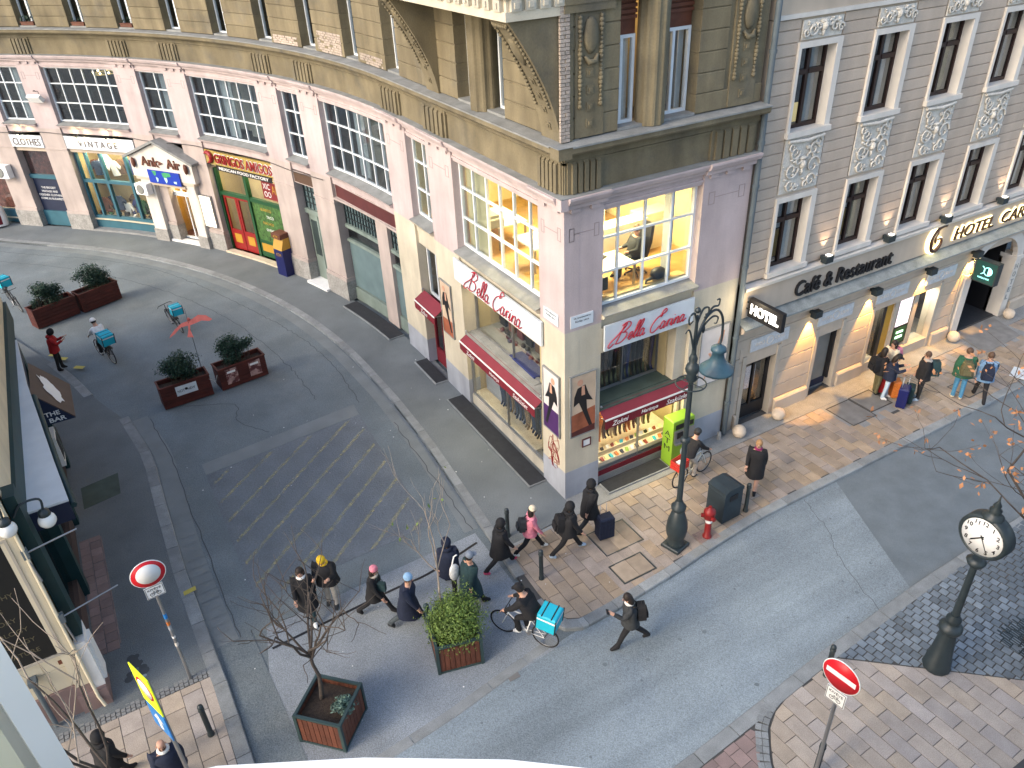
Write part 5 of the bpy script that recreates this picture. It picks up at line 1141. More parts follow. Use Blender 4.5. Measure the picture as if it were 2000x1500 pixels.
for k, c in enumerate(WX):
    for (z0, z1) in ((5.12,7.12),(8.95,10.95)):
        a0, a1 = c-.75, c+.75
        e = empty('window'); e.parent = HB
        hp('sill', 'hotel_white', (a0-.03,a1+.03,z0-.14,z0,-.5,.12), parent=e)
        hp('architrave', 'hotel_white', (a0,a0+.09,z0,z1+.12,-.5,.06), parent=e); hp('architrave', 'hotel_white', (a1-.19,a1,z0,z1+.12,-.5,.06), parent=e); hp('architrave_head', 'hotel_white', (a0+.09,a1-.19,z1-.02,z1+.12,-.5,.06), parent=e)
        mb = MB(); b0, b1 = a0+.09, a1-.19; o = -.22; zt = z0+(z1-z0)*.68
        for s_ in ((b0,b0+.07,z0,z1-.02),(b1-.07,b1,z0,z1-.02),(b0+.07,b1-.07,z0,z0+.1),(b0+.07,b1-.07,z1-.09,z1-.02),((b0+b1)/2-.045,(b0+b1)/2+.045,z0+.1,z1-.09)): mb.strip(FR,*s_,o-.09,o)
        mb.strip(FR,b0+.07,(b0+b1)/2-.045,zt-.06,zt+.06,o-.09,o+.02); mb.strip(FR,(b0+b1)/2+.045,b1-.07,zt-.06,zt+.06,o-.09,o+.02); mb.build('sash', 'sash_brown', e)
        for (q0,q1) in ((b0+.03,(b0+b1)/2),((b0+b1)/2,b1-.03)):
            for (y0,y1) in ((z0+.05,zt),(zt,z1-.05)): hp('pane', 'glass', (q0,q1,y0,y1,o-.05,o-.042), parent=e)
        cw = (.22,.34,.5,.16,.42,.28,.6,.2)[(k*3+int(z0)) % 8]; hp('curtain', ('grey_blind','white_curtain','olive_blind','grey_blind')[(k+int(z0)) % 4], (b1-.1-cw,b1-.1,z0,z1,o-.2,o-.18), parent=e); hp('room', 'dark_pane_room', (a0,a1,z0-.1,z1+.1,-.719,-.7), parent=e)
        if z0 < 6 and k < 3: hp('inside_panel', 'atm_orange' if k < 2 else 'dark_room', (b0+.1,b1-.1,z0+.1,z0+.9,-.6,-.55), parent=e); hp('inside_blind', 'sign_white', (b0+.08,b1-.08,z0+.95,z1-.1,-.62,-.58), parent=e)
        if z0 > 8 and k in (0,2): hp('inside_lamp', 'gold', (b0+(.5 if k == 0 else .06),b0+(.75 if k == 0 else .25),z0+.1,z0+.55,-.5,-.4), parent=e)
    hp('spandrel', 'hotel_smooth', (c-.75,c+.75,7.24,8.81,-.5,-.04)); hp('spandrel', 'hotel_smooth', (c-.75,c+.75,11.07,11.6,-.5,-.04)); hp('apron', 'hotel_smooth', (c-.75,c+.75,4.9,4.985,-.5,-.04))
    link('relief_panel', relief(1.4,1.42,3), HB, M=wallM(FR,c,.0,8.05)); link('relief_panel', relief(1.36,.44,5), HB, M=wallM(FR,c,.0,11.33))
# fascia, string courses
hp('fascia', 'hotel_smooth', (HX0,HX1,3.9,4.72,-.4,.02)); mb = MB(); mb.prof(FR,HX0,HX1,[(-.4,4.72),(.05,4.72),(.16,4.8),(.18,4.9),(-.4,4.95)]); mb.build('string_course', 'hotel_white', HB)
mb = MB(); mb.prof(FR,HX0,HX1,[(-.3,3.45),(.12,3.45),(.28,3.55),(.3,3.66),(-.3,3.9)]); mb.build('ledge', 'hotel_smooth', HB); mb = MB(); mb.prof(FR,HX0,HX1,[(-.1,3.83),(.31,3.665),(.31,3.64),(.325,3.64),(.325,3.685),(-.1,3.85)]); mb.build('ledge_flashing', 'hotel_ledge', HB)
hp('upper_fascia', 'hotel_ground', (HX0,HX1,3.12,3.45,-.4,-.01)); hp('frieze_band', 'hotel_ground', (HX0,16.6,2.52,3.1,-.4,-.012)); hp('frieze_band', 'hotel_ground', (19.9,HX1,2.52,3.1,-.4,-.012))
# ground-floor openings and piers
OPEN = [(6.4,7.66,2.2),(9.44,10.5,2.2),(12.02,15.3,2.36),(16.95,19.45,2.52),(21.9,23.6,2.3)]
PIER = [(5.95,6.4),(7.66,9.44),(10.5,12.02),(15.3,16.55),(19.85,21.9),(23.6,HX1)]
for a0, a1 in PIER:
    z = .5
    while z < 2.5:
        mb = MB(); mb.prof(FR,a0+.16,a1-.16,[(-.4,z+.006),(-.02,z+.006),(.0,z+.02),(.0,z+.445),(-.02,z+.46),(-.4,z+.46)]); mb.build('course_stone', 'hotel_ground', HB); z += .466
    hp('jamb', 'hotel_jamb', (a0,a0+.15,.0,2.5,-.42,.02)); hp('jamb', 'hotel_jamb', (a1-.15,a1,.0,2.5,-.42,.02)); hp('pier_core', 'hotel_ground', (a0+.15,a1-.15,0,2.5,-.42,-.03))
    mb = MB(); mb.prof(FR,a0+.18,a1-.18,[(-.3,0),(.1,0),(.1,.42),(.06,.48),(-.3,.5)]); mb.build('plinth_stone', 'hotel_ground', HB)
for a0, a1, zt in OPEN:
    if zt < 2.5: hp('lintel', 'hotel_ground', (a0,a1,zt,2.52,-.4,-.01))
# doors
d1 = empty('glazed_door'); d1.parent = HB
hp('leaf_frame', 'black', (6.4,6.5,.05,2.2,-.3,-.22), (7.56,7.66,.05,2.2,-.3,-.22), (6.5,7.56,2.1,2.2,-.3,-.22), (6.98,7.06,.05,2.1,-.3,-.22), (6.5,6.98,.05,.5,-.3,-.22), (7.06,7.56,.05,.5,-.3,-.22), parent=d1)
hp('glass', 'glass_dark', (6.5,6.98,.5,2.1,-.27,-.26), parent=d1); hp('glass', 'glass_dark', (7.06,7.56,.5,2.1,-.27,-.26), parent=d1); hp('dark_lobby', 'dark_pane_room', (6.3,7.7,0,2.5,-1.6,-1.5), parent=d1); hp('screen', 'menu_screen', (7.1,7.48,.8,1.6,-.6,-.57), parent=d1)
d2 = empty('service_door'); d2.parent = HB
hp('leaf', 'grey_plastic', (9.44,10.5,.05,2.2,-.36,-.3), parent=d2); hp('kick_plate', 'navy', (9.44,10.5,.05,.3,-.3,-.285), parent=d2); hp('reveal', 'dark_pane_room', (10.42,10.5,.3,2.2,-.3,-.15), parent=d2)
# lit restaurant windows
e = empty('restaurant_window'); e.parent = HB
hp('bright_display', 'office_white', (12.05,12.66,.45,2.36,-.9,-.85), parent=e); hp('glass', 'glass_shop', (12.05,12.66,.45,2.36,-.2,-.19), parent=e); hp('frame', 'black', (12.66,12.82,.3,2.36,-.5,-.12), parent=e); hp('timber_panel', 'atm_orange', (12.82,13.2,.3,2.36,-.5,-.16), parent=e); hp('pier', 'hotel_jamb', (13.2,13.4,.3,2.36,-.5,-.1), parent=e)
hp('screen_case', 'black', (13.4,14.22,.5,2.36,-.5,-.14), parent=e); hp('menu_screen', 'menu_screen', (13.5,14.15,1.25,2.3,-.14,-.125), parent=e); hp('green_panel', 'shop_green', (13.5,14.15,.55,1.15,-.14,-.125), parent=e); hp('green_light', 'glow_green', (13.65,14.0,.75,.84,-.125,-.115), parent=e); hp('green_light', 'glow_green', (13.65,14.0,.95,1.03,-.125,-.115), parent=e)
hp('pier', 'hotel_jamb', (14.22,14.42,.3,2.36,-.5,-.1), parent=e); hp('bright_display', 'office_white', (14.42,15.3,.35,2.36,-.9,-.85), parent=e); hp('glass', 'glass_shop', (14.42,15.3,.35,2.36,-.2,-.19), parent=e); hp('sill', 'hotel_jamb', (12.02,15.3,.0,.36,-.5,.0), parent=e)
alight('display_lamp', FR(12.35,-.5,2.3), (.5,.5), 22, (1,.86,.6), parent=e); alight('display_lamp', FR(14.86,-.5,2.3), (.7,.5), 26, (1,.92,.75), parent=e)
hp('window_room', 'dark_pane_room', (21.9,23.6,0,2.5,-.9,-.8)); hp('window_glass', 'glass', (21.9,23.6,.4,2.3,-.25,-.24)); hp('window_sill', 'hotel_jamb', (21.9,23.6,0,.4,-.5,0))
# arched gateway
ag = empty('gateway'); ag.parent = HB
cx, rr = 18.2, 1.25
n = 14
mb = MB(); pts = [(rr*math.cos(PI*i/n), rr*.85*math.sin(PI*i/n)) for i in range(n+1)]; outp = [((rr+.36)*math.cos(PI*i/n), (rr*.85+.34)*math.sin(PI*i/n)) for i in range(n+1)]
M_ = wallM(FR,cx,-.1,2.35)
for i in range(n): mb = MB(); mb.ext([pts[i],outp[i],outp[i+1],pts[i+1]], M_, .18); mb.build('voussoir', 'hotel_white', ag)
mb = MB(); mb.ext([outp[i] for i in range(n+1)]+[(-1.66,1.45),(1.66,1.45)], wallM(FR,cx,-.4,2.35) , .38); mb.build('arch_wall', 'hotel_ground', ag)
for s_ in (-1,1): hp('jamb', 'hotel_white', (cx+s_*1.43-.18,cx+s_*1.43+.18,0,2.35,-.5,.08), parent=ag); hp('impost', 'hotel_white', (cx+s_*1.43-.22,cx+s_*1.43+.22,2.3,2.44,-.5,.12), parent=ag)
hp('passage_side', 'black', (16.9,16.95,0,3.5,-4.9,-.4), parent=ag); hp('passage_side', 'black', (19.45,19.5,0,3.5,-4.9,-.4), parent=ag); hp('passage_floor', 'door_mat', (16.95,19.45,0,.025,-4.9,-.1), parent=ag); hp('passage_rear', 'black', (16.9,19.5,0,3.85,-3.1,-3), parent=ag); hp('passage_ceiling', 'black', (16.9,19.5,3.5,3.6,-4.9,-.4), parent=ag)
e = empty('hotel_jamb_lettering', M=wallM(FR,cx+1.43,.083,1.4), label='vertical HOTEL letters on the white gateway jamb', cat='sign')
for k, ch in enumerate('HOTEL'): text('letter', ch, T0((0,.62-k*.31,0)), 'hotel_ledge', e, w=.17, h=.2, depth=.015)
# plaques above the openings
mat('plaque', (.5,.53,.55), .6, .12, 6, fine=.15)
for c, lab in ((7.25,'carved pale panel above the glazed door beside the drainpipe'),(10.05,'carved pale panel above the narrow grey door'),(12.7,'carved pale panel above the bright left restaurant window'),(15.15,'carved pale panel left of the gateway sign')):
    e = panel('plaque', FR, c, 2.83, 1.55, .42, .0, 'plaque', t=.03, label=lab, cat='plaque')
    mb = MB(); mb.torus(T0((0,0,.03)), .13, .018, 16, 5)
    for s_ in (-1,1):
        for k in range(3): mb.torus(T0((s_*(.28+.13*k),0,.03)), .06-.01*k, .014, 10, 4)
    mb.build('ornament', 'hotel_white', e, kind='stuff')
# lettering
mat('letter_brown', (.05,.022,.012), .4, .1)
e = empty('cafe_lettering', M=wallM(FR,10.05,.025,4.27), label='black raised letters reading Café & Restaurant on the hotel fascia', cat='sign'); text('lettering', 'Café & Restaurant', Matrix(), 'black', e, w=4.2, h=.48, depth=.07, shear=.12, bold=.006)
e = empty('hotel_lettering', M=wallM(FR,17.9,.025,4.3), label='halo-lit gold hotel name letters left of and above the gateway', cat='sign')
text('lettering', 'HOTEL  CARAT', T0((-.42,0,.05)), 'letter_brown', e, w=4.7, h=.4, depth=.05, shear=.12); text('glow', 'HOTEL  CARAT', T0((-.42,0,.012)), 'glow_halo', e, w=4.76, h=.46, depth=.03, shear=.12, bold=.02)
em = empty('hotel_emblem', M=wallM(FR,14.15,.03,4.42), label='round gold swirl emblem glowing beside the hotel letters', cat='emblem')
mb = MB(); sw = [(.12,.42),(.3,.48),(.36,.34),(.22,.36),(-.05,.3),(-.26,0),(-.2,-.34),(.05,-.46),(.26,-.3),(.26,-.1),(.1,-.08)]; mb.tube(smooth([(x,y,.08) for x,y in sw],5), [.03+.05*math.sin(PI*i/50) for i in range(51)], 7); mb.tube(smooth([(.05,.22,.08),(-.06,.02,.08),(.02,-.2,.08)],5), [.02+.04*math.sin(PI*i/10) for i in range(11)], 6); mb.build('swirl', 'letter_brown', em)
mb = MB(); mb.tube(smooth([(x*1.06,y*1.06,.02) for x,y in sw],5), [.06+.05*math.sin(PI*i/50) for i in range(51)], 7); mb.build('glow', 'glow_halo', em)
d = bpy.data.lights.new('emblem_glow','POINT'); d.energy = 5; d.color = (1,.8,.45); d.shadow_soft_size = .2; o = bpy.data.objects.new('emblem_glow', d); COL.objects.link(o); o.parent = em; o.location = (0,0,.25)
# wall lamps
def sconce(x, z, up, label, grp):
    e = empty('wall_lamp', M=wallM(FR,x,0 if not up else .0,z), label=label, cat='wall lamp', group=grp)
    mb = MB(); mb.mbox(T0((0,0,.22)), .3,.2,.2); mb.mbox(T0((0,0,.06)), .1,.1,.14); mb.build('housing', 'iron', e)
    mb = MB(); mb.mbox(T0((.04,.112 if up else -.108,.22)), .13,.012,.13); mb.build('lens', 'glow_warm' if not up else 'glow_white', e)
    d = bpy.data.lights.new('lamp_beam','SPOT'); d.energy = 300 if not up else 26; d.color = (1,.5,.1) if not up else (1,.7,.45); d.spot_size = R(52) if not up else R(70); d.spot_blend = .25 if not up else .8; d.shadow_soft_size = .03
    o = bpy.data.objects.new('lamp_beam', d); COL.objects.link(o); o.parent = e; o.location = (0,.14 if up else -.12,.15); o.rotation_euler = (R(90) if up else R(-90),0,0)
    o.rotation_euler.x += R(4) if not up else R(-4)
for k, x in enumerate((8.88,11.56,14.22,16.64)): sconce(x, 3.28, False, ('box wall lamp casting an amber cone, %s' % ('nearest the lit HOTEL box sign','above the left edge of the travellers','between the two right carved panels','behind the green hanging sign')[k]), 'down-lighting wall lamps')
for k, x in enumerate((8.88,11.56,14.24,17.15)): sconce(x, 5.06, True, 'small box up-light on the string course, %s from the left' % ORD[k], 'up-lighting wall lamps')
# projecting signs
e = empty('box_sign', M=Matrix.Translation((6.1,-.75,4.3)), label='black box sign with glowing HOTEL letters projecting beside the drainpipe', cat='sign')
mb = MB(); mb.box(-.07,.07,-.62,.62,-.28,.28); mb.build('case', 'black', e)
M_ = T0((-.074,0,0)) @ Matrix.Rotation(R(-90),4,'Z') @ Matrix.Rotation(R(90),4,'X'); text('lettering', 'HOTEL', M_, 'glow_white', e, w=1.02, h=.3, depth=.012, bold=.03)
mb = MB(); mb.tube([(0,.62,.1),(0,.76,.1)], .025, 6); mb.tube([(0,.62,-.1),(0,.76,-.1)], .025, 6); mb.build('bracket', 'iron', e)
d = bpy.data.lights.new('sign_glow','POINT'); d.energy = 9; d.color = (1,.8,.5); d.shadow_soft_size = .15; o = bpy.data.objects.new('sign_glow', d); COL.objects.link(o); o.parent = e; o.location = (-.3,.2,.3)
e = empty('hanging_sign', M=Matrix.Translation((16.75,-.62,2.75)) @ Matrix.Rotation(R(0),4,'Z'), label='green square hanging sign with pale rings before the gateway', cat='sign')
mat('sign_green', (.01,.06,.055), .4, .08)
mb = MB(); mb.box(-.13,.13,-.4,.4,-.4,.4); mb.build('case', 'iron', e); mb = MB(); mb.box(-.136,-.13,-.36,.36,-.36,.36); mb.build('face', 'sign_green', e)
M_ = T0((-.137,0,0)) @ Matrix.Rotation(R(-90),4,'Z') @ Matrix.Rotation(R(90),4,'X')
mb = MB(); mb.torus(M_ @ T0((.1,.06,0)), .14, .014, 20, 4); mb.build('ring', 'glow_cyan', e)
mb = MB(); mb.tube([M_ @ Vector((-.18+.16*math.cos(a),.06+.15*math.sin(a),0)) for a in [-1.2+.2*i for i in range(13)]], .014, 4); mb.build('ring', 'glow_cyan', e)
mb = MB(); mb.ext([(.1,.2)]+[(.1+.14*math.cos(a),.06+.14*math.sin(a)) for a in [PI/2-.2*i for i in range(1,16)]]+[(.1,-.08)], M_, .006); mb.build('half_disc', 'glow_cyan', e)
text('lettering', 'restaurant', M_ @ T0((0,-.2,0)), 'glow_cyan', e, w=.4, h=.06, depth=.006)
for z in (-.25,.25): mb = MB(); mb.tube([(0,.4,z),(0,.62,z)], .03, 6); mb.build('bracket', 'iron', e)
# guard stones and gateway mat
for k,(x,y,lab) in enumerate(((6.06,-.42,'stone guard ball at the drainpipe, leftmost of four'),(7.72,-.4,'stone guard ball right of the glazed hotel door'),(16.45,-.32,'stone guard ball at the left side of the gateway'),(19.65,-.36,'stone guard ball at the right side of the gateway'))):
    mb = MB(); mb.ball((0,0,.18),.21,14); mb.build('guard_stone', 'stone_ball', M=grM(x,y,.0), label=lab, cat='guard stone', group='stone guard balls')
e = empty('door_mat', (18.0,-.72,0), label='large grey mat laid before the hotel gateway', cat='door mat'); mb = MB(); mb.ext([(-1.05,.68),(1.25,.68),(.75,-.68),(-1.4,-.78)], T0((0,0,.004)), .014); mb.build('mat', 'manhole_grey', e)
mb = MB(); mb.lathe([(.06,0),(.06,.25),(.02,.28)], None, 8); mb.build('corner_post', 'plinth_stone', label='low stone block at the foot of the drainpipe', cat='post', M=grM(5.45,-.2,0))

# ------------------------------------------------------------------ bar building across the lane
BB = empty('bar_building', (0,0,0), label='cream corner house with dark shopfront along the left edge', cat='building')
def bp(name, m, *st, parent=BB, fr=FB): return part(name, m, parent, *st, fr=fr)
def FS(x, o, z): return Vector((x, -.12-o, z))        # its end wall facing the square
mat('jamb_yellow', (.88,.79,.55), .7, .06); mat('jamb_white', (.9,.88,.82), .7, .04); mat('bar_cream', (.66,.58,.42), .85, .08, 1, .2, 30, streak=.12); mat('bar_green', (.01,.04,.042), .5, .12); mat('bar_rose', (.25,.17,.155), .7, .15, 2, .3, 50, streak=.15); mat('bar_brown', (.07,.05,.045), .6, .15); mat('bar_sign', (.006,.007,.007), .6, .1)
bp('core', 'bar_cream', (0.3,11.0,5.0,7.4,-8,-.02)); bp('end_wall', 'bar_cream', (-20,-12.0,.8,7.4,-.4,0), fr=FS); bp('end_plinth', 'bar_rose', (-20,-12.0,0,.8,-.5,.06), fr=FS)
for k in range(4):
    for z in (.82,1.4,): bp('facing_slab', 'bar_cream', (-12.05-(k+1)*.62,-12.07-k*.62,z,z+.56,0,.012), fr=FS)
# corner pier with its mouldings
mb = MB(); mb.box(-12.3,-12.0,-.2,.1,.75,6.6); mb.build('corner_pier', 'bar_cream', BB); mb = MB(); mb.box(-12.02,-11.8,.02,.44,1.9,5.6); mb.build('corner_shutter', 'bar_green', BB)
mb = MB(); mb.box(-12.0,-11.8,-.16,.5,.5,1.85); mb.box(-11.9,-11.74,.0,.44,.5,1.6); mb.build('pier_moulding', 'white_paint', BB); mb = MB(); mb.box(-12.36,-11.8,-.26,.52,.0,.5); mb.build('pier_base', 'bar_rose', BB)
# lane front: dark posts, glazing, interior
bp('shop_back', 'dark_pane_room', (.5,11,0,4.9,-2.2,-2.1)); bp('shop_floor', 'wood_tan', (.5,11,0,.1,-2.1,-.2)); bp('fascia', 'bar_green', (.5,11,4.4,5.0,-.3,.06))
for y in (.52,3.4,6.4,9.4): bp('post', 'bar_green', (y,y+.32,0,4.4,-.3,.08))
for y, y1 in ((.84,3.4),(3.72,6.4),(6.72,9.4),(9.72,11.0)): bp('stall_riser', 'bar_brown', (y,y1,0,.6,-.3,-.05)); bp('pane', 'glass', (y,y1,.62,4.4,-.16,-.15))
bp('door_board', 'atm_orange', (6.75,7.6,.1,1.2,-.14,-.02)); bp('door_frame', 'white_paint', (8.6,9.3,.6,1.6,-.1,.1)); bp('door_dark', 'black', (8.7,9.2,.75,1.45,.1,.11))
e = empty('canopy', (-12,1.15,4.0), label='white-topped box canopy with navy end on the bar front', cat='canopy')
mb = MB(); mb.ext([(0,0),(.8,0),(.62,1.7),(.25,5.6),(.1,8.4),(0,8.4)], T0((0,0,.36)), .05); mb.build('top', 'white_paint', e); mb = MB(); mb.ext([(.01,.02),(.78,.02),(.6,1.7),(.23,5.6),(.08,8.4),(.01,8.4)], T0((0,0,-.12)), .48); mb.build('body', 'navy', e)
mb = MB(); mb.tube([(.82,.2,.1),(.64,1.75,.1),(.3,5.4,.1)], .07, 6); mb.build('roller_tube', 'bar_green', e)
e = empty('bar_awning', (-11.84,6.9,3.0), label='brown awning with white splash emblem and lettered navy cheek on the left', cat='awning')
mb = MB(); mb.add([(.05,0,1.0),(.8,0,.04),(.8,1.9,.04),(.05,1.9,1.0),(.05,0,.97),(.8,0,.0),(.8,1.9,.0),(.05,1.9,.97)], [(0,1,2,3),(7,6,5,4),(0,4,5,1),(1,5,6,2),(2,6,7,3),(3,7,4,0)]); mb.build('canopy', 'bar_brown', e)
mb = MB(); mb.ext([(.05,0),(.8,0),(.05,.97)], Matrix.Rotation(R(90),4,'X'), .01); mb.build('cheek', 'navy', e)
text('lettering', 'THE', T0((.32,-.012,.3)) @ Matrix.Rotation(R(90),4,'X'), 'white_paint', e, w=.36, h=.13, depth=.004, bold=.02); text('lettering', 'BAR', T0((.4,-.012,.11)) @ Matrix.Rotation(R(90),4,'X'), 'white_paint', e, w=.4, h=.13, depth=.004, bold=.02)
sl = Matrix((Vector((0,1,0)), Vector((-.615,0,.788)), Vector((.788,0,.615)))).transposed().to_4x4(); sl.translation = (.425,.95,.535)
rs = random.Random(4); pts = [((.3+.18*rs.random())*math.cos(t)*1.5, (.16+.12*rs.random())*math.sin(t)) for t in [i*2*PI/26 for i in range(26)]]
mb = MB(); mb.ext(pts, sl @ T0((0,.02,.002)) @ Matrix.Rotation(R(25),4,'Z'), .006); mb.build('splash_emblem', 'white_paint', e)
# dark board with faint gilt lines on the end wall
e = empty('subject_board', (-13.35,-.135,3.35), label='black board with faint gilt lettering on the cream end wall', cat='sign')
mb = MB(); mb.box(-1.15,1.12,-.06,0,-1.5,1.5); mb.build('board', 'bar_sign', e); mb = MB()
for b in ((-1.2,1.17,-1.56,-1.5),(-1.2,1.17,1.5,1.56),(1.12,1.17,-1.5,1.5),(-1.2,-1.15,-1.5,1.5)): mb.box(b[0],b[1],-.08,0,b[2],b[3])
mb.build('frame', 'hotel_jamb', e)
mat('gilt_dim', (.1,.085,.05), .5, .1)
for k, t_ in enumerate(('PHILOSOPHY','ARTS','HISTORY','THEOLOGY','SOCIOLOGY','LITERATURE')): text('lettering', t_, T0((.4,-.061,.3-.3*k)) @ Matrix.Rotation(R(90),4,'X'), 'gilt_dim', e, h=.11, depth=.003)
mb = MB(); mb.tube([(-12.0,-.27,6.4),(-12.0,-.27,.35),(-11.94,-.36,.1)], .035, 8); mb.build('rainwater_pipe', 'bar_cream', label='cream rainwater pipe on the end wall beside the black board', cat='drainpipe')
e = empty('wall_plaque', (-12.25,-.135,1.55), label='small brown plaque below the black board', cat='plaque'); mb = MB(); mb.box(-.13,.13,-.02,0,-.05,.05); mb.build('plate', 'wood_tan', e)
def globe(x, y, z, ax, ay, label):
    e = empty('globe_lamp', (x,y,z), label=label, cat='lamp'); mb = MB(); mb.tube(smooth([(ax,ay,.35),(ax*.6,ay*.6,.55),(.02,0,.5),(0,0,.22)],5), .022, 6); mb.build('arm', 'iron', e)
    mb = MB(); mb.lathe([(.03,.26),(.1,.22),(.11,.13),(.09,.11)], None, 12); mb.build('cap', 'iron', e); mb = MB(); mb.ball((0,0,0),.16,14); mb.build('globe', 'globe_glass', e)
globe(-11.5,.05,4.85,-.45,-.1,'white globe lamp on a curved iron arm beside the white canopy'); globe(-12.05,-.35,5.2,-.3,.2,'white globe lamp at the left edge of the view above the black board')
for (a, b, lab) in (((-12.0,-.25,4.5),(-11.1,-.1,4.55),'thin steel rod bracket projecting below the upper globe lamp'),((-11.95,-.25,2.75),(-10.9,.25,2.6),'thin steel rod bracket projecting beside the lower end of the dark post')):
    e = empty('rod_bracket', a, label=lab, cat='bracket'); d = Vector(b)-Vector(a); mb = MB(); mb.tube([(0,0,0),d], .018, 6); mb.build('rod', 'steel', e); mb = MB(); mb.box(-.05,.05,-.05,.05,-.12,.1); mb.build('clamp', 'drain_pipe', e); mb = MB(); mb.tube([(0,-.03,-.1),(.05,-.05,-.7)], .02, 6); mb.build('handle', 'steel', e)
mb = MB(); mb.tube([(-12.9,-.28,1.4),(-12.9,-.28,.03)], .05, 8); mb.box(-12.98,-12.82,-.33,-.14,1.35,1.48); mb.build('standpipe', 'drain_pipe', label='short grey standpipe on the rose plinth of the end wall', cat='pipe')
FH = empty('far_house', (-13.5,11,0), label='sliver of the next pale house beyond the bar at the left edge', cat='building'); mb = MB(); mb.box(-4,0,.05,7,.6,5.4); mb.build('wall', 'bar_cream', FH); mb = MB(); mb.box(-4,.06,.06,7,0,.6); mb.build('plinth', 'bar_rose', FH); mb = MB(); mb.box(-.02,.3,.05,7,4.1,4.5); mb.build('cornice', 'bar_cream', FH)
for k in range(2): mb = MB(); mb.box(-.05,.02,.8+k*3,2.6+k*3,.9,3.6); mb.build('window', 'glass_dark', FH)

# ------------------------------------------------------------------ the house the view is taken from: window ledge, jamb, wall
VB_ = empty('viewer_house', label='white window ledge and cream jamb of the house in the near foreground', cat='building')
fd = Vector((.845,-.534,0)); fn = Vector((.534,.845,0)); c0 = Vector((-8.93,-13.37,0))
def vp(u, v): return c0+fd*u+fn*v
mb = MB(); front = [(-.62,-.14),(-.45,-.055),(-.3,-.015),(-.1,0),(.1,0),(.3,-.02),(.5,-.06),(.9,-.2)]
mb.ext([tuple(vp(u,v)[:2]) for u, v in front] + [tuple(vp(.9,-.75)[:2]), tuple(vp(-.62,-.75)[:2])], T0((0,0,13.42)), .08); mb.build('ledge', 'white_paint', VB_)
mb = MB(); mb.ext([tuple(vp(u,v-.06)[:2]) for u, v in front] + [tuple(vp(.9,-.75)[:2]), tuple(vp(-.62,-.75)[:2])], T0((0,0,13.3)), .12); mb.build('ledge_moulding', 'bar_cream', VB_)
C2 = Vector((-9.118,-13.983)); az = R(105.85)
def jp(dist, da): return C2+Vector((math.cos(az+da),math.sin(az+da)))*dist
mb = MB(); mb.ext([tuple(jp(1.6,0)), tuple(jp(1.72,.0)), tuple(jp(1.8,.3)), tuple(jp(1.66,.3)), tuple(jp(1.64,.036)), tuple(jp(1.6,.034))], T0((0,0,9)), 7); mb.build('jamb_bead', 'jamb_white', VB_)
mb = MB(); mb.ext([tuple(jp(1.655,.034)), tuple(jp(1.655,.05)), tuple(jp(1.67,.05)), tuple(jp(1.67,.034))], T0((0,0,9)), 7); mb.build('jamb_groove', 'base_blue', VB_)
mb = MB(); mb.ext([tuple(jp(1.61,.05)), tuple(jp(1.65,.05)), tuple(jp(1.65,.32)), tuple(jp(1.61,.32))], T0((0,0,9)), 7); mb.build('jamb', 'jamb_yellow', VB_)
mb = MB(); mb.ext([tuple(vp(-6,-1.2)[:2]), tuple(vp(9,-1.2)[:2]), tuple(vp(9,-8)[:2]), tuple(vp(-6,-8)[:2])], T0((0,0,0)), 13.2); mb.build('wall', 'bar_cream', VB_)

# ------------------------------------------------------------------ street furniture
def local(e, mb, n, m): return mb.build(n, m, e)
# ornate street lamp
e = empty('street_lamp', (1.39,-3.02,0), R(15), label='tall ornate dark green street lamp with one curved arm', cat='street lamp')
mb = MB(); mb.bev(-.26,.26,-.26,.26,0,.1,.02); mb.lathe([(.22,.1),(.23,.16),(.19,.24),(.25,.42),(.275,.62),(.25,.85),(.17,1.12),(.12,1.2)], None, 14); mb.build('base', 'iron', e)
mb = MB(); mb.lathe([(.12,1.2),(.18,1.24),(.19,1.34),(.12,1.4),(.1,1.5),(.085,1.52)], None, 14); mb.build('collar', 'iron', e)
mb = MB(); mb.tube([(0,0,1.45),(0,0,3.7),(0,0,5.0)], [.074,.064,.056], 10); mb.build('pole', 'iron', e)
mb = MB(); mb.lathe([(.07,3.3),(.12,3.34),(.12,3.42),(.07,3.46)], None, 12); mb.build('pole_ring', 'iron', e)
mb = MB(); mb.torus(T0((0,0,4.95)), .34, .018, 22, 6)
for k in range(4): a = k*PI/2; mb.tube([(0,0,4.95),(.34*math.cos(a),.34*math.sin(a),4.95)], .012, 5)
mb.build('ladder_ring', 'iron', e)
mb = MB(); mb.lathe([(.07,5.0),(.14,5.08),(.1,5.18),(.16,5.3),(.14,5.42),(.08,5.48),(.1,5.6),(.06,5.7)], None, 12); mb.build('capital', 'iron', e)
mb = MB(); mb.tube([(0,0,5.7),(0,0,6.6)], [.055,.03], 8); mb.ball((0,0,6.78),.07,8); mb.ball((0,0,6.62),.045,8); mb.build('finial', 'iron', e)
mb = MB(); mb.tube(smooth([(0,0,5.6),(.06,0,6.05),(.35,0,6.45),(.75,0,6.5),(1.05,0,6.2),(1.12,0,5.7),(1.05,0,5.45)],6), .03, 7); mb.build('arm', 'iron', e)
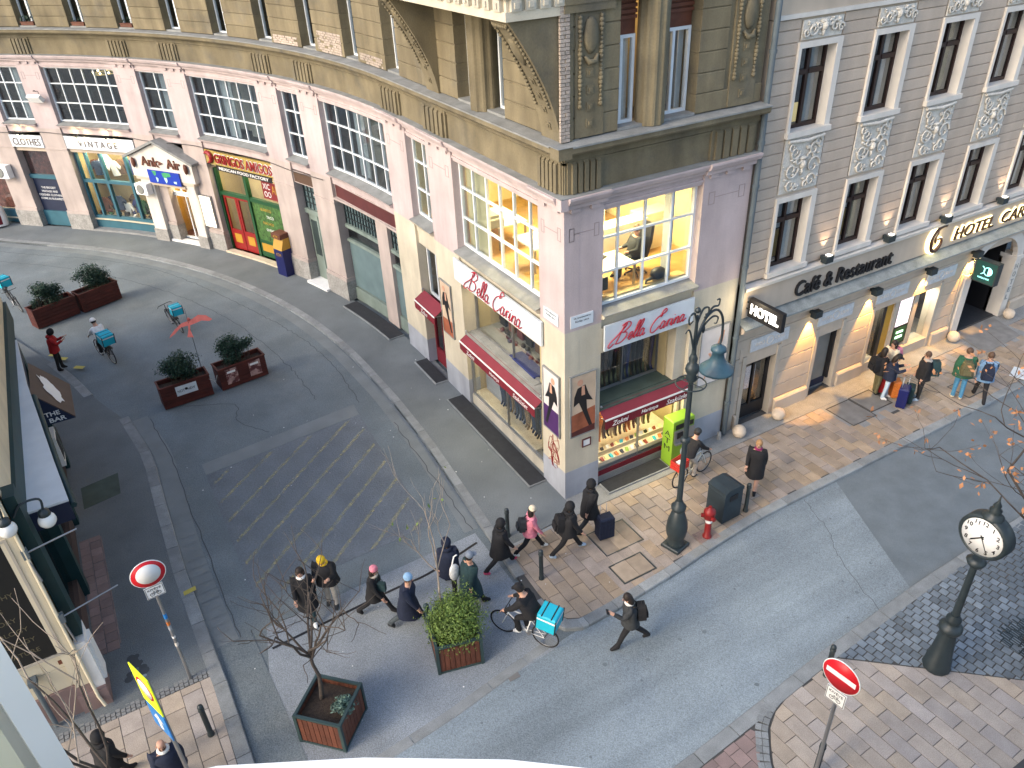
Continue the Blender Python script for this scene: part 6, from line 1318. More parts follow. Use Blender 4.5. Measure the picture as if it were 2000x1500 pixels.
for st in ([(0,0,6.5),(-.12,0,6.75),(-.3,0,6.72),(-.28,0,6.55),(-.15,0,6.58)], [(0,0,6.45),(.2,0,6.72),(.42,0,6.68),(.42,0,6.55),(.32,0,6.56)], [(.05,0,5.9),(.25,0,6.25),(.6,0,6.38),(.85,0,6.28),(.82,0,6.15),(.72,0,6.18)], [(.3,0,6.48),(.6,0,6.62),(.82,0,6.58),(.85,0,6.72),(.74,0,6.74)], [(-.02,0,5.8),(-.16,0,6.2),(-.28,0,6.42),(-.4,0,6.38)]):
    mb = MB(); pp = smooth(st,6); mb.tube(pp, [.028*(1-.5*i/len(pp)) for i in range(len(pp))], 6); mb.build('scroll', 'iron', e)
mb = MB(); mb.ball((.3,0,6.2),.07,8,sq=(.7,.5,1.4)); mb.build('leaf', 'iron', e)
mb = MB(); mb.lathe([(.05,5.5),(.17,5.42),(.18,5.34),(.13,5.3),(.15,5.16),(.2,5.06),(.27,4.98),(.4,4.86),(.41,4.81),(.37,4.81),(.2,4.82)], T0((1.05,0,0)), 18); mb.build('lamp_shade', 'iron_blue', e)
mb = MB(); mb.lathe([(.18,4.8),(.17,4.68),(.1,4.6),(.02,4.58)], T0((1.05,0,0)), 14); mb.build('lamp_glass', 'globe_glass', e)
# clock on its post
e = empty('street_clock', M=grM(3.72,-8.8,0,0,.93), label='white-faced street clock on a dark tapered post', cat='clock')
mb = MB(); mb.lathe([(.29,0),(.31,.06),(.29,.1),(.27,.35),(.25,.38),(.18,1.1),(.16,1.2)], None, 12); mb.build('base', 'iron', e)
mb = MB(); mb.lathe([(.16,1.2),(.24,1.26),(.25,1.36),(.18,1.42),(.12,1.48),(.16,1.56),(.16,1.62),(.1,1.7),(.1,1.74)], None, 14); mb.build('collar', 'iron', e)
mb = MB(); mb.tube([(0,0,1.7),(0,0,3.4)], [.085,.07], 10); mb.build('post', 'iron', e); mb = MB(); mb.lathe([(.085,3.2),(.16,3.28),(.2,3.38),(.1,3.44)], None, 12); mb.build('bracket', 'iron', e)
ca = math.atan2(-13.98+8.8, -9.118-3.72); zc = 4.1
for s_ in (0,):
    Mf = T0((0,0,zc)) @ Matrix.Rotation(ca-R(22),4,'Z') @ Matrix.Rotation(R(90),4,'Y') @ Matrix.Rotation(R(90),4,'Z')
    mb = MB(); mb.lathe([(.02,-.17),(.46,-.17),(.51,-.13),(.51,.13),(.47,.17),(.44,.17),(.42,.145)], Mf, 32); mb.build('case', 'iron', e)
    mb = MB(); mb.lathe([(.005,.15),(.425,.15),(.425,.146),(.005,.144)], Mf, 32); mb.build('dial', 'white_paint', e)
    for k, ch in enumerate(('12','1','2','3','4','5','6','7','8','9','10','11')): a = PI/2-k*PI/6; text('numeral', ch, Mf @ T0((.34*math.cos(a),.34*math.sin(a),.152)), 'black', e, h=.1, depth=.004, bold=.02)
    for a, l, w in ((R(90-225),.3,.03),(R(90-240+300),.02,.03),(R(90-150),.36,.022),(R(90-228),.26,.034)):
        mb = MB(); mb.ext([(-.05,-w/2),(l,-w/4),(l,w/4),(-.05,w/2)], Mf @ T0((0,0,.158)) @ Matrix.Rotation(a,4,'Z'), .005); mb.build('hand', 'black', e)
mb = MB(); mb.lathe([(.2,.04),(.2,.09),(.14,.14),(.1,.2),(.12,.25),(.06,.3),(.08,.36),(.025,.46),(.01,.62)], T0((0,0,zc+.42)), 14); mb.build('crown', 'iron', e)
# bollards
bm_ = None
def bollard(x, y, label, z=0, h=.95):
    global bm_
    e = empty('bollard', (x,y,z), label=label, cat='bollard', group='dark street bollards')
    if bm_ is None:
        a = MB(); a.lathe([(.07,0),(.07,.06),(.055,.08),(.055,.8),(.065,.82),(.065,.84),(.05,.86)], None, 12); b = MB(); b.lathe([(.05,.86),(.062,.9),(.05,.95),(.01,.97)], None, 12); bm_ = (a.mesh('post','iron'), b.mesh('cap','iron'))
    link('post', bm_[0], e); link('cap', bm_[1], e)
bollard(-2.12,-2.16,'dark bollard on the sandstone beside the walking woman in pink'); bollard(-2.08,-.42,'dark bollard behind the hooded walker with pink shoes'); bollard(1.56,-7.75,'dark bollard above the no-entry sign'); bollard(-10.14,-2.19,'dark bollard right of the bald man'); bollard(3.82,-3.02,'dark bollard beside the litter bin'); bollard(-.32,-9.15,'dark bollard at the bottom edge by the no-entry pole')
# litter bin
e = empty('litter_bin', M=grM(3.22,-2.78,0,R(2),.9), label='dark blue-grey litter bin with sloping lid', cat='litter bin'); mat('bin_grey', (.022,.036,.046), .5, .15, 5)
mb = MB(); mb.bev(-.36,.36,-.34,.34,.04,1.05,.02); mb.build('body', 'bin_grey', e); mb = MB(); mb.ext([(-.37,1.06),(.37,1.06),(.37,1.16),(.2,1.24),(-.2,1.24),(-.37,1.16)], T0((0,.36,0)) @ Matrix.Rotation(R(90),4,'X'), .72); mb.build('lid', 'bin_grey', e); mb = MB(); mb.box(-.3,.3,-.3,.3,0,.04); mb.build('foot', 'black', e); mb = MB(); mb.box(-.15,.15,-.36,-.34,.8,.98); mb.build('slot', 'black', e); 
# hydrant
e = empty('fire_hydrant', (2.3,-3.2,0), label='red fire hydrant with white band beside the litter bin', cat='hydrant')
mb = MB(); mb.lathe([(.12,0),(.12,.04),(.085,.06),(.085,.5)], None, 12); mb.build('barrel', 'hydrant_red', e); mb = MB(); mb.lathe([(.088,.5),(.092,.52),(.092,.58),(.088,.6)], None, 12); mb.build('band', 'white_paint', e)
mb = MB(); mb.lathe([(.09,.6),(.14,.64),(.15,.8),(.16,.82),(.15,.88),(.08,.95),(.04,.98),(.04,1.02)], None, 12); mb.build('bonnet', 'hydrant_red', e)
for k in range(3): a = k*2*PI/3+.4; mb = MB(); mb.tube([(.1*math.cos(a),.1*math.sin(a),.72),(.21*math.cos(a),.21*math.sin(a),.72)], [.05,.058], 8); mb.build('outlet', 'hydrant_red', e)
lay_pavers(pav, 'hydrant_sett', 'paver_rose', [[(2.0,-3.4),(2.6,-3.4),(2.6,-2.95),(2.0,-2.95)]], .14, .14, 0, z=.006, gap=.01, thick=.01)
# traffic signs
def disc(mb, M_, r_, t, n=28, mi=0): mb.lathe([(.005,0),(r_,0),(r_,t),(.005,t)], M_, n, mi)
def bike_icon(e, M_, m='black', k=1.0):
    mb = MB()
    for s_ in (-1,1): mb.torus(M_ @ T0((s_*.075*k,-.02*k,0)), .045*k, .006*k, 14, 4)
    for a, b in (((-.075,-.02),(-.03,.05)),((-.03,.05),(.05,.05)),((.05,.05),(.075,-.02)),((-.03,.05),(0,-.02)),((0,-.02),(.05,.05)),((-.04,.07),(-.015,.07)),((.04,.08),(.07,.075))): mb.tube([M_ @ Vector((a[0]*k,a[1]*k,0)), M_ @ Vector((b[0]*k,b[1]*k,0))], .005*k, 4)
    mb.build('bicycle_symbol', m, e)
def faceM(ang, z, off=.06): # sign plane facing world angle ang
    n = Vector((math.cos(ang),math.sin(ang),0)); x = Vector((0,0,1)).cross(n); M_ = Matrix((x,Vector((0,0,1)),n)).transposed().to_4x4(); M_.translation = n*off+Vector((0,0,z)); return M_
def plate(e, M_, w, h, body=None, icon=True):
    mb = MB(); mb.mbox(M_ @ T0((0,0,.008)), w, h, .016); mb.build('plate', 'white_paint', e); mb = MB()
    for x0,x1,y0,y1 in ((-w/2+.01,w/2-.01,h/2-.02,h/2-.01),(-w/2+.01,w/2-.01,-h/2+.01,-h/2+.02),(-w/2+.01,-w/2+.02,-h/2+.02,h/2-.02),(w/2-.02,w/2-.01,-h/2+.02,h/2-.02)): mb.ext([(x0,y0),(x1,y0),(x1,y1),(x0,y1)], M_ @ T0((0,0,.0162)), .002)
    mb.build('plate_border', 'black', e)
    if body: text('lettering', body, M_ @ T0((0,h*.24,.017)), 'black', e, w=w*.72, h=h*.22, depth=.003)
    if icon: bike_icon(e, M_ @ T0((0,-h*.14,.02)), k=w/.42)
ang = math.atan2(-13.4, 1.1)   # towards the viewer
e = empty('no_vehicles_sign', (-10.24,-.53,0), label='round white sign with red ring on a sticker-covered pole', cat='traffic sign')
mb = MB(); mb.tube([(0,0,0),(0,0,3.3)], .034, 8); mb.build('pole', 'steel', e); Mf = faceM(R(-86),3.3); mb = MB(); disc(mb, Mf, .32, .02); mb.build('red_ring', 'sign_red', e); mb = MB(); mb.torus(Mf @ T0((0,0,.01)), .325, .012, 32, 5); mb.build('rim', 'white_paint', e); mb = MB(); disc(mb, Mf @ T0((0,0,.02)), .235, .003); mb.build('white_disc', 'white_paint', e); plate(e, faceM(R(-86),2.82), .36, .3, 'KIVÉVE')
for z, m, h in ((1.75,'tights_orange',.1),(1.95,'sign_blue',.14),(1.35,'white_paint',.06),(1.1,'hotel_white',.1),(1.6,'base_blue',.12)): mb = MB(); mb.tube([(0,0,z),(0,0,z+h)], .0365, 8); mb.build('sticker', m, e)
e = empty('no_entry_sign', (-.42,-9.2,0), label='red no-entry sign with white bar at bottom right', cat='traffic sign')
mb = MB(); mb.tube([(0,0,0),(0,0,3.0)], .036, 8); mb.build('pole', 'steel', e); na = R(180+28+18); Mf = faceM(na-R(38),3.05); mb = MB(); disc(mb, Mf, .33, .02); mb.build('disc', 'sign_red', e); mb = MB(); mb.torus(Mf @ T0((0,0,.01)), .335, .012, 32, 5); mb.build('rim', 'white_paint', e); mb = MB(); mb.mbox(Mf @ T0((0,0,.0215)), .54, .11, .004); mb.build('bar', 'white_paint', e); plate(e, faceM(na-R(38),2.52), .36, .34, 'KIVÉVE')
e = empty('school_sign', (-10.62,-3.4,0), label='yellow-backed round sign above a blue arrow sign, seen almost edge-on', cat='traffic sign')
mb = MB(); mb.tube([(0,0,0),(0,0,3.6)], .036, 8); mb.build('pole', 'steel', e); fa = R(-159); Mf = faceM(fa,3.3)
mb = MB(); mb.mbox(Mf @ T0((0,0,.01)) @ Matrix.Rotation(R(0),4,'Z'), .62, .95, .02); mb.build('yellow_board', 'sign_yellow', e); mb = MB(); disc(mb, Mf @ T0((0,.03,.02)), .26, .003); mb.build('red_ring', 'sign_red', e); mb = MB(); disc(mb, Mf @ T0((0,.03,.023)), .21, .003); mb.build('white_disc', 'white_paint', e)
Mf = faceM(fa,2.45); mb = MB(); mb.mbox(Mf @ T0((0,0,.01)), .6, .62, .02); mb.build('blue_board', 'sign_blue', e); mb = MB(); mb.ext([(-.06,-.22),(.06,-.22),(.06,.02),(.16,.02),(0,.22),(-.16,.02),(-.06,.02)], Mf @ T0((0,0,.021)), .003); mb.build('arrow', 'white_paint', e)
# timber planters with shrubs
def leaves(mb, n, cx, cy, cz, rx, ry, rz, size, seed, shell=.55, lobes=0):
    rs = random.Random(seed); lb = []
    for k in range(lobes): a = rs.uniform(0,2*PI); lb.append((cx+rx*.62*math.cos(a)*rs.random()**.5, cy+ry*.62*math.sin(a)*rs.random()**.5, cz+rz*rs.uniform(-.5,.65), rs.uniform(.35,.6)))
    for k in range(n):
        if lb: q = lb[k % len(lb)]; ox, oy, oz, kk = q; ax, ay, az_ = rx*kk, ry*kk, rz*kk
        else: ox, oy, oz, ax, ay, az_ = cx, cy, cz, rx, ry, rz
        d = Vector((rs.gauss(0,1),rs.gauss(0,1),rs.gauss(0,1))).normalized(); r_ = shell+(1-shell)*rs.random(); r_ *= 1+.15*rs.gauss(0,1)
        p = Vector((ox+d.x*ax*r_, oy+d.y*ay*r_, oz+d.z*az_*r_)); nrm = (d+Vector((rs.gauss(0,.6),rs.gauss(0,.6),rs.gauss(0,.6)))).normalized()
        t = nrm.cross(Vector((rs.gauss(0,1),rs.gauss(0,1),rs.gauss(0,1)))).normalized(); b = nrm.cross(t); L_ = size*rs.uniform(.6,1.3); w = L_*.42
        mb.add([p-t*L_*.5, p+b*w*.5, p+t*L_*.5, p-b*w*.5], [(0,1,2,3)])
def rect_planter(x, y, rz, L_, Wd, H, label, slabel, seed, extra=None):
    e = empty('timber_planter', (x,y,ZR), rz, label=label, cat='planter', group='long dark red planters')
    nb = 5; bh = (H-.06)/nb
    for k in range(nb):
        z0, z1 = .04+k*bh, .04+(k+1)*bh-.012; f = .0
        for (a,b,c,d) in ((-L_/2,L_/2,-Wd/2,-Wd/2+.03),(-L_/2,L_/2,Wd/2-.03,Wd/2),(-L_/2,-L_/2+.03,-Wd/2+.031,Wd/2-.031),(L_/2-.03,L_/2,-Wd/2+.031,Wd/2-.031)):
            mb = MB(); mb.box(a,b,c,d,z0,z1); mb.build('board', 'wood_red', e)
    mb = MB(); mb.box(-L_/2+.03,L_/2-.03,-Wd/2+.03,Wd/2-.03,.03,H-.14); mb.build('soil', 'soil', e); mb = MB()
    for (a,b,c,d) in ((-L_/2-.02,L_/2+.02,-Wd/2-.02,-Wd/2+.04),(-L_/2-.02,L_/2+.02,Wd/2-.04,Wd/2+.02),(-L_/2-.02,-L_/2+.04,-Wd/2+.04,Wd/2-.04),(L_/2-.04,L_/2+.02,-Wd/2+.04,Wd/2-.04)): mb.box(a,b,c,d,H-.02,H+.02)
    mb.build('rim', 'wood_red', e)
    s_ = empty('shrub', (x,y,ZR+H-.14), rz, label=slabel, cat='shrub', group='dark evergreen shrubs')
    mb = MB(); leaves(mb, 4200, -.12 if seed % 2 else .0, 0, .5, L_*.46, Wd*.68, .6, .09, seed, .4, 13); mb.build('foliage', 'leaf_dark', s_)
    mb = MB(); rs = random.Random(seed)
    for k in range(9): a = rs.uniform(-L_*.35,L_*.3); mb.tube([(a,rs.uniform(-.1,.1),0),(a+rs.uniform(-.15,.15),rs.uniform(-.2,.2),.6)], [.014,.006], 4)
    mb.build('stems', 'bark', s_, kind='stuff')
    return e
p1_ = rect_planter(-11.6,21.05,R(22),1.75,.62,.85,'dark red planter nearest the left edge, behind the man in red','dark shrub in the planter nearest the left edge',1)
p2_ = rect_planter(-9.85,21.6,R(22),1.7,.62,.85,'dark red planter farthest up the lane','dark shrub in the planter farthest up the lane',2)
p3_ = rect_planter(-8.05,11.55,R(4),1.65,.62,.85,'dark red planter with a white notice on its front','dark shrub in the planter with the white notice',3)
p4_ = rect_planter(-6.1,11.75,R(8),1.7,.62,.85,'dark red planter with two printed posters on its front','dark shrub in the planter with two posters',4)
e = empty('notice', (-8.05,11.55,ZR), R(4), label='white printed notice on the front of the left-hand planter', cat='notice'); mb = MB(); mb.box(-.34,.36,-.325,-.315,.4,.76); mb.build('sheet', 'sign_white', e); text('lettering', 'NOT   NEW', T0((0,-.327,.57)) @ Matrix.Rotation(R(90),4,'X'), 'black', e, w=.58, h=.1, depth=.003); mb = MB(); mb.ball((.0,-.327,.6),.05,8,sq=(1,.05,1)); mb.build('emblem', 'black', e)
mat('poster_food', (.4,.25,.22), .6, .35, 5, stain=((.1,.03,.03), 4.5, .45, .55))
for k, xo in enumerate((-.42,.42)):
    e = empty('food_poster', (-6.1,11.75,ZR), R(8), label='printed food poster, %s one on the right-hand planter' % ('left','right')[k], cat='poster'); mb = MB(); mb.box(xo-.2,xo+.22,-.325,-.315,.2,.78); mb.build('sheet', 'poster_food', e); mb = MB(); mb.box(xo-.15,xo+.15,-.328,-.3255,.62,.7); mb.build('headline', 'white_paint', e)
# bird-shaped red kite on a whip pole
mat('kite_red', (.5,.12,.1), .7, .12, 6)
e = empty('bird_kite', (-7.35,11.6,ZR), label='red bird-shaped kite on a thin pole between the two planters', cat='kite')
mb = MB(); mb.tube([(0,0,.3),(0,0.02,1.6),(0.02,.06,3.25)], [.014,.01,.006], 6); mb.build('pole', 'black', e)
KM = T0((.02,.05,2.72)) @ Matrix.Scale(.78,4) @ Matrix.Rotation(R(-28.5),4,'Z') @ Matrix.Rotation(R(58),4,'X')
mb = MB(); mb.ext([(0,.1),(.22,.2),(.42,.33),(.75,.3),(1.02,.12),(.9,.05),(.55,.08),(.3,-.02),(.06,-.1),(-.1,-.12),(-.35,-.18),(-.62,-.45),(-.86,-.62),(-.8,-.5),(-.6,-.25),(-.3,.0)], KM, .008); mb.build('wings', 'kite_red', e); mb = MB(); mb.ext([(-.04,.1),(.06,.1),(.05,-.3),(.18,-.62),(-.08,-.6),(-.03,-.3)], KM @ T0((0,0,-.012)), .008); mb.build('body', 'kite_red', e); mb = MB(); mb.ball(KM @ Vector((0,.16,0)),.06,8); mb.build('head', 'kite_red', e)
mb = MB(); mb.tube([(-7.25,11.2,.62),(-7.05,11.15,.5),(-6.95,11.3,.62)], .008, 5); mb.ball((-7.1,11.16,.46),.03,6); mb.build('planter_chain', 'steel', label='light chain hanging between the two near planters', cat='chain')
# square planters
def square_planter(x, y, rz, Wd, H, label, post=False, z=ZR+.006):
    e = empty('square_planter', (x,y,z), rz, label=label, cat='planter', group='square slatted planters'); h = Wd/2
    for sx in (-1,1):
        for sy in (-1,1): mb = MB(); mb.box(sx*h-.035 if sx > 0 else -h-.035, sx*h+.035 if sx > 0 else -h+.035, sy*h-.035, sy*h+.035, 0, H+.03); mb.build('corner_post', 'planter_frame', e)
    n = 8; w = (Wd-.07)/n
    for s_ in range(4):
        M_ = Matrix.Rotation(s_*PI/2,4,'Z')
        for k in range(n): mb = MB(); mb.mbox(M_ @ T0((-h+.035+w*(k+.5),-h,H/2)), w-.012, .03, H-.12); mb.build('slat', 'wood_tan', e)
        for zz in (.04,H): mb = MB(); mb.mbox(M_ @ T0((0,-h,zz)), Wd-.07, .06, .05); mb.build('rail', 'planter_frame', e)
    mb = MB(); mb.box(-h+.02,h-.02,-h+.02,h-.02,.06,H-.16); mb.build('soil', 'soil', e)
    return e
sp1 = square_planter(-7.87,-3.24,R(-45),.98,.82,'square slatted planter with a bare tree, bottom centre')
sp2 = square_planter(-4.86,-2.92,R(-14),.98,.82,'square slatted planter holding the round green bush')
b_ = empty('ball_bush', (-4.8,-2.88,ZR+.62), label='round bright green bush overflowing its square planter', cat='bush'); mb = MB(); leaves(mb, 4600, 0,0,.34,.7,.7,.56,.06,11,.6); leaves(mb, 4000, 0,0,.34,.76,.76,.62,.06,13,.4,30); leaves(mb, 1200, 0,0,.4,.6,.6,.5,.09,12,.3); mb.build('foliage', 'leaf_green', b_)
mb = MB()
for k in range(8): a = k*.8; mb.tube([(0,0,-.1),(.3*math.cos(a),.3*math.sin(a),.5)], [.02,.008], 4)
mb.build('stems', 'bark', b_, kind='stuff')
mb = MB(); mb.tube([(-5.22,-2.3,ZR),(-5.22,-2.3,.95)], .045, 8); mb.ball((-5.22,-2.3,1.0),.07,8); mb.build('planter_post', 'planter_frame', label='dark knobbed post at the back corner of the green bush planter', cat='post')
e = empty('low_juniper', (-7.68,-3.5,ZR+.66), label='grey-green creeping juniper in the bare tree planter', cat='shrub'); mb = MB(); leaves(mb, 1500, 0,0,.1,.33,.3,.16,.07,21,.3,8); mb.build('foliage', 'leaf_grey', e)
mb = MB(); mb.tube([(-.1,.1,0),(.1,0,.1)], .01, 4); mb.build('stem', 'bark', e)
# bare trees
def bare_tree(name, x, y, z, h, label, seed, spread=.8, trunk=.05, levels=4, nb=6, bark='bark', twig='bark_pale', fork=.35, leaf=None, nleaf=0, start=None, lean=(0,0), dirs=None):
    rs = random.Random(seed); e = empty(name, (x,y,z), label=label, cat='tree'); tb, tw = MB(), MB(); tips = []
    def grow(p, d, L_, r_, lv):
        n = 4; pts = [p]; q = p.copy(); dd = d.copy()
        for i in range(n):
            dd = (dd+Vector((rs.gauss(0,.13),rs.gauss(0,.13),rs.gauss(0,.1)+.05))).normalized(); q = q+dd*L_/n; pts.append(q.copy())
        (tb if lv <= 1 else tw).tube(pts, [r_*(1-.45*i/n) for i in range(n+1)], 6 if lv < 2 else 4)
        if lv >= levels: tips.append(q.copy()); return
        for k in range(nb if lv == 0 else rs.choice((2,3,3,4))):
            t = 1.0 if k == 0 and lv > 0 else rs.uniform(.35 if lv else .8, 1.0); i = min(n-1,int(t*n)); bp_ = pts[i]+(pts[i+1]-pts[i])*(t*n-i)
            a = rs.uniform(0,2*PI) if lv else 2*PI*k/nb+rs.uniform(-.3,.3); sd = Vector((math.cos(a),math.sin(a),0))
            nd = (dd*(1-spread*.55)+sd*spread+Vector((0,0,.35 if lv == 0 else .1))).normalized(); grow(bp_, nd, L_*rs.uniform(.55,.85)*(1.15 if lv == 0 else 1), r_*.52, lv+1)
    grow(Vector((0,0,0)), Vector((lean[0],lean[1],1)).normalized(), h*fork, trunk, 0)
    tb.build('trunk', bark, e); tw.build('twigs', twig, e, kind='stuff')
    if leaf:
        lm = MB()
        for k in range(nleaf): p = rs.choice(tips)+Vector((rs.gauss(0,.06),rs.gauss(0,.06),rs.gauss(0,.06))); t = Vector((rs.gauss(0,1),rs.gauss(0,1),rs.gauss(0,1))).normalized(); b2 = t.cross(Vector((rs.gauss(0,1),rs.gauss(0,1),rs.gauss(0,1)))).normalized(); L_ = rs.uniform(.08,.15); lm.add([p-t*L_*.5,p+b2*L_*.25,p+t*L_*.5,p-b2*L_*.25],[(0,1,2,3)])
        lm.build('dead_leaves', leaf, e, kind='stuff')
    return e
bare_tree('bare_tree', -7.95,-2.98,ZR+.6, 5.6, 'bare young tree with forking branches in the square planter', 6, .78, .055, 3, 8, fork=.3, twig='bark')
bare_tree('bare_sapling', -4.9,-2.6,ZR+.6, 3.2, 'thin bare sapling rising behind the green bush', 8, .5, .03, 3, 4, 'bark_pale', 'bark_pale', .5, 'leaf_green', 10, lean=(-.1,.05))
bare_tree('bare_tree', -11.45,-3.9,-.05, 6.4, 'bare tree with thin upright twigs in the bottom left corner', 15, .5, .05, 3, 4, 'bark', 'bark_pale', .42)
bare_tree('bare_tree', 6.0,-9.4,-.05, 8.4, 'nearly bare tree with brown leaves at the right edge', 23, .95, .08, 4, 9, 'bark', 'bark', .36, 'leaf_brown', 900, lean=(-.42,.1))
lay_pavers(near, 'tree_grate_bar', 'iron', [[(5.5,-9.9),(6.5,-9.9),(6.5,-8.9),(5.5,-8.9)]], .07, 1.0, 0, z=.006, gap=.03, thick=.02)
mb = MB(); mb.bev(-.3,.3,-.9,.9,.3,.45,.02); mb.box(-.25,.25,-.8,-.6,0,.3); mb.box(-.25,.25,.6,.8,0,.3); mb.build('stone_bench', 'wood_tan', label='end of a brown bench at the right edge of the near pavement', cat='bench', M=grM(5.55,-10.75,0,R(10)))
mb = MB(); mb.box(-.35,.35,-.3,.3,0,.02); mb.build('striped_board', 'sign_white', label='pale board lying at the kerb on the far right', cat='board', M=grM(16.3,-2.95,.01,R(20)))
# bicycles
def bike(x, y, z, rz, label, m='black', lean=0., basket=False):
    e = empty('bicycle', M=Matrix.Translation((x,y,z)) @ Matrix.Rotation(rz,4,'Z') @ Matrix.Rotation(lean,4,'X'), label=label, cat='bicycle', group='bicycles')
    for xx, nm in ((-.53,'rear_wheel'),(.53,'front_wheel')):
        M_ = T0((xx,0,.34)) @ Matrix.Rotation(R(90),4,'X'); w = MB(); w.torus(M_, .32, .02, 28, 6); wo = w.build(nm, 'rubber', e)
        r_ = MB(); r_.torus(M_, .297, .009, 24, 4); r_.build('rim', 'steel', wo); s_ = MB()
        for k in range(14): a = k*2*PI/14; s_.tube([M_ @ Vector((.02*math.cos(a),.02*math.sin(a),0)), M_ @ Vector((.295*math.cos(a+.1),.295*math.sin(a+.1),0))], .0025, 3, caps=False)
        s_.tube([M_ @ Vector((0,0,-.05)), M_ @ Vector((0,0,.05))], .02, 6); s_.build('spokes', 'steel', wo, kind='stuff')
    f = MB(); bb, st, ht, hb, ra, fa_ = (-.07,0,.3),(-.2,0,.78),(.36,0,.82),(.39,0,.68),(-.53,0,.34),(.53,0,.34)
    for a, b, r_ in ((bb,st,.017),(st,ht,.016),(bb,hb,.019),(ht,hb,.02)): f.tube([a,b], r_, 7)
    for s_ in (-.06,.06): f.tube([(ra[0],s_,ra[2]),(st[0],s_*.4,st[2]-.05)], .009, 5); f.tube([(ra[0],s_,ra[2]),(bb[0],s_*.5,bb[2])], .009, 5)
    f.build('frame', m, e)
    f = MB()
    for s_ in (-.055,.055): f.tube([(hb[0],s_,hb[2]),(.47,s_,.5),(fa_[0],s_,fa_[2])], .011, 6)
    f.tube([(hb[0],-.055,hb[2]),(hb[0],.055,hb[2])], .014, 6); f.build('fork', m, e)
    f = MB(); f.tube([st,(-.23,0,.92)], .013, 6); f.ball((-.22,0,.95),.12,8,sq=(1.15,.65,.35)); f.build('saddle', 'black', e)
    f = MB(); f.tube([ht,(.34,0,.98)], .013, 6); f.tube(smooth([(.26,.3,.98),(.36,.22,1.0),(.37,0,1.0),(.36,-.22,1.0),(.26,-.3,.98)],4), .012, 6); f.build('handlebar', 'black', e)
    f = MB(); f.lathe([(.02,-.01),(.09,-.01),(.09,.01),(.02,.01)], T0((bb[0],-.05,bb[2])) @ Matrix.Rotation(R(90),4,'X'), 16); f.tube([(bb[0],-.07,bb[2]),(bb[0]+.12,-.08,bb[2]-.1)], .01, 5); f.tube([(bb[0],.07,bb[2]),(bb[0]-.12,.08,bb[2]+.1)], .01, 5); f.box(bb[0]+.08,bb[0]+.16,-.17,-.08,bb[2]-.12,bb[2]-.09); f.box(bb[0]-.16,bb[0]-.08,.08,.17,bb[2]+.09,bb[2]+.12); f.build('crankset', 'steel', e)
    f = MB(); f.box(-.78,-.3,-.07,.07,.72,.735); f.tube([(-.7,.06,.72),(ra[0],.07,.36)], .007, 4); f.tube([(-.7,-.06,.72),(ra[0],-.07,.36)], .007, 4); f.build('rear_rack', 'black', e)
    return e
def delivery_box(M_, label, s_=.42, strap=True):
    e = empty('delivery_box', M=M_, label=label, cat='delivery box', group='turquoise delivery boxes'); h = s_/2
    mb = MB(); mb.bev(-h,h,-h,h,0,s_*.95,.03); mb.build('body', 'turquoise', e)
    mb = MB()
    for x0,x1,y0,y1 in ((-h-.004,h+.004,-h-.004,-h+.0),(-h-.004,h+.004,h,h+.004),(-h-.004,-h,-h,h),(h,h+.004,-h,h)): mb.box(x0,x1,y0,y1,s_*.66,s_*.76)
    mb.build('reflective_band', 'white_paint', e); mb = MB()
    for sx in (-1,1):
        for sy in (-1,1): mb.box(sx*h-.012,sx*h+.012,sy*h-.012,sy*h+.012,.0,s_*.93)
    mb.box(-h*.5-.015,-h*.5+.015,-h,h,s_*.95,s_*.955); mb.box(h*.5-.015,h*.5+.015,-h,h,s_*.95,s_*.955); mb.box(-h-.004,-h+.01,-h*.6,h*.6,.02,.09); mb.build('black_trim', 'black', e)
    mb = MB(); Mw = T0((-h-.004,0,s_*.42)) @ Matrix.Rotation(R(-90),4,'Z') @ Matrix.Rotation(R(90),4,'X')
    mb.tube(smooth([Mw @ Vector(q) for q in ((-.12,.03,0),(-.08,-.04,0),(-.04,.03,0),(0,-.04,0),(.04,.03,0),(.12,-.02,0))],4), .009, 4); mb.build('emblem', 'white_paint', e)
    return e
def imgdir(deg): return R(-28.5+deg)      # heading: 0 = to the right of the picture, 90 = away from the viewer

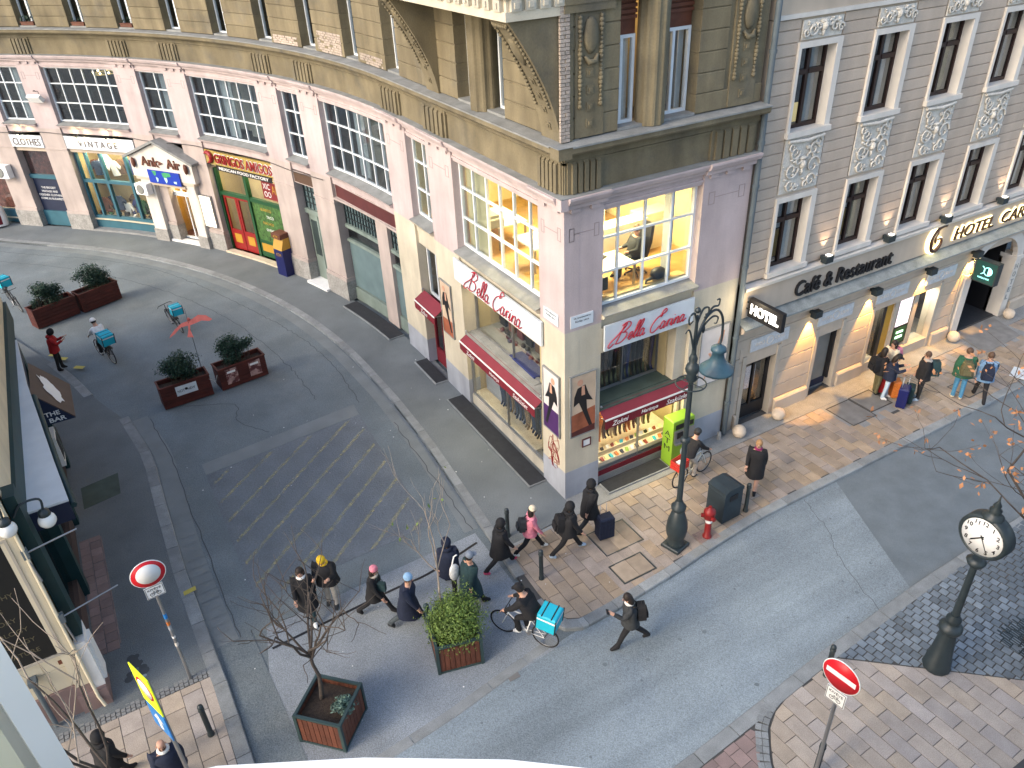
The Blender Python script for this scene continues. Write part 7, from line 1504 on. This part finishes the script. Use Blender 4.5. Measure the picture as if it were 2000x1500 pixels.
# ------------------------------------------------------------------ people
for k_, c_ in dict(c_black=(.012,.012,.014), c_navy=(.012,.018,.04), c_red=(.3,.012,.014), c_pink=(.62,.2,.26), c_green=(.02,.09,.05), c_denim=(.14,.25,.4), c_jeans=(.06,.2,.34), c_pale=(.42,.52,.62), c_grey=(.06,.075,.085), c_beige=(.42,.38,.33), c_teal=(.015,.04,.045), c_olive=(.11,.1,.05), c_white=(.72,.72,.7), c_cream=(.68,.58,.42), c_yellow=(.65,.42,.02), c_hotpink=(.6,.06,.14), c_capgrey=(.2,.23,.27), c_paleblue=(.25,.42,.62), c_purple=(.22,.02,.09), c_charcoal=(.03,.033,.036)).items(): mat(k_, c_, .85, .18, 14, .25, 90)
PEOPLE = []
POSES = dict(
 walk=dict(th=(25,-19), kn=(6,28), arm=(-18,14), el=(8,14), ab=(8,8), lean=5),
 walk2=dict(th=(-19,25), kn=(28,6), arm=(14,-18), el=(14,8), ab=(8,8), lean=5),
 stride=dict(th=(30,-24), kn=(4,24), arm=(-20,16), el=(8,16), ab=(8,8), lean=8),
 stand=dict(th=(3,-3), kn=(3,3), arm=(4,2), el=(14,18), ab=(9,9), lean=1),
 phone=dict(th=(4,-4), kn=(4,4), arm=(28,32), el=(88,84), ab=(6,6), lean=4, nod=22),
 phonewalk=dict(th=(24,-24), kn=(6,24), arm=(40,-10), el=(80,20), ab=(6,8), lean=4, nod=16),
 pull=dict(th=(22,-16), kn=(8,22), arm=(10,-26), el=(12,10), ab=(8,10), lean=5),
 bike=dict(th=(62,38), kn=(72,50), arm=(28,28), el=(16,16), ab=(10,10), lean=28, nod=8),
 sit=dict(th=(84,80), kn=(78,74), arm=(30,26), el=(60,64), ab=(10,10), lean=-12, nod=10))
def rotY(v, deg): a = R(deg); return Vector((v.x*math.cos(a)+v.z*math.sin(a), v.y, -v.x*math.sin(a)+v.z*math.cos(a)))
def person(x, y, z, head, label, pose='stand', h=1.72, coat='c_black', pants='c_black', shoes='c_black', hair='hair', hat=None, hood=False, long=0., bulk=1.0, face='skin', seat=None, scarf=None, longhair=False, helmet=None, gloves=None, trim=None, bald=False, cap=False, yaw=0):
    P = POSES[pose]; s = h/1.74; ln = P['lean']; V = Vector
    pel = V((0,0,.95)); up = lambda v: pel+rotY(V(v)-pel, ln)
    nd = P.get('nod',0); nk = up((0,0,1.47)); hd = lambda v: nk+Matrix.Rotation(R(yaw),3,'Z') @ rotY(V(v), ln*.5+nd)
    J = {}; J['pel'] = pel; J['wst'] = up((0,0,1.1)); J['chs'] = up((.0,0,1.3)); J['nkb'] = up((0,0,1.43)); J['jaw'] = hd((.015,0,.09)); J['hdm'] = hd((.022,0,.16)); J['crn'] = hd((.012,0,.235))
    for k, sd in enumerate((1,-1)):
        t, kb = P['th'][k], P['kn'][k]; n = 'LR'[k]; hip = V((0,sd*.09,.9)); J['hip'+n] = hip
        kn = hip+rotY(V((0,sd*.01,-.43)), -t); an = kn+rotY(V((0,0,-.41)), -(t-kb)); J['kne'+n] = kn; J['ank'+n] = an
        fp = -(t-kb)*.35; J['hel'+n] = an+V((-.04,0,-.045)); J['toe'+n] = an+rotY(V((.17,sd*.02,-.055)), fp if (t-kb) < -10 else 0)
        sh = up((0,sd*.185,1.39)); J['sho'+n] = sh; a, e_, ab = P['arm'][k], P['el'][k], P['ab'][k]
        ua = rotY(V((0,sd*math.sin(R(ab))*.28,-math.cos(R(ab))*.28)), -a-ln*.4); el = sh+ua; J['elb'+n] = el; fo = rotY(V((.0,-sd*(.05 if e_ > 50 else .0),-.25)), -a-e_-ln*.4); wr = el+fo; J['wri'+n] = wr; J['han'+n] = wr+fo.normalized()*.085
    if seat is None: dz = -min(min(J['toe'+n].z, J['hel'+n].z) for n in 'LR')+.03
    else: dz = seat/s-.95
    for k in J: J[k] = J[k]+V((0,0,dz))
    RAD = dict(pel=(.15,.125), wst=(.14,.11), chs=(.165,.12), nkb=(.07,.065), jaw=(.07,.075), hdm=(.082,.098), crn=(.062,.075))
    for n in 'LR': RAD.update({'hip'+n:(.1,.102),'kne'+n:(.072,.074),'ank'+n:(.054,.056),'hel'+n:(.042,.04),'toe'+n:(.045,.03),'sho'+n:(.088,.09),'elb'+n:(.066,.066),'wri'+n:(.045,.045),'han'+n:(.04,.03)})
    names = list(J); idx = {n: i for i, n in enumerate(names)}
    E_ = [('pel','wst'),('wst','chs'),('chs','nkb'),('nkb','jaw'),('jaw','hdm'),('hdm','crn')]
    for n in 'LR': E_ += [('pel','hip'+n),('hip'+n,'kne'+n),('kne'+n,'ank'+n),('ank'+n,'toe'+n),('ank'+n,'hel'+n),('chs','sho'+n),('sho'+n,'elb'+n),('elb'+n,'wri'+n),('wri'+n,'han'+n)]
    me = bpy.data.meshes.new('sk'); me.from_pydata([J[n]*s for n in names], [(idx[a],idx[b]) for a, b in E_], [])
    ob = bpy.data.objects.new('sk', me); COL.objects.link(ob); md = ob.modifiers.new('skin','SKIN'); md.use_smooth_shade = True
    for i, n in enumerate(names):
        r_ = RAD[n]; k = s*(bulk if n[:3] in ('pel','wst','chs','sho','elb') else 1.0); me.skin_vertices[0].data[i].radius = (r_[0]*k, r_[1]*k); me.skin_vertices[0].data[i].use_root = (n == 'pel')
    sb = ob.modifiers.new('sub','SUBSURF'); sb.levels = 2; sb.render_levels = 2
    root = empty('person', (x,y,z), head, label=label, cat='person')
    PEOPLE.append((ob, root, {n: J[n]*s for n in names}, E_, dict(coat=coat,pants=pants,shoes=shoes,face=face,gloves=gloves), s))
    J2 = {n: J[n]*s for n in names}; hc = J2['hdm']; fwd = (Matrix.Rotation(R(yaw),3,'Z') @ rotY(V((1,0,0)), ln*.5+nd)).normalized()
    upv = (J2['crn']-J2['jaw']); upv = (upv-fwd*upv.dot(fwd)).normalized(); lf = upv.cross(fwd); HM = Matrix((fwd,lf,upv)).transposed().to_4x4(); HM.translation = hc
    # features of the face
    mb = MB(); mb.ball(HM @ V((.098*s,0,-.02)), .017*s, 6, sq=(1,.8,1.3))
    for sd in (1,-1): mb.ball(HM @ V((0,sd*.083*s,-.01)), .024*s, 6, sq=(.7,.45,1.2))
    mb.build('nose_and_ears', face, root, kind='stuff')
    mb = MB()
    for sd in (1,-1): mb.ball(HM @ V((.087*s,sd*.034*s,.012*s)), .011*s, 6)
    mb.ball(HM @ V((.085*s,0,-.065*s)), .018*s, 6, sq=(.6,1.3,.4)); mb.build('eyes_and_mouth', 'maroon', root, kind='stuff')
    # fingers
    mb = MB()
    for n, sd in (('L',1),('R',-1)):
        d = (J2['han'+n]-J2['wri'+n]).normalized(); sx = d.cross(V((1,0,0)) if abs(d.x) < .8 else V((0,0,1))).normalized(); cu = d.cross(sx)
        for k in range(4):
            b_ = J2['han'+n]+d*.02*s+sx*(k-1.5)*.018*s; L_ = (.06,.068,.064,.05)[k]*s; mb.tube([b_, b_+d*L_*.55+cu*.004, b_+d*L_+cu*L_*.45*sd], [.0095*s,.009*s,.007*s], 5)
        b_ = J2['wri'+n]+d*.04*s; mb.tube([b_, b_+sx*.04*s+d*.025*s, b_+sx*.05*s+d*.06*s], [.011*s,.01*s,.008*s], 5)
    mb.build('fingers', gloves or face, root, kind='stuff')
    def shell(name, m, c, rx, ry, rz, zlo=-1.0, n=14):
        mb = MB(); st = math.asin(max(-1,min(1,zlo))); pr = [(max(.02,math.cos(st+(PI/2-st)*i/7)), math.sin(st+(PI/2-st)*i/7)) for i in range(8)]
        mb.lathe(pr, HM @ Matrix.Translation(V(c)*s) @ Matrix.Diagonal((rx*s,ry*s,rz*s,1)), n); return mb.build(name, m, root)
    if hood:
        shell('hood', coat if not trim else trim, (-.034,0,.012), .13,.128,.155, -.95)
        mb = MB(); mb.torus(Matrix.Translation(J2['nkb']+V((-.02,0,.03))*s), .085*s, .055*s, 14, 7); mb.build('hood_cowl', coat, root)
    elif bald: shell('beard', 'hair_brown', (.03,0,-.075), .06,.062,.05, -.9)
    else: shell('hair', hair, (-.02,0,.022), .098,.098,.118, -.55)
    if longhair: shell('long_hair', hair, (-.05,0,-.08), .085,.115,.2, -.98)
    if hat:
        shell('hat', hat, (-.005,0,.05), .108,.106,.11, -.15)
        if cap: mb = MB(); mb.ext([(0,-.075*s),(.09*s,-.07*s),(.125*s,0),(.09*s,.07*s),(0,.075*s)], HM @ Matrix.Translation((.06*s,0,.04*s)), .012*s); mb.build('cap_peak', hat, root)
    if helmet:
        shell('helmet', helmet, (-.005,0,.045), .135,.115,.125, -.1)
    if scarf: mb = MB(); mb.torus(Matrix.Translation(J2['nkb']+V((.01,0,.035))*s), .075*s, .04*s, 14, 7); mb.build('scarf', scarf, root)
    if trim and hood is False: mb = MB(); mb.torus(Matrix.Translation(J2['nkb']+V((-.03,0,.03))*s) @ Matrix.Rotation(R(-20),4,'Y'), .095*s, .045*s, 14, 7); mb.build('fur_collar', trim, root)
    # coat body and skirt following the torso and thighs
    mb = MB(); rings = []; b = bulk*1.14
    hem = J2['pel'].z-(.14+long)*s
    rs = random.Random(int(x*100)+int(y*37)); n = 20
    def ring(c, rx, ry):
        ph = rs.uniform(0,6); return [c+V((rx*math.cos(2*PI*i/n), ry*math.sin(2*PI*i/n), 0))*(1+.035*math.sin(5*2*PI*i/n+ph)) for i in range(n)]
    rings.append(ring(J2['nkb']+V((0,0,-.0))*s, .075*s,.09*s)); rings.append(ring(J2['nkb']+V((-.0,0,-.05))*s, .105*s*b,.17*s*b)); rings.append(ring(J2['chs'], .148*s*b,.205*s*b)); rings.append(ring(J2['wst'], .145*s*b,.185*s*b)); rings.append(ring(J2['pel'], .158*s*b,.195*s*b))
    mk = (J2['kneL']+J2['kneR'])/2; spread = abs(J2['kneL'].x-J2['kneR'].x)*.5
    if seat is None or long > 0:
        steps = 3 if long > .1 else 1
        for i in range(1, steps+1):
            t = i/steps; zz = J2['pel'].z+(hem-J2['pel'].z)*t; f = (J2['pel'].z-zz)/max(.01,J2['pel'].z-mk.z); rings.append(ring(V((mk.x*f,0,zz)), .16*s*b+spread*f*.55, (.195+.02*t)*s*b))
    vs = [p for r_ in rings for p in r_]; m_ = len(rings)
    mb.add(vs, [(i*n+k, i*n+(k+1)%n, (i+1)*n+(k+1)%n, (i+1)*n+k) for i in range(m_-1) for k in range(n)], 0, True); mb.add(rings[0], [tuple(range(n))]); mb.add(rings[-1], [tuple(reversed(range(n)))])
    mb.build('coat', coat, root)
    return root, J2, Matrix.Translation((x,y,z)) @ Matrix.Rotation(head,4,'Z')
def backpack(ret, m, label, h=.46, w=.32, d=.18, m2='black', off=.0):
    root, J, M_ = ret; c = (J['chs']+J['wst'])/2; t = (J['chs']-J['wst']).normalized(); ang = math.atan2(t.x, t.z)
    e = empty('backpack', M=M_ @ Matrix.Translation(c+Vector((-.15-d/2,off,0))) @ Matrix.Rotation(ang,4,'Y'), label=label, cat='backpack')
    mb = MB(); mb.ext([(-w/2,-h/2),(w/2,-h/2),(w/2+.01,0),(w/2-.03,h*.38),(w*.25,h/2),(-w*.25,h/2),(-w/2+.03,h*.38),(-w/2-.01,0)], Matrix.Translation((d/2,0,0)) @ Matrix.Rotation(R(-90),4,'Y') @ Matrix.Rotation(R(-90),4,'Z'), d); mb.build('body', m, e)
    mb = MB(); mb.box(-d/2-.05,-d/2+.01,-w*.36,w*.36,-h*.42,h*.02); mb.build('pocket', m, e)
    for sd in (-1,1): mb = MB(); mb.tube(smooth([(d/2,sd*.11,-h*.3),(d/2+.2,sd*.13,-.05),(d/2+.24,sd*.12,h*.25),(d/2+.06,sd*.1,h*.5),(d/2,sd*.09,h*.4)],4), .016, 5); mb.build('strap', m2, e)
    mb = MB(); mb.tube([(-d*.1,-.04,h*.5),(-d*.1,0,h*.58),(-d*.1,.04,h*.5)], .01, 5); mb.build('handle', m2, e); return e
def suitcase(x, y, rz, m, label, w=.42, d=.26, h=.62, handle=True, z=0):
    e = empty('suitcase', (x,y,z), rz, label=label, cat='suitcase'); mb = MB(); mb.bev(-w/2,w/2,-d/2,d/2,.05,.05+h,.03)
    for k in range(4): mb.box(-w/2+.06+k*.09,-w/2+.09+k*.09,-d/2-.012,-d/2+.005,.1,h)
    mb.build('shell', m, e)
    for sx in (-1,1):
        for sy in (-1,1): mb = MB(); mb.ball((sx*(w/2-.05),sy*(d/2-.05),.03),.03,6); mb.build('wheel', 'black', e)
    if handle: mb = MB(); mb.tube([(-.09,d/2-.05,h),(-.09,d/2-.05,h+.38),(.09,d/2-.05,h+.38),(.09,d/2-.05,h)], .01, 5); mb.build('handle', 'steel', e)
    return e
I = imgdir
person(-11.7,16.12,0,I(20),'person in a red and black jacket standing with folded arms on the left','phone',1.66,'c_red','c_black','c_black',hood=True,trim='c_black')
person(-7.38,-.14,ZR,I(-78),'person with long dark hair in a long black coat and white shoes','walk',1.68,'c_black','c_teal','c_white',longhair=True,long=.35,bulk=1.08,scarf='c_white')
person(-6.81,-.12,ZR,I(-92),'person in a yellow hat looking down at their hands','phone',1.74,'c_black','c_beige','c_charcoal',hat='c_yellow',scarf='c_yellow',bulk=1.2)
r_ = person(-5.98,-.94,ZR,I(-12),'person in a bright pink beanie striding right in black','stride',1.64,'c_black','c_black','c_black',hat='c_pink',longhair=True,long=.12,scarf='c_beige')
mb = MB(); mb.box(-.13,.13,-.05,.05,-.12,.12); mb.tube([(-.1,0,.12),(0,.0,.36),(.1,0,.12)], .012, 5); mb.build('shoulder_bag', 'c_teal', M=grM(-5.86,-1.15,.95,I(-12)), label='teal shoulder bag at the hip of the pink-beanie walker', cat='bag')
person(-5.45,-1.7,ZR,I(-8),'person in a pale blue cap and dark coat striding right','stride',1.76,'c_navy','c_grey','c_charcoal',hat='c_paleblue',long=.3,bulk=1.08,hair='hair_brown')
person(-4.15,-1.21,ZR,I(95),'person in a dark blue padded coat walking away behind the sapling','walk',1.7,'c_navy','c_black','c_black',hood=True,bulk=1.2,long=.15)
person(-3.95,-1.9,ZR,I(30),'person in a grey cap and dark green coat behind the bush','walk2',1.72,'c_teal','c_black','c_black',hat='c_capgrey',cap=True,long=.35,bulk=1.15)
mb = MB(); mb.ball((0,0,0),.2,10,sq=(.7,.35,1.3)); mb.tube([(-.05,0,.22),(.05,.06,.42),(.1,0,.5)], .02, 6); mb.build('tote_bag', 'c_white', M=grM(-4.22,-1.72,1.0,I(30)), label='white tote bag on the shoulder of the grey-capped person', cat='bag')
person(-2.77,-1.25,ZR+.02,I(22),'hooded person in a black coat with bright pink shoes','stride',1.68,'c_black','c_black','c_hotpink',hood=True,long=.2,bulk=1.12)
r_ = person(-1.88,-1.23,0,I(12),'person in a pink jacket and cream beanie walking right','stride',1.58,'c_pink','c_black','c_white',hat='c_cream',longhair=True)
backpack(r_, 'c_charcoal', 'small dark backpack on the person in pink', .34,.28,.15)
r_ = person(-1.1,-1.77,0,I(15),'hooded person in black with pale trainers walking right','stride',1.74,'c_black','c_black','c_pale',hood=True,bulk=1.15); backpack(r_, 'c_black', 'black backpack on the hooded walker nearest the lamp post side', .46,.32,.18)
person(-.18,-1.41,0,I(12),'hooded person in a black coat pulling a dark suitcase','pull',1.74,'c_black','c_charcoal','c_black',hood=True,long=.16,bulk=1.15)
suitcase(.06,-1.78,I(20),'c_navy','dark wheeled suitcase pulled by the hooded person at the corner',.42,.3,.66)
r_ = person(-1.46,-4.84,ZR,I(183),'person in black crossing the road while looking at a phone','phonewalk',1.7,'c_charcoal','c_black','c_black',longhair=True,scarf='c_white'); backpack(r_, 'c_black', 'black backpack on the person crossing the road', .4,.3,.18)
mb = MB(); mb.box(-.035,.035,-.075,.075,0,.008); J_ = r_[1]; mb.build('phone', 'black', M=r_[2] @ Matrix.Translation(J_['hanL']+Vector((.06,0,.03))) @ Matrix.Rotation(R(-25),4,'Y'), label='black phone held by the person crossing the road', cat='phone')
r_ = person(4.72,-2.38,0,I(-118),'person with blond hair in a long black coat and magenta top','walk',1.68,'c_black','skin','c_black',hair='hair_blond',longhair=False,long=.3,bulk=1.1,scarf='c_purple')
r_ = person(11.37,-1.08,0,I(10),'person in black with olive trousers bending over at the lit window','stand',1.68,'c_black','c_olive','c_black',longhair=True,bulk=1.15); backpack(r_, 'c_black', 'black backpack on the leftmost traveller', .46,.34,.2)
r_ = person(12.0,-.95,0,I(-150),'dark-haired person behind the travellers carrying pink','stand',1.7,'c_cream','c_black','c_black',longhair=True); backpack(r_, 'c_pink', 'pink backpack among the travellers by the lit window', .4,.32,.18)
person(11.36,-1.45,0,I(-20),'person in a navy jacket, black cap and pale jeans among the suitcases','phone',1.66,'c_navy','c_pale','c_white',hat='c_black',cap=True,longhair=True,bulk=1.1)
r_ = person(12.17,-2.04,0,I(172),'person in a black coat with beige fur collar facing the suitcases','stand',1.74,'c_black','c_black','c_pale',trim='c_beige',hair='hair_brown',bulk=1.15); backpack(r_, 'c_teal', 'dark green backpack on the person with the fur collar', .48,.34,.24)
r_ = person(13.23,-2.67,0,I(72),'person in a green jacket and blue jeans seen from behind','stand',1.82,'c_green','c_jeans','c_cream',hair='hair_brown',bulk=1.22); backpack(r_, 'c_olive', 'olive backpack on the person in green', .46,.34,.2,'c_olive')
r_ = person(13.71,-3.1,0,I(66),'person in a pale denim jacket and black trousers seen from behind','walk',1.76,'c_denim','c_black','c_black',hair='hair_brown',bulk=1.12); backpack(r_, 'c_navy', 'navy backpack on the person in denim', .5,.32,.2,'c_navy')
suitcase(11.62,-1.05,I(80),'c_red','red suitcase at the back of the group of travellers',.4,.26,.55,False); suitcase(11.75,-1.5,I(80),'tights_orange','orange suitcase in the middle of the group of travellers',.4,.26,.55); suitcase(11.45,-2.0,I(55),'atm_blue','blue hard-shell suitcase in front of the travellers',.44,.28,.66); suitcase(11.82,-1.95,I(60),'c_teal','grey-green suitcase behind the blue one',.4,.26,.56)
person(-11.9,-2.4,0,I(60),'hooded person in dark clothes at the bottom left corner','walk',1.7,'c_black','c_black','c_black',hood=True,bulk=1.15)
person(-10.87,-3.15,0,I(-60),'bald bearded person in a navy coat at the bottom left','walk',1.78,'c_navy','c_black','c_black',bald=True,scarf='c_white',bulk=1.15)
# seated man in the office
person(3.22,1.55,5.42,R(175),'person in a dark suit leaning back in the office chair','sit',1.76,'c_charcoal','c_charcoal','c_black',hair='hair_brown',seat=.6)
# riders and parked bicycles
def rider(x, y, z, hd_, blabel, plabel, bm='black', lean=0, **kw):
    bike(x,y,z,hd_,blabel,bm,lean); c = math.cos(hd_); s2 = math.sin(hd_); return person(x-.24*c,y-.24*s2,z,hd_,plabel,'bike',seat=1.0,**kw)
hd1 = math.atan2(-3.0+3.87,-3.66+3.08); x1, y1 = (-3.66-3.08)/2, (-3.0-3.87)/2
r_ = rider(x1,y1,ZR,hd1,'bicycle ridden by the courier beside the green bush','courier in a black jacket and cap on the bicycle beside the bush','white_paint',h=1.72,coat='c_black',pants='c_black',shoes='c_white',hat='c_black',cap=True,bulk=1.18)
delivery_box(Matrix.Translation((x1-.62*math.cos(hd1),y1-.62*math.sin(hd1),ZR+.8)) @ Matrix.Rotation(hd1+PI,4,'Z') @ Matrix.Rotation(R(6),4,'Y'), 'turquoise delivery box behind the courier by the green bush', .46)
hd2 = math.atan2(-1.1+1.29,4.07-3.02); x2, y2 = 3.5, -1.2
rider(x2,y2,0,hd2,'pale bicycle with a red crate behind the lamp post','cyclist in black and pale trousers behind the lamp post','sign_white',h=1.7,coat='c_black',pants='c_beige',shoes='c_black',hat='c_charcoal',long=.0)
e = empty('bicycle_crate', M=Matrix.Translation((x2-.6*math.cos(hd2),y2-.6*math.sin(hd2),.75)) @ Matrix.Rotation(hd2,4,'Z'), label='red plastic crate on the rack of the bicycle behind the lamp', cat='crate'); mb = MB(); mb.box(-.21,.21,-.16,.16,0,.02); mb.build('bottom', 'crate_red', e)
for (a,b,c,d) in ((-.21,.21,-.16,-.145),(-.21,.21,.145,.16),(-.21,-.195,-.145,.145),(.195,.21,-.145,.145)):
    for z0 in (.02,.1,.18): mb = MB(); mb.box(a,b,c,d,z0+.012,z0+.07); mb.build('side_slat', 'crate_red', e)
mb = MB(); mb.box(-.1,.1,-.07,.07,0,.16); mb.build('crate_packet', 'white_paint', M=Matrix.Translation((x2-.58*math.cos(hd2),y2-.58*math.sin(hd2),.775)), label='white packet lying in the red bicycle crate', cat='packet')
bike(-7.4,17.35,ZR,math.atan2(18.49-16.18,-7.63+7.18),'parked bicycle under the red bird kite','black',R(-8)); delivery_box(Matrix.Translation((-7.28,16.85,ZR+.82)) @ Matrix.Rotation(math.atan2(2.3,-.45)+PI,4,'Z'), 'turquoise delivery box on the bicycle under the bird kite', .4)
r_ = rider(-10.15,16.2,ZR,math.atan2(1.31,-.26)+R(8),'bicycle of the courier in the white helmet','courier in a white helmet seen from behind on a bicycle',h=1.7,coat='c_white',pants='c_black',shoes='c_black',helmet='white_paint'); hd3 = math.atan2(1.31,-.26)+R(8); delivery_box(Matrix.Translation((-10.15-.55*math.cos(hd3),16.2-.55*math.sin(hd3),ZR+.92)) @ Matrix.Rotation(hd3+PI,4,'Z') @ Matrix.Rotation(R(10),4,'Y'), 'turquoise delivery box on the back of the white-helmeted courier', .45)
bike(-13.0,23.3,ZR,math.atan2(22.59-24.22,-12.81+13.28),'parked bicycle at the far left edge','black',R(6)); delivery_box(Matrix.Translation((-13.2,24.0,ZR+.85)) @ Matrix.Rotation(R(-60),4,'Z'), 'turquoise delivery box on the bicycle at the left edge', .45)
# turn the skeletons into skinned bodies
bpy.context.view_layer.update(); dg = bpy.context.evaluated_depsgraph_get()
for ob, root, J, E_, mt, s in PEOPLE:
    me = bpy.data.meshes.new_from_object(ob.evaluated_get(dg)); me.name = 'body'; me.materials.clear()
    keys = ['coat','pants','shoes','face','gloves']
    for k in keys: me.materials.append(MATS[mt[k] or mt['face']])
    segs = []
    for a, b in E_:
        n = (a+b)
        z = 3 if a in ('jaw','hdm','nkb') else 2 if a[:3] == 'ank' else 1 if a[:3] in ('hip','kne') or b[:3] == 'hip' else 4 if a[:3] == 'wri' else 0
        segs.append((J[a], J[b]-J[a], (J[b]-J[a]).length_squared, z))
    mi = []
    for p in me.polygons:
        c = p.center; best = 9; bz = 0
        for a, d, l2, z in segs:
            t = max(0., min(1., (c-a).dot(d)/l2)); q = (a+d*t-c).length_squared
            if q < best: best = q; bz = z
        mi.append(bz)
    me.polygons.foreach_set('material_index', mi); me.polygons.foreach_set('use_smooth', [True]*len(mi)); me.update()
    link('body', me, root); bpy.data.objects.remove(ob)
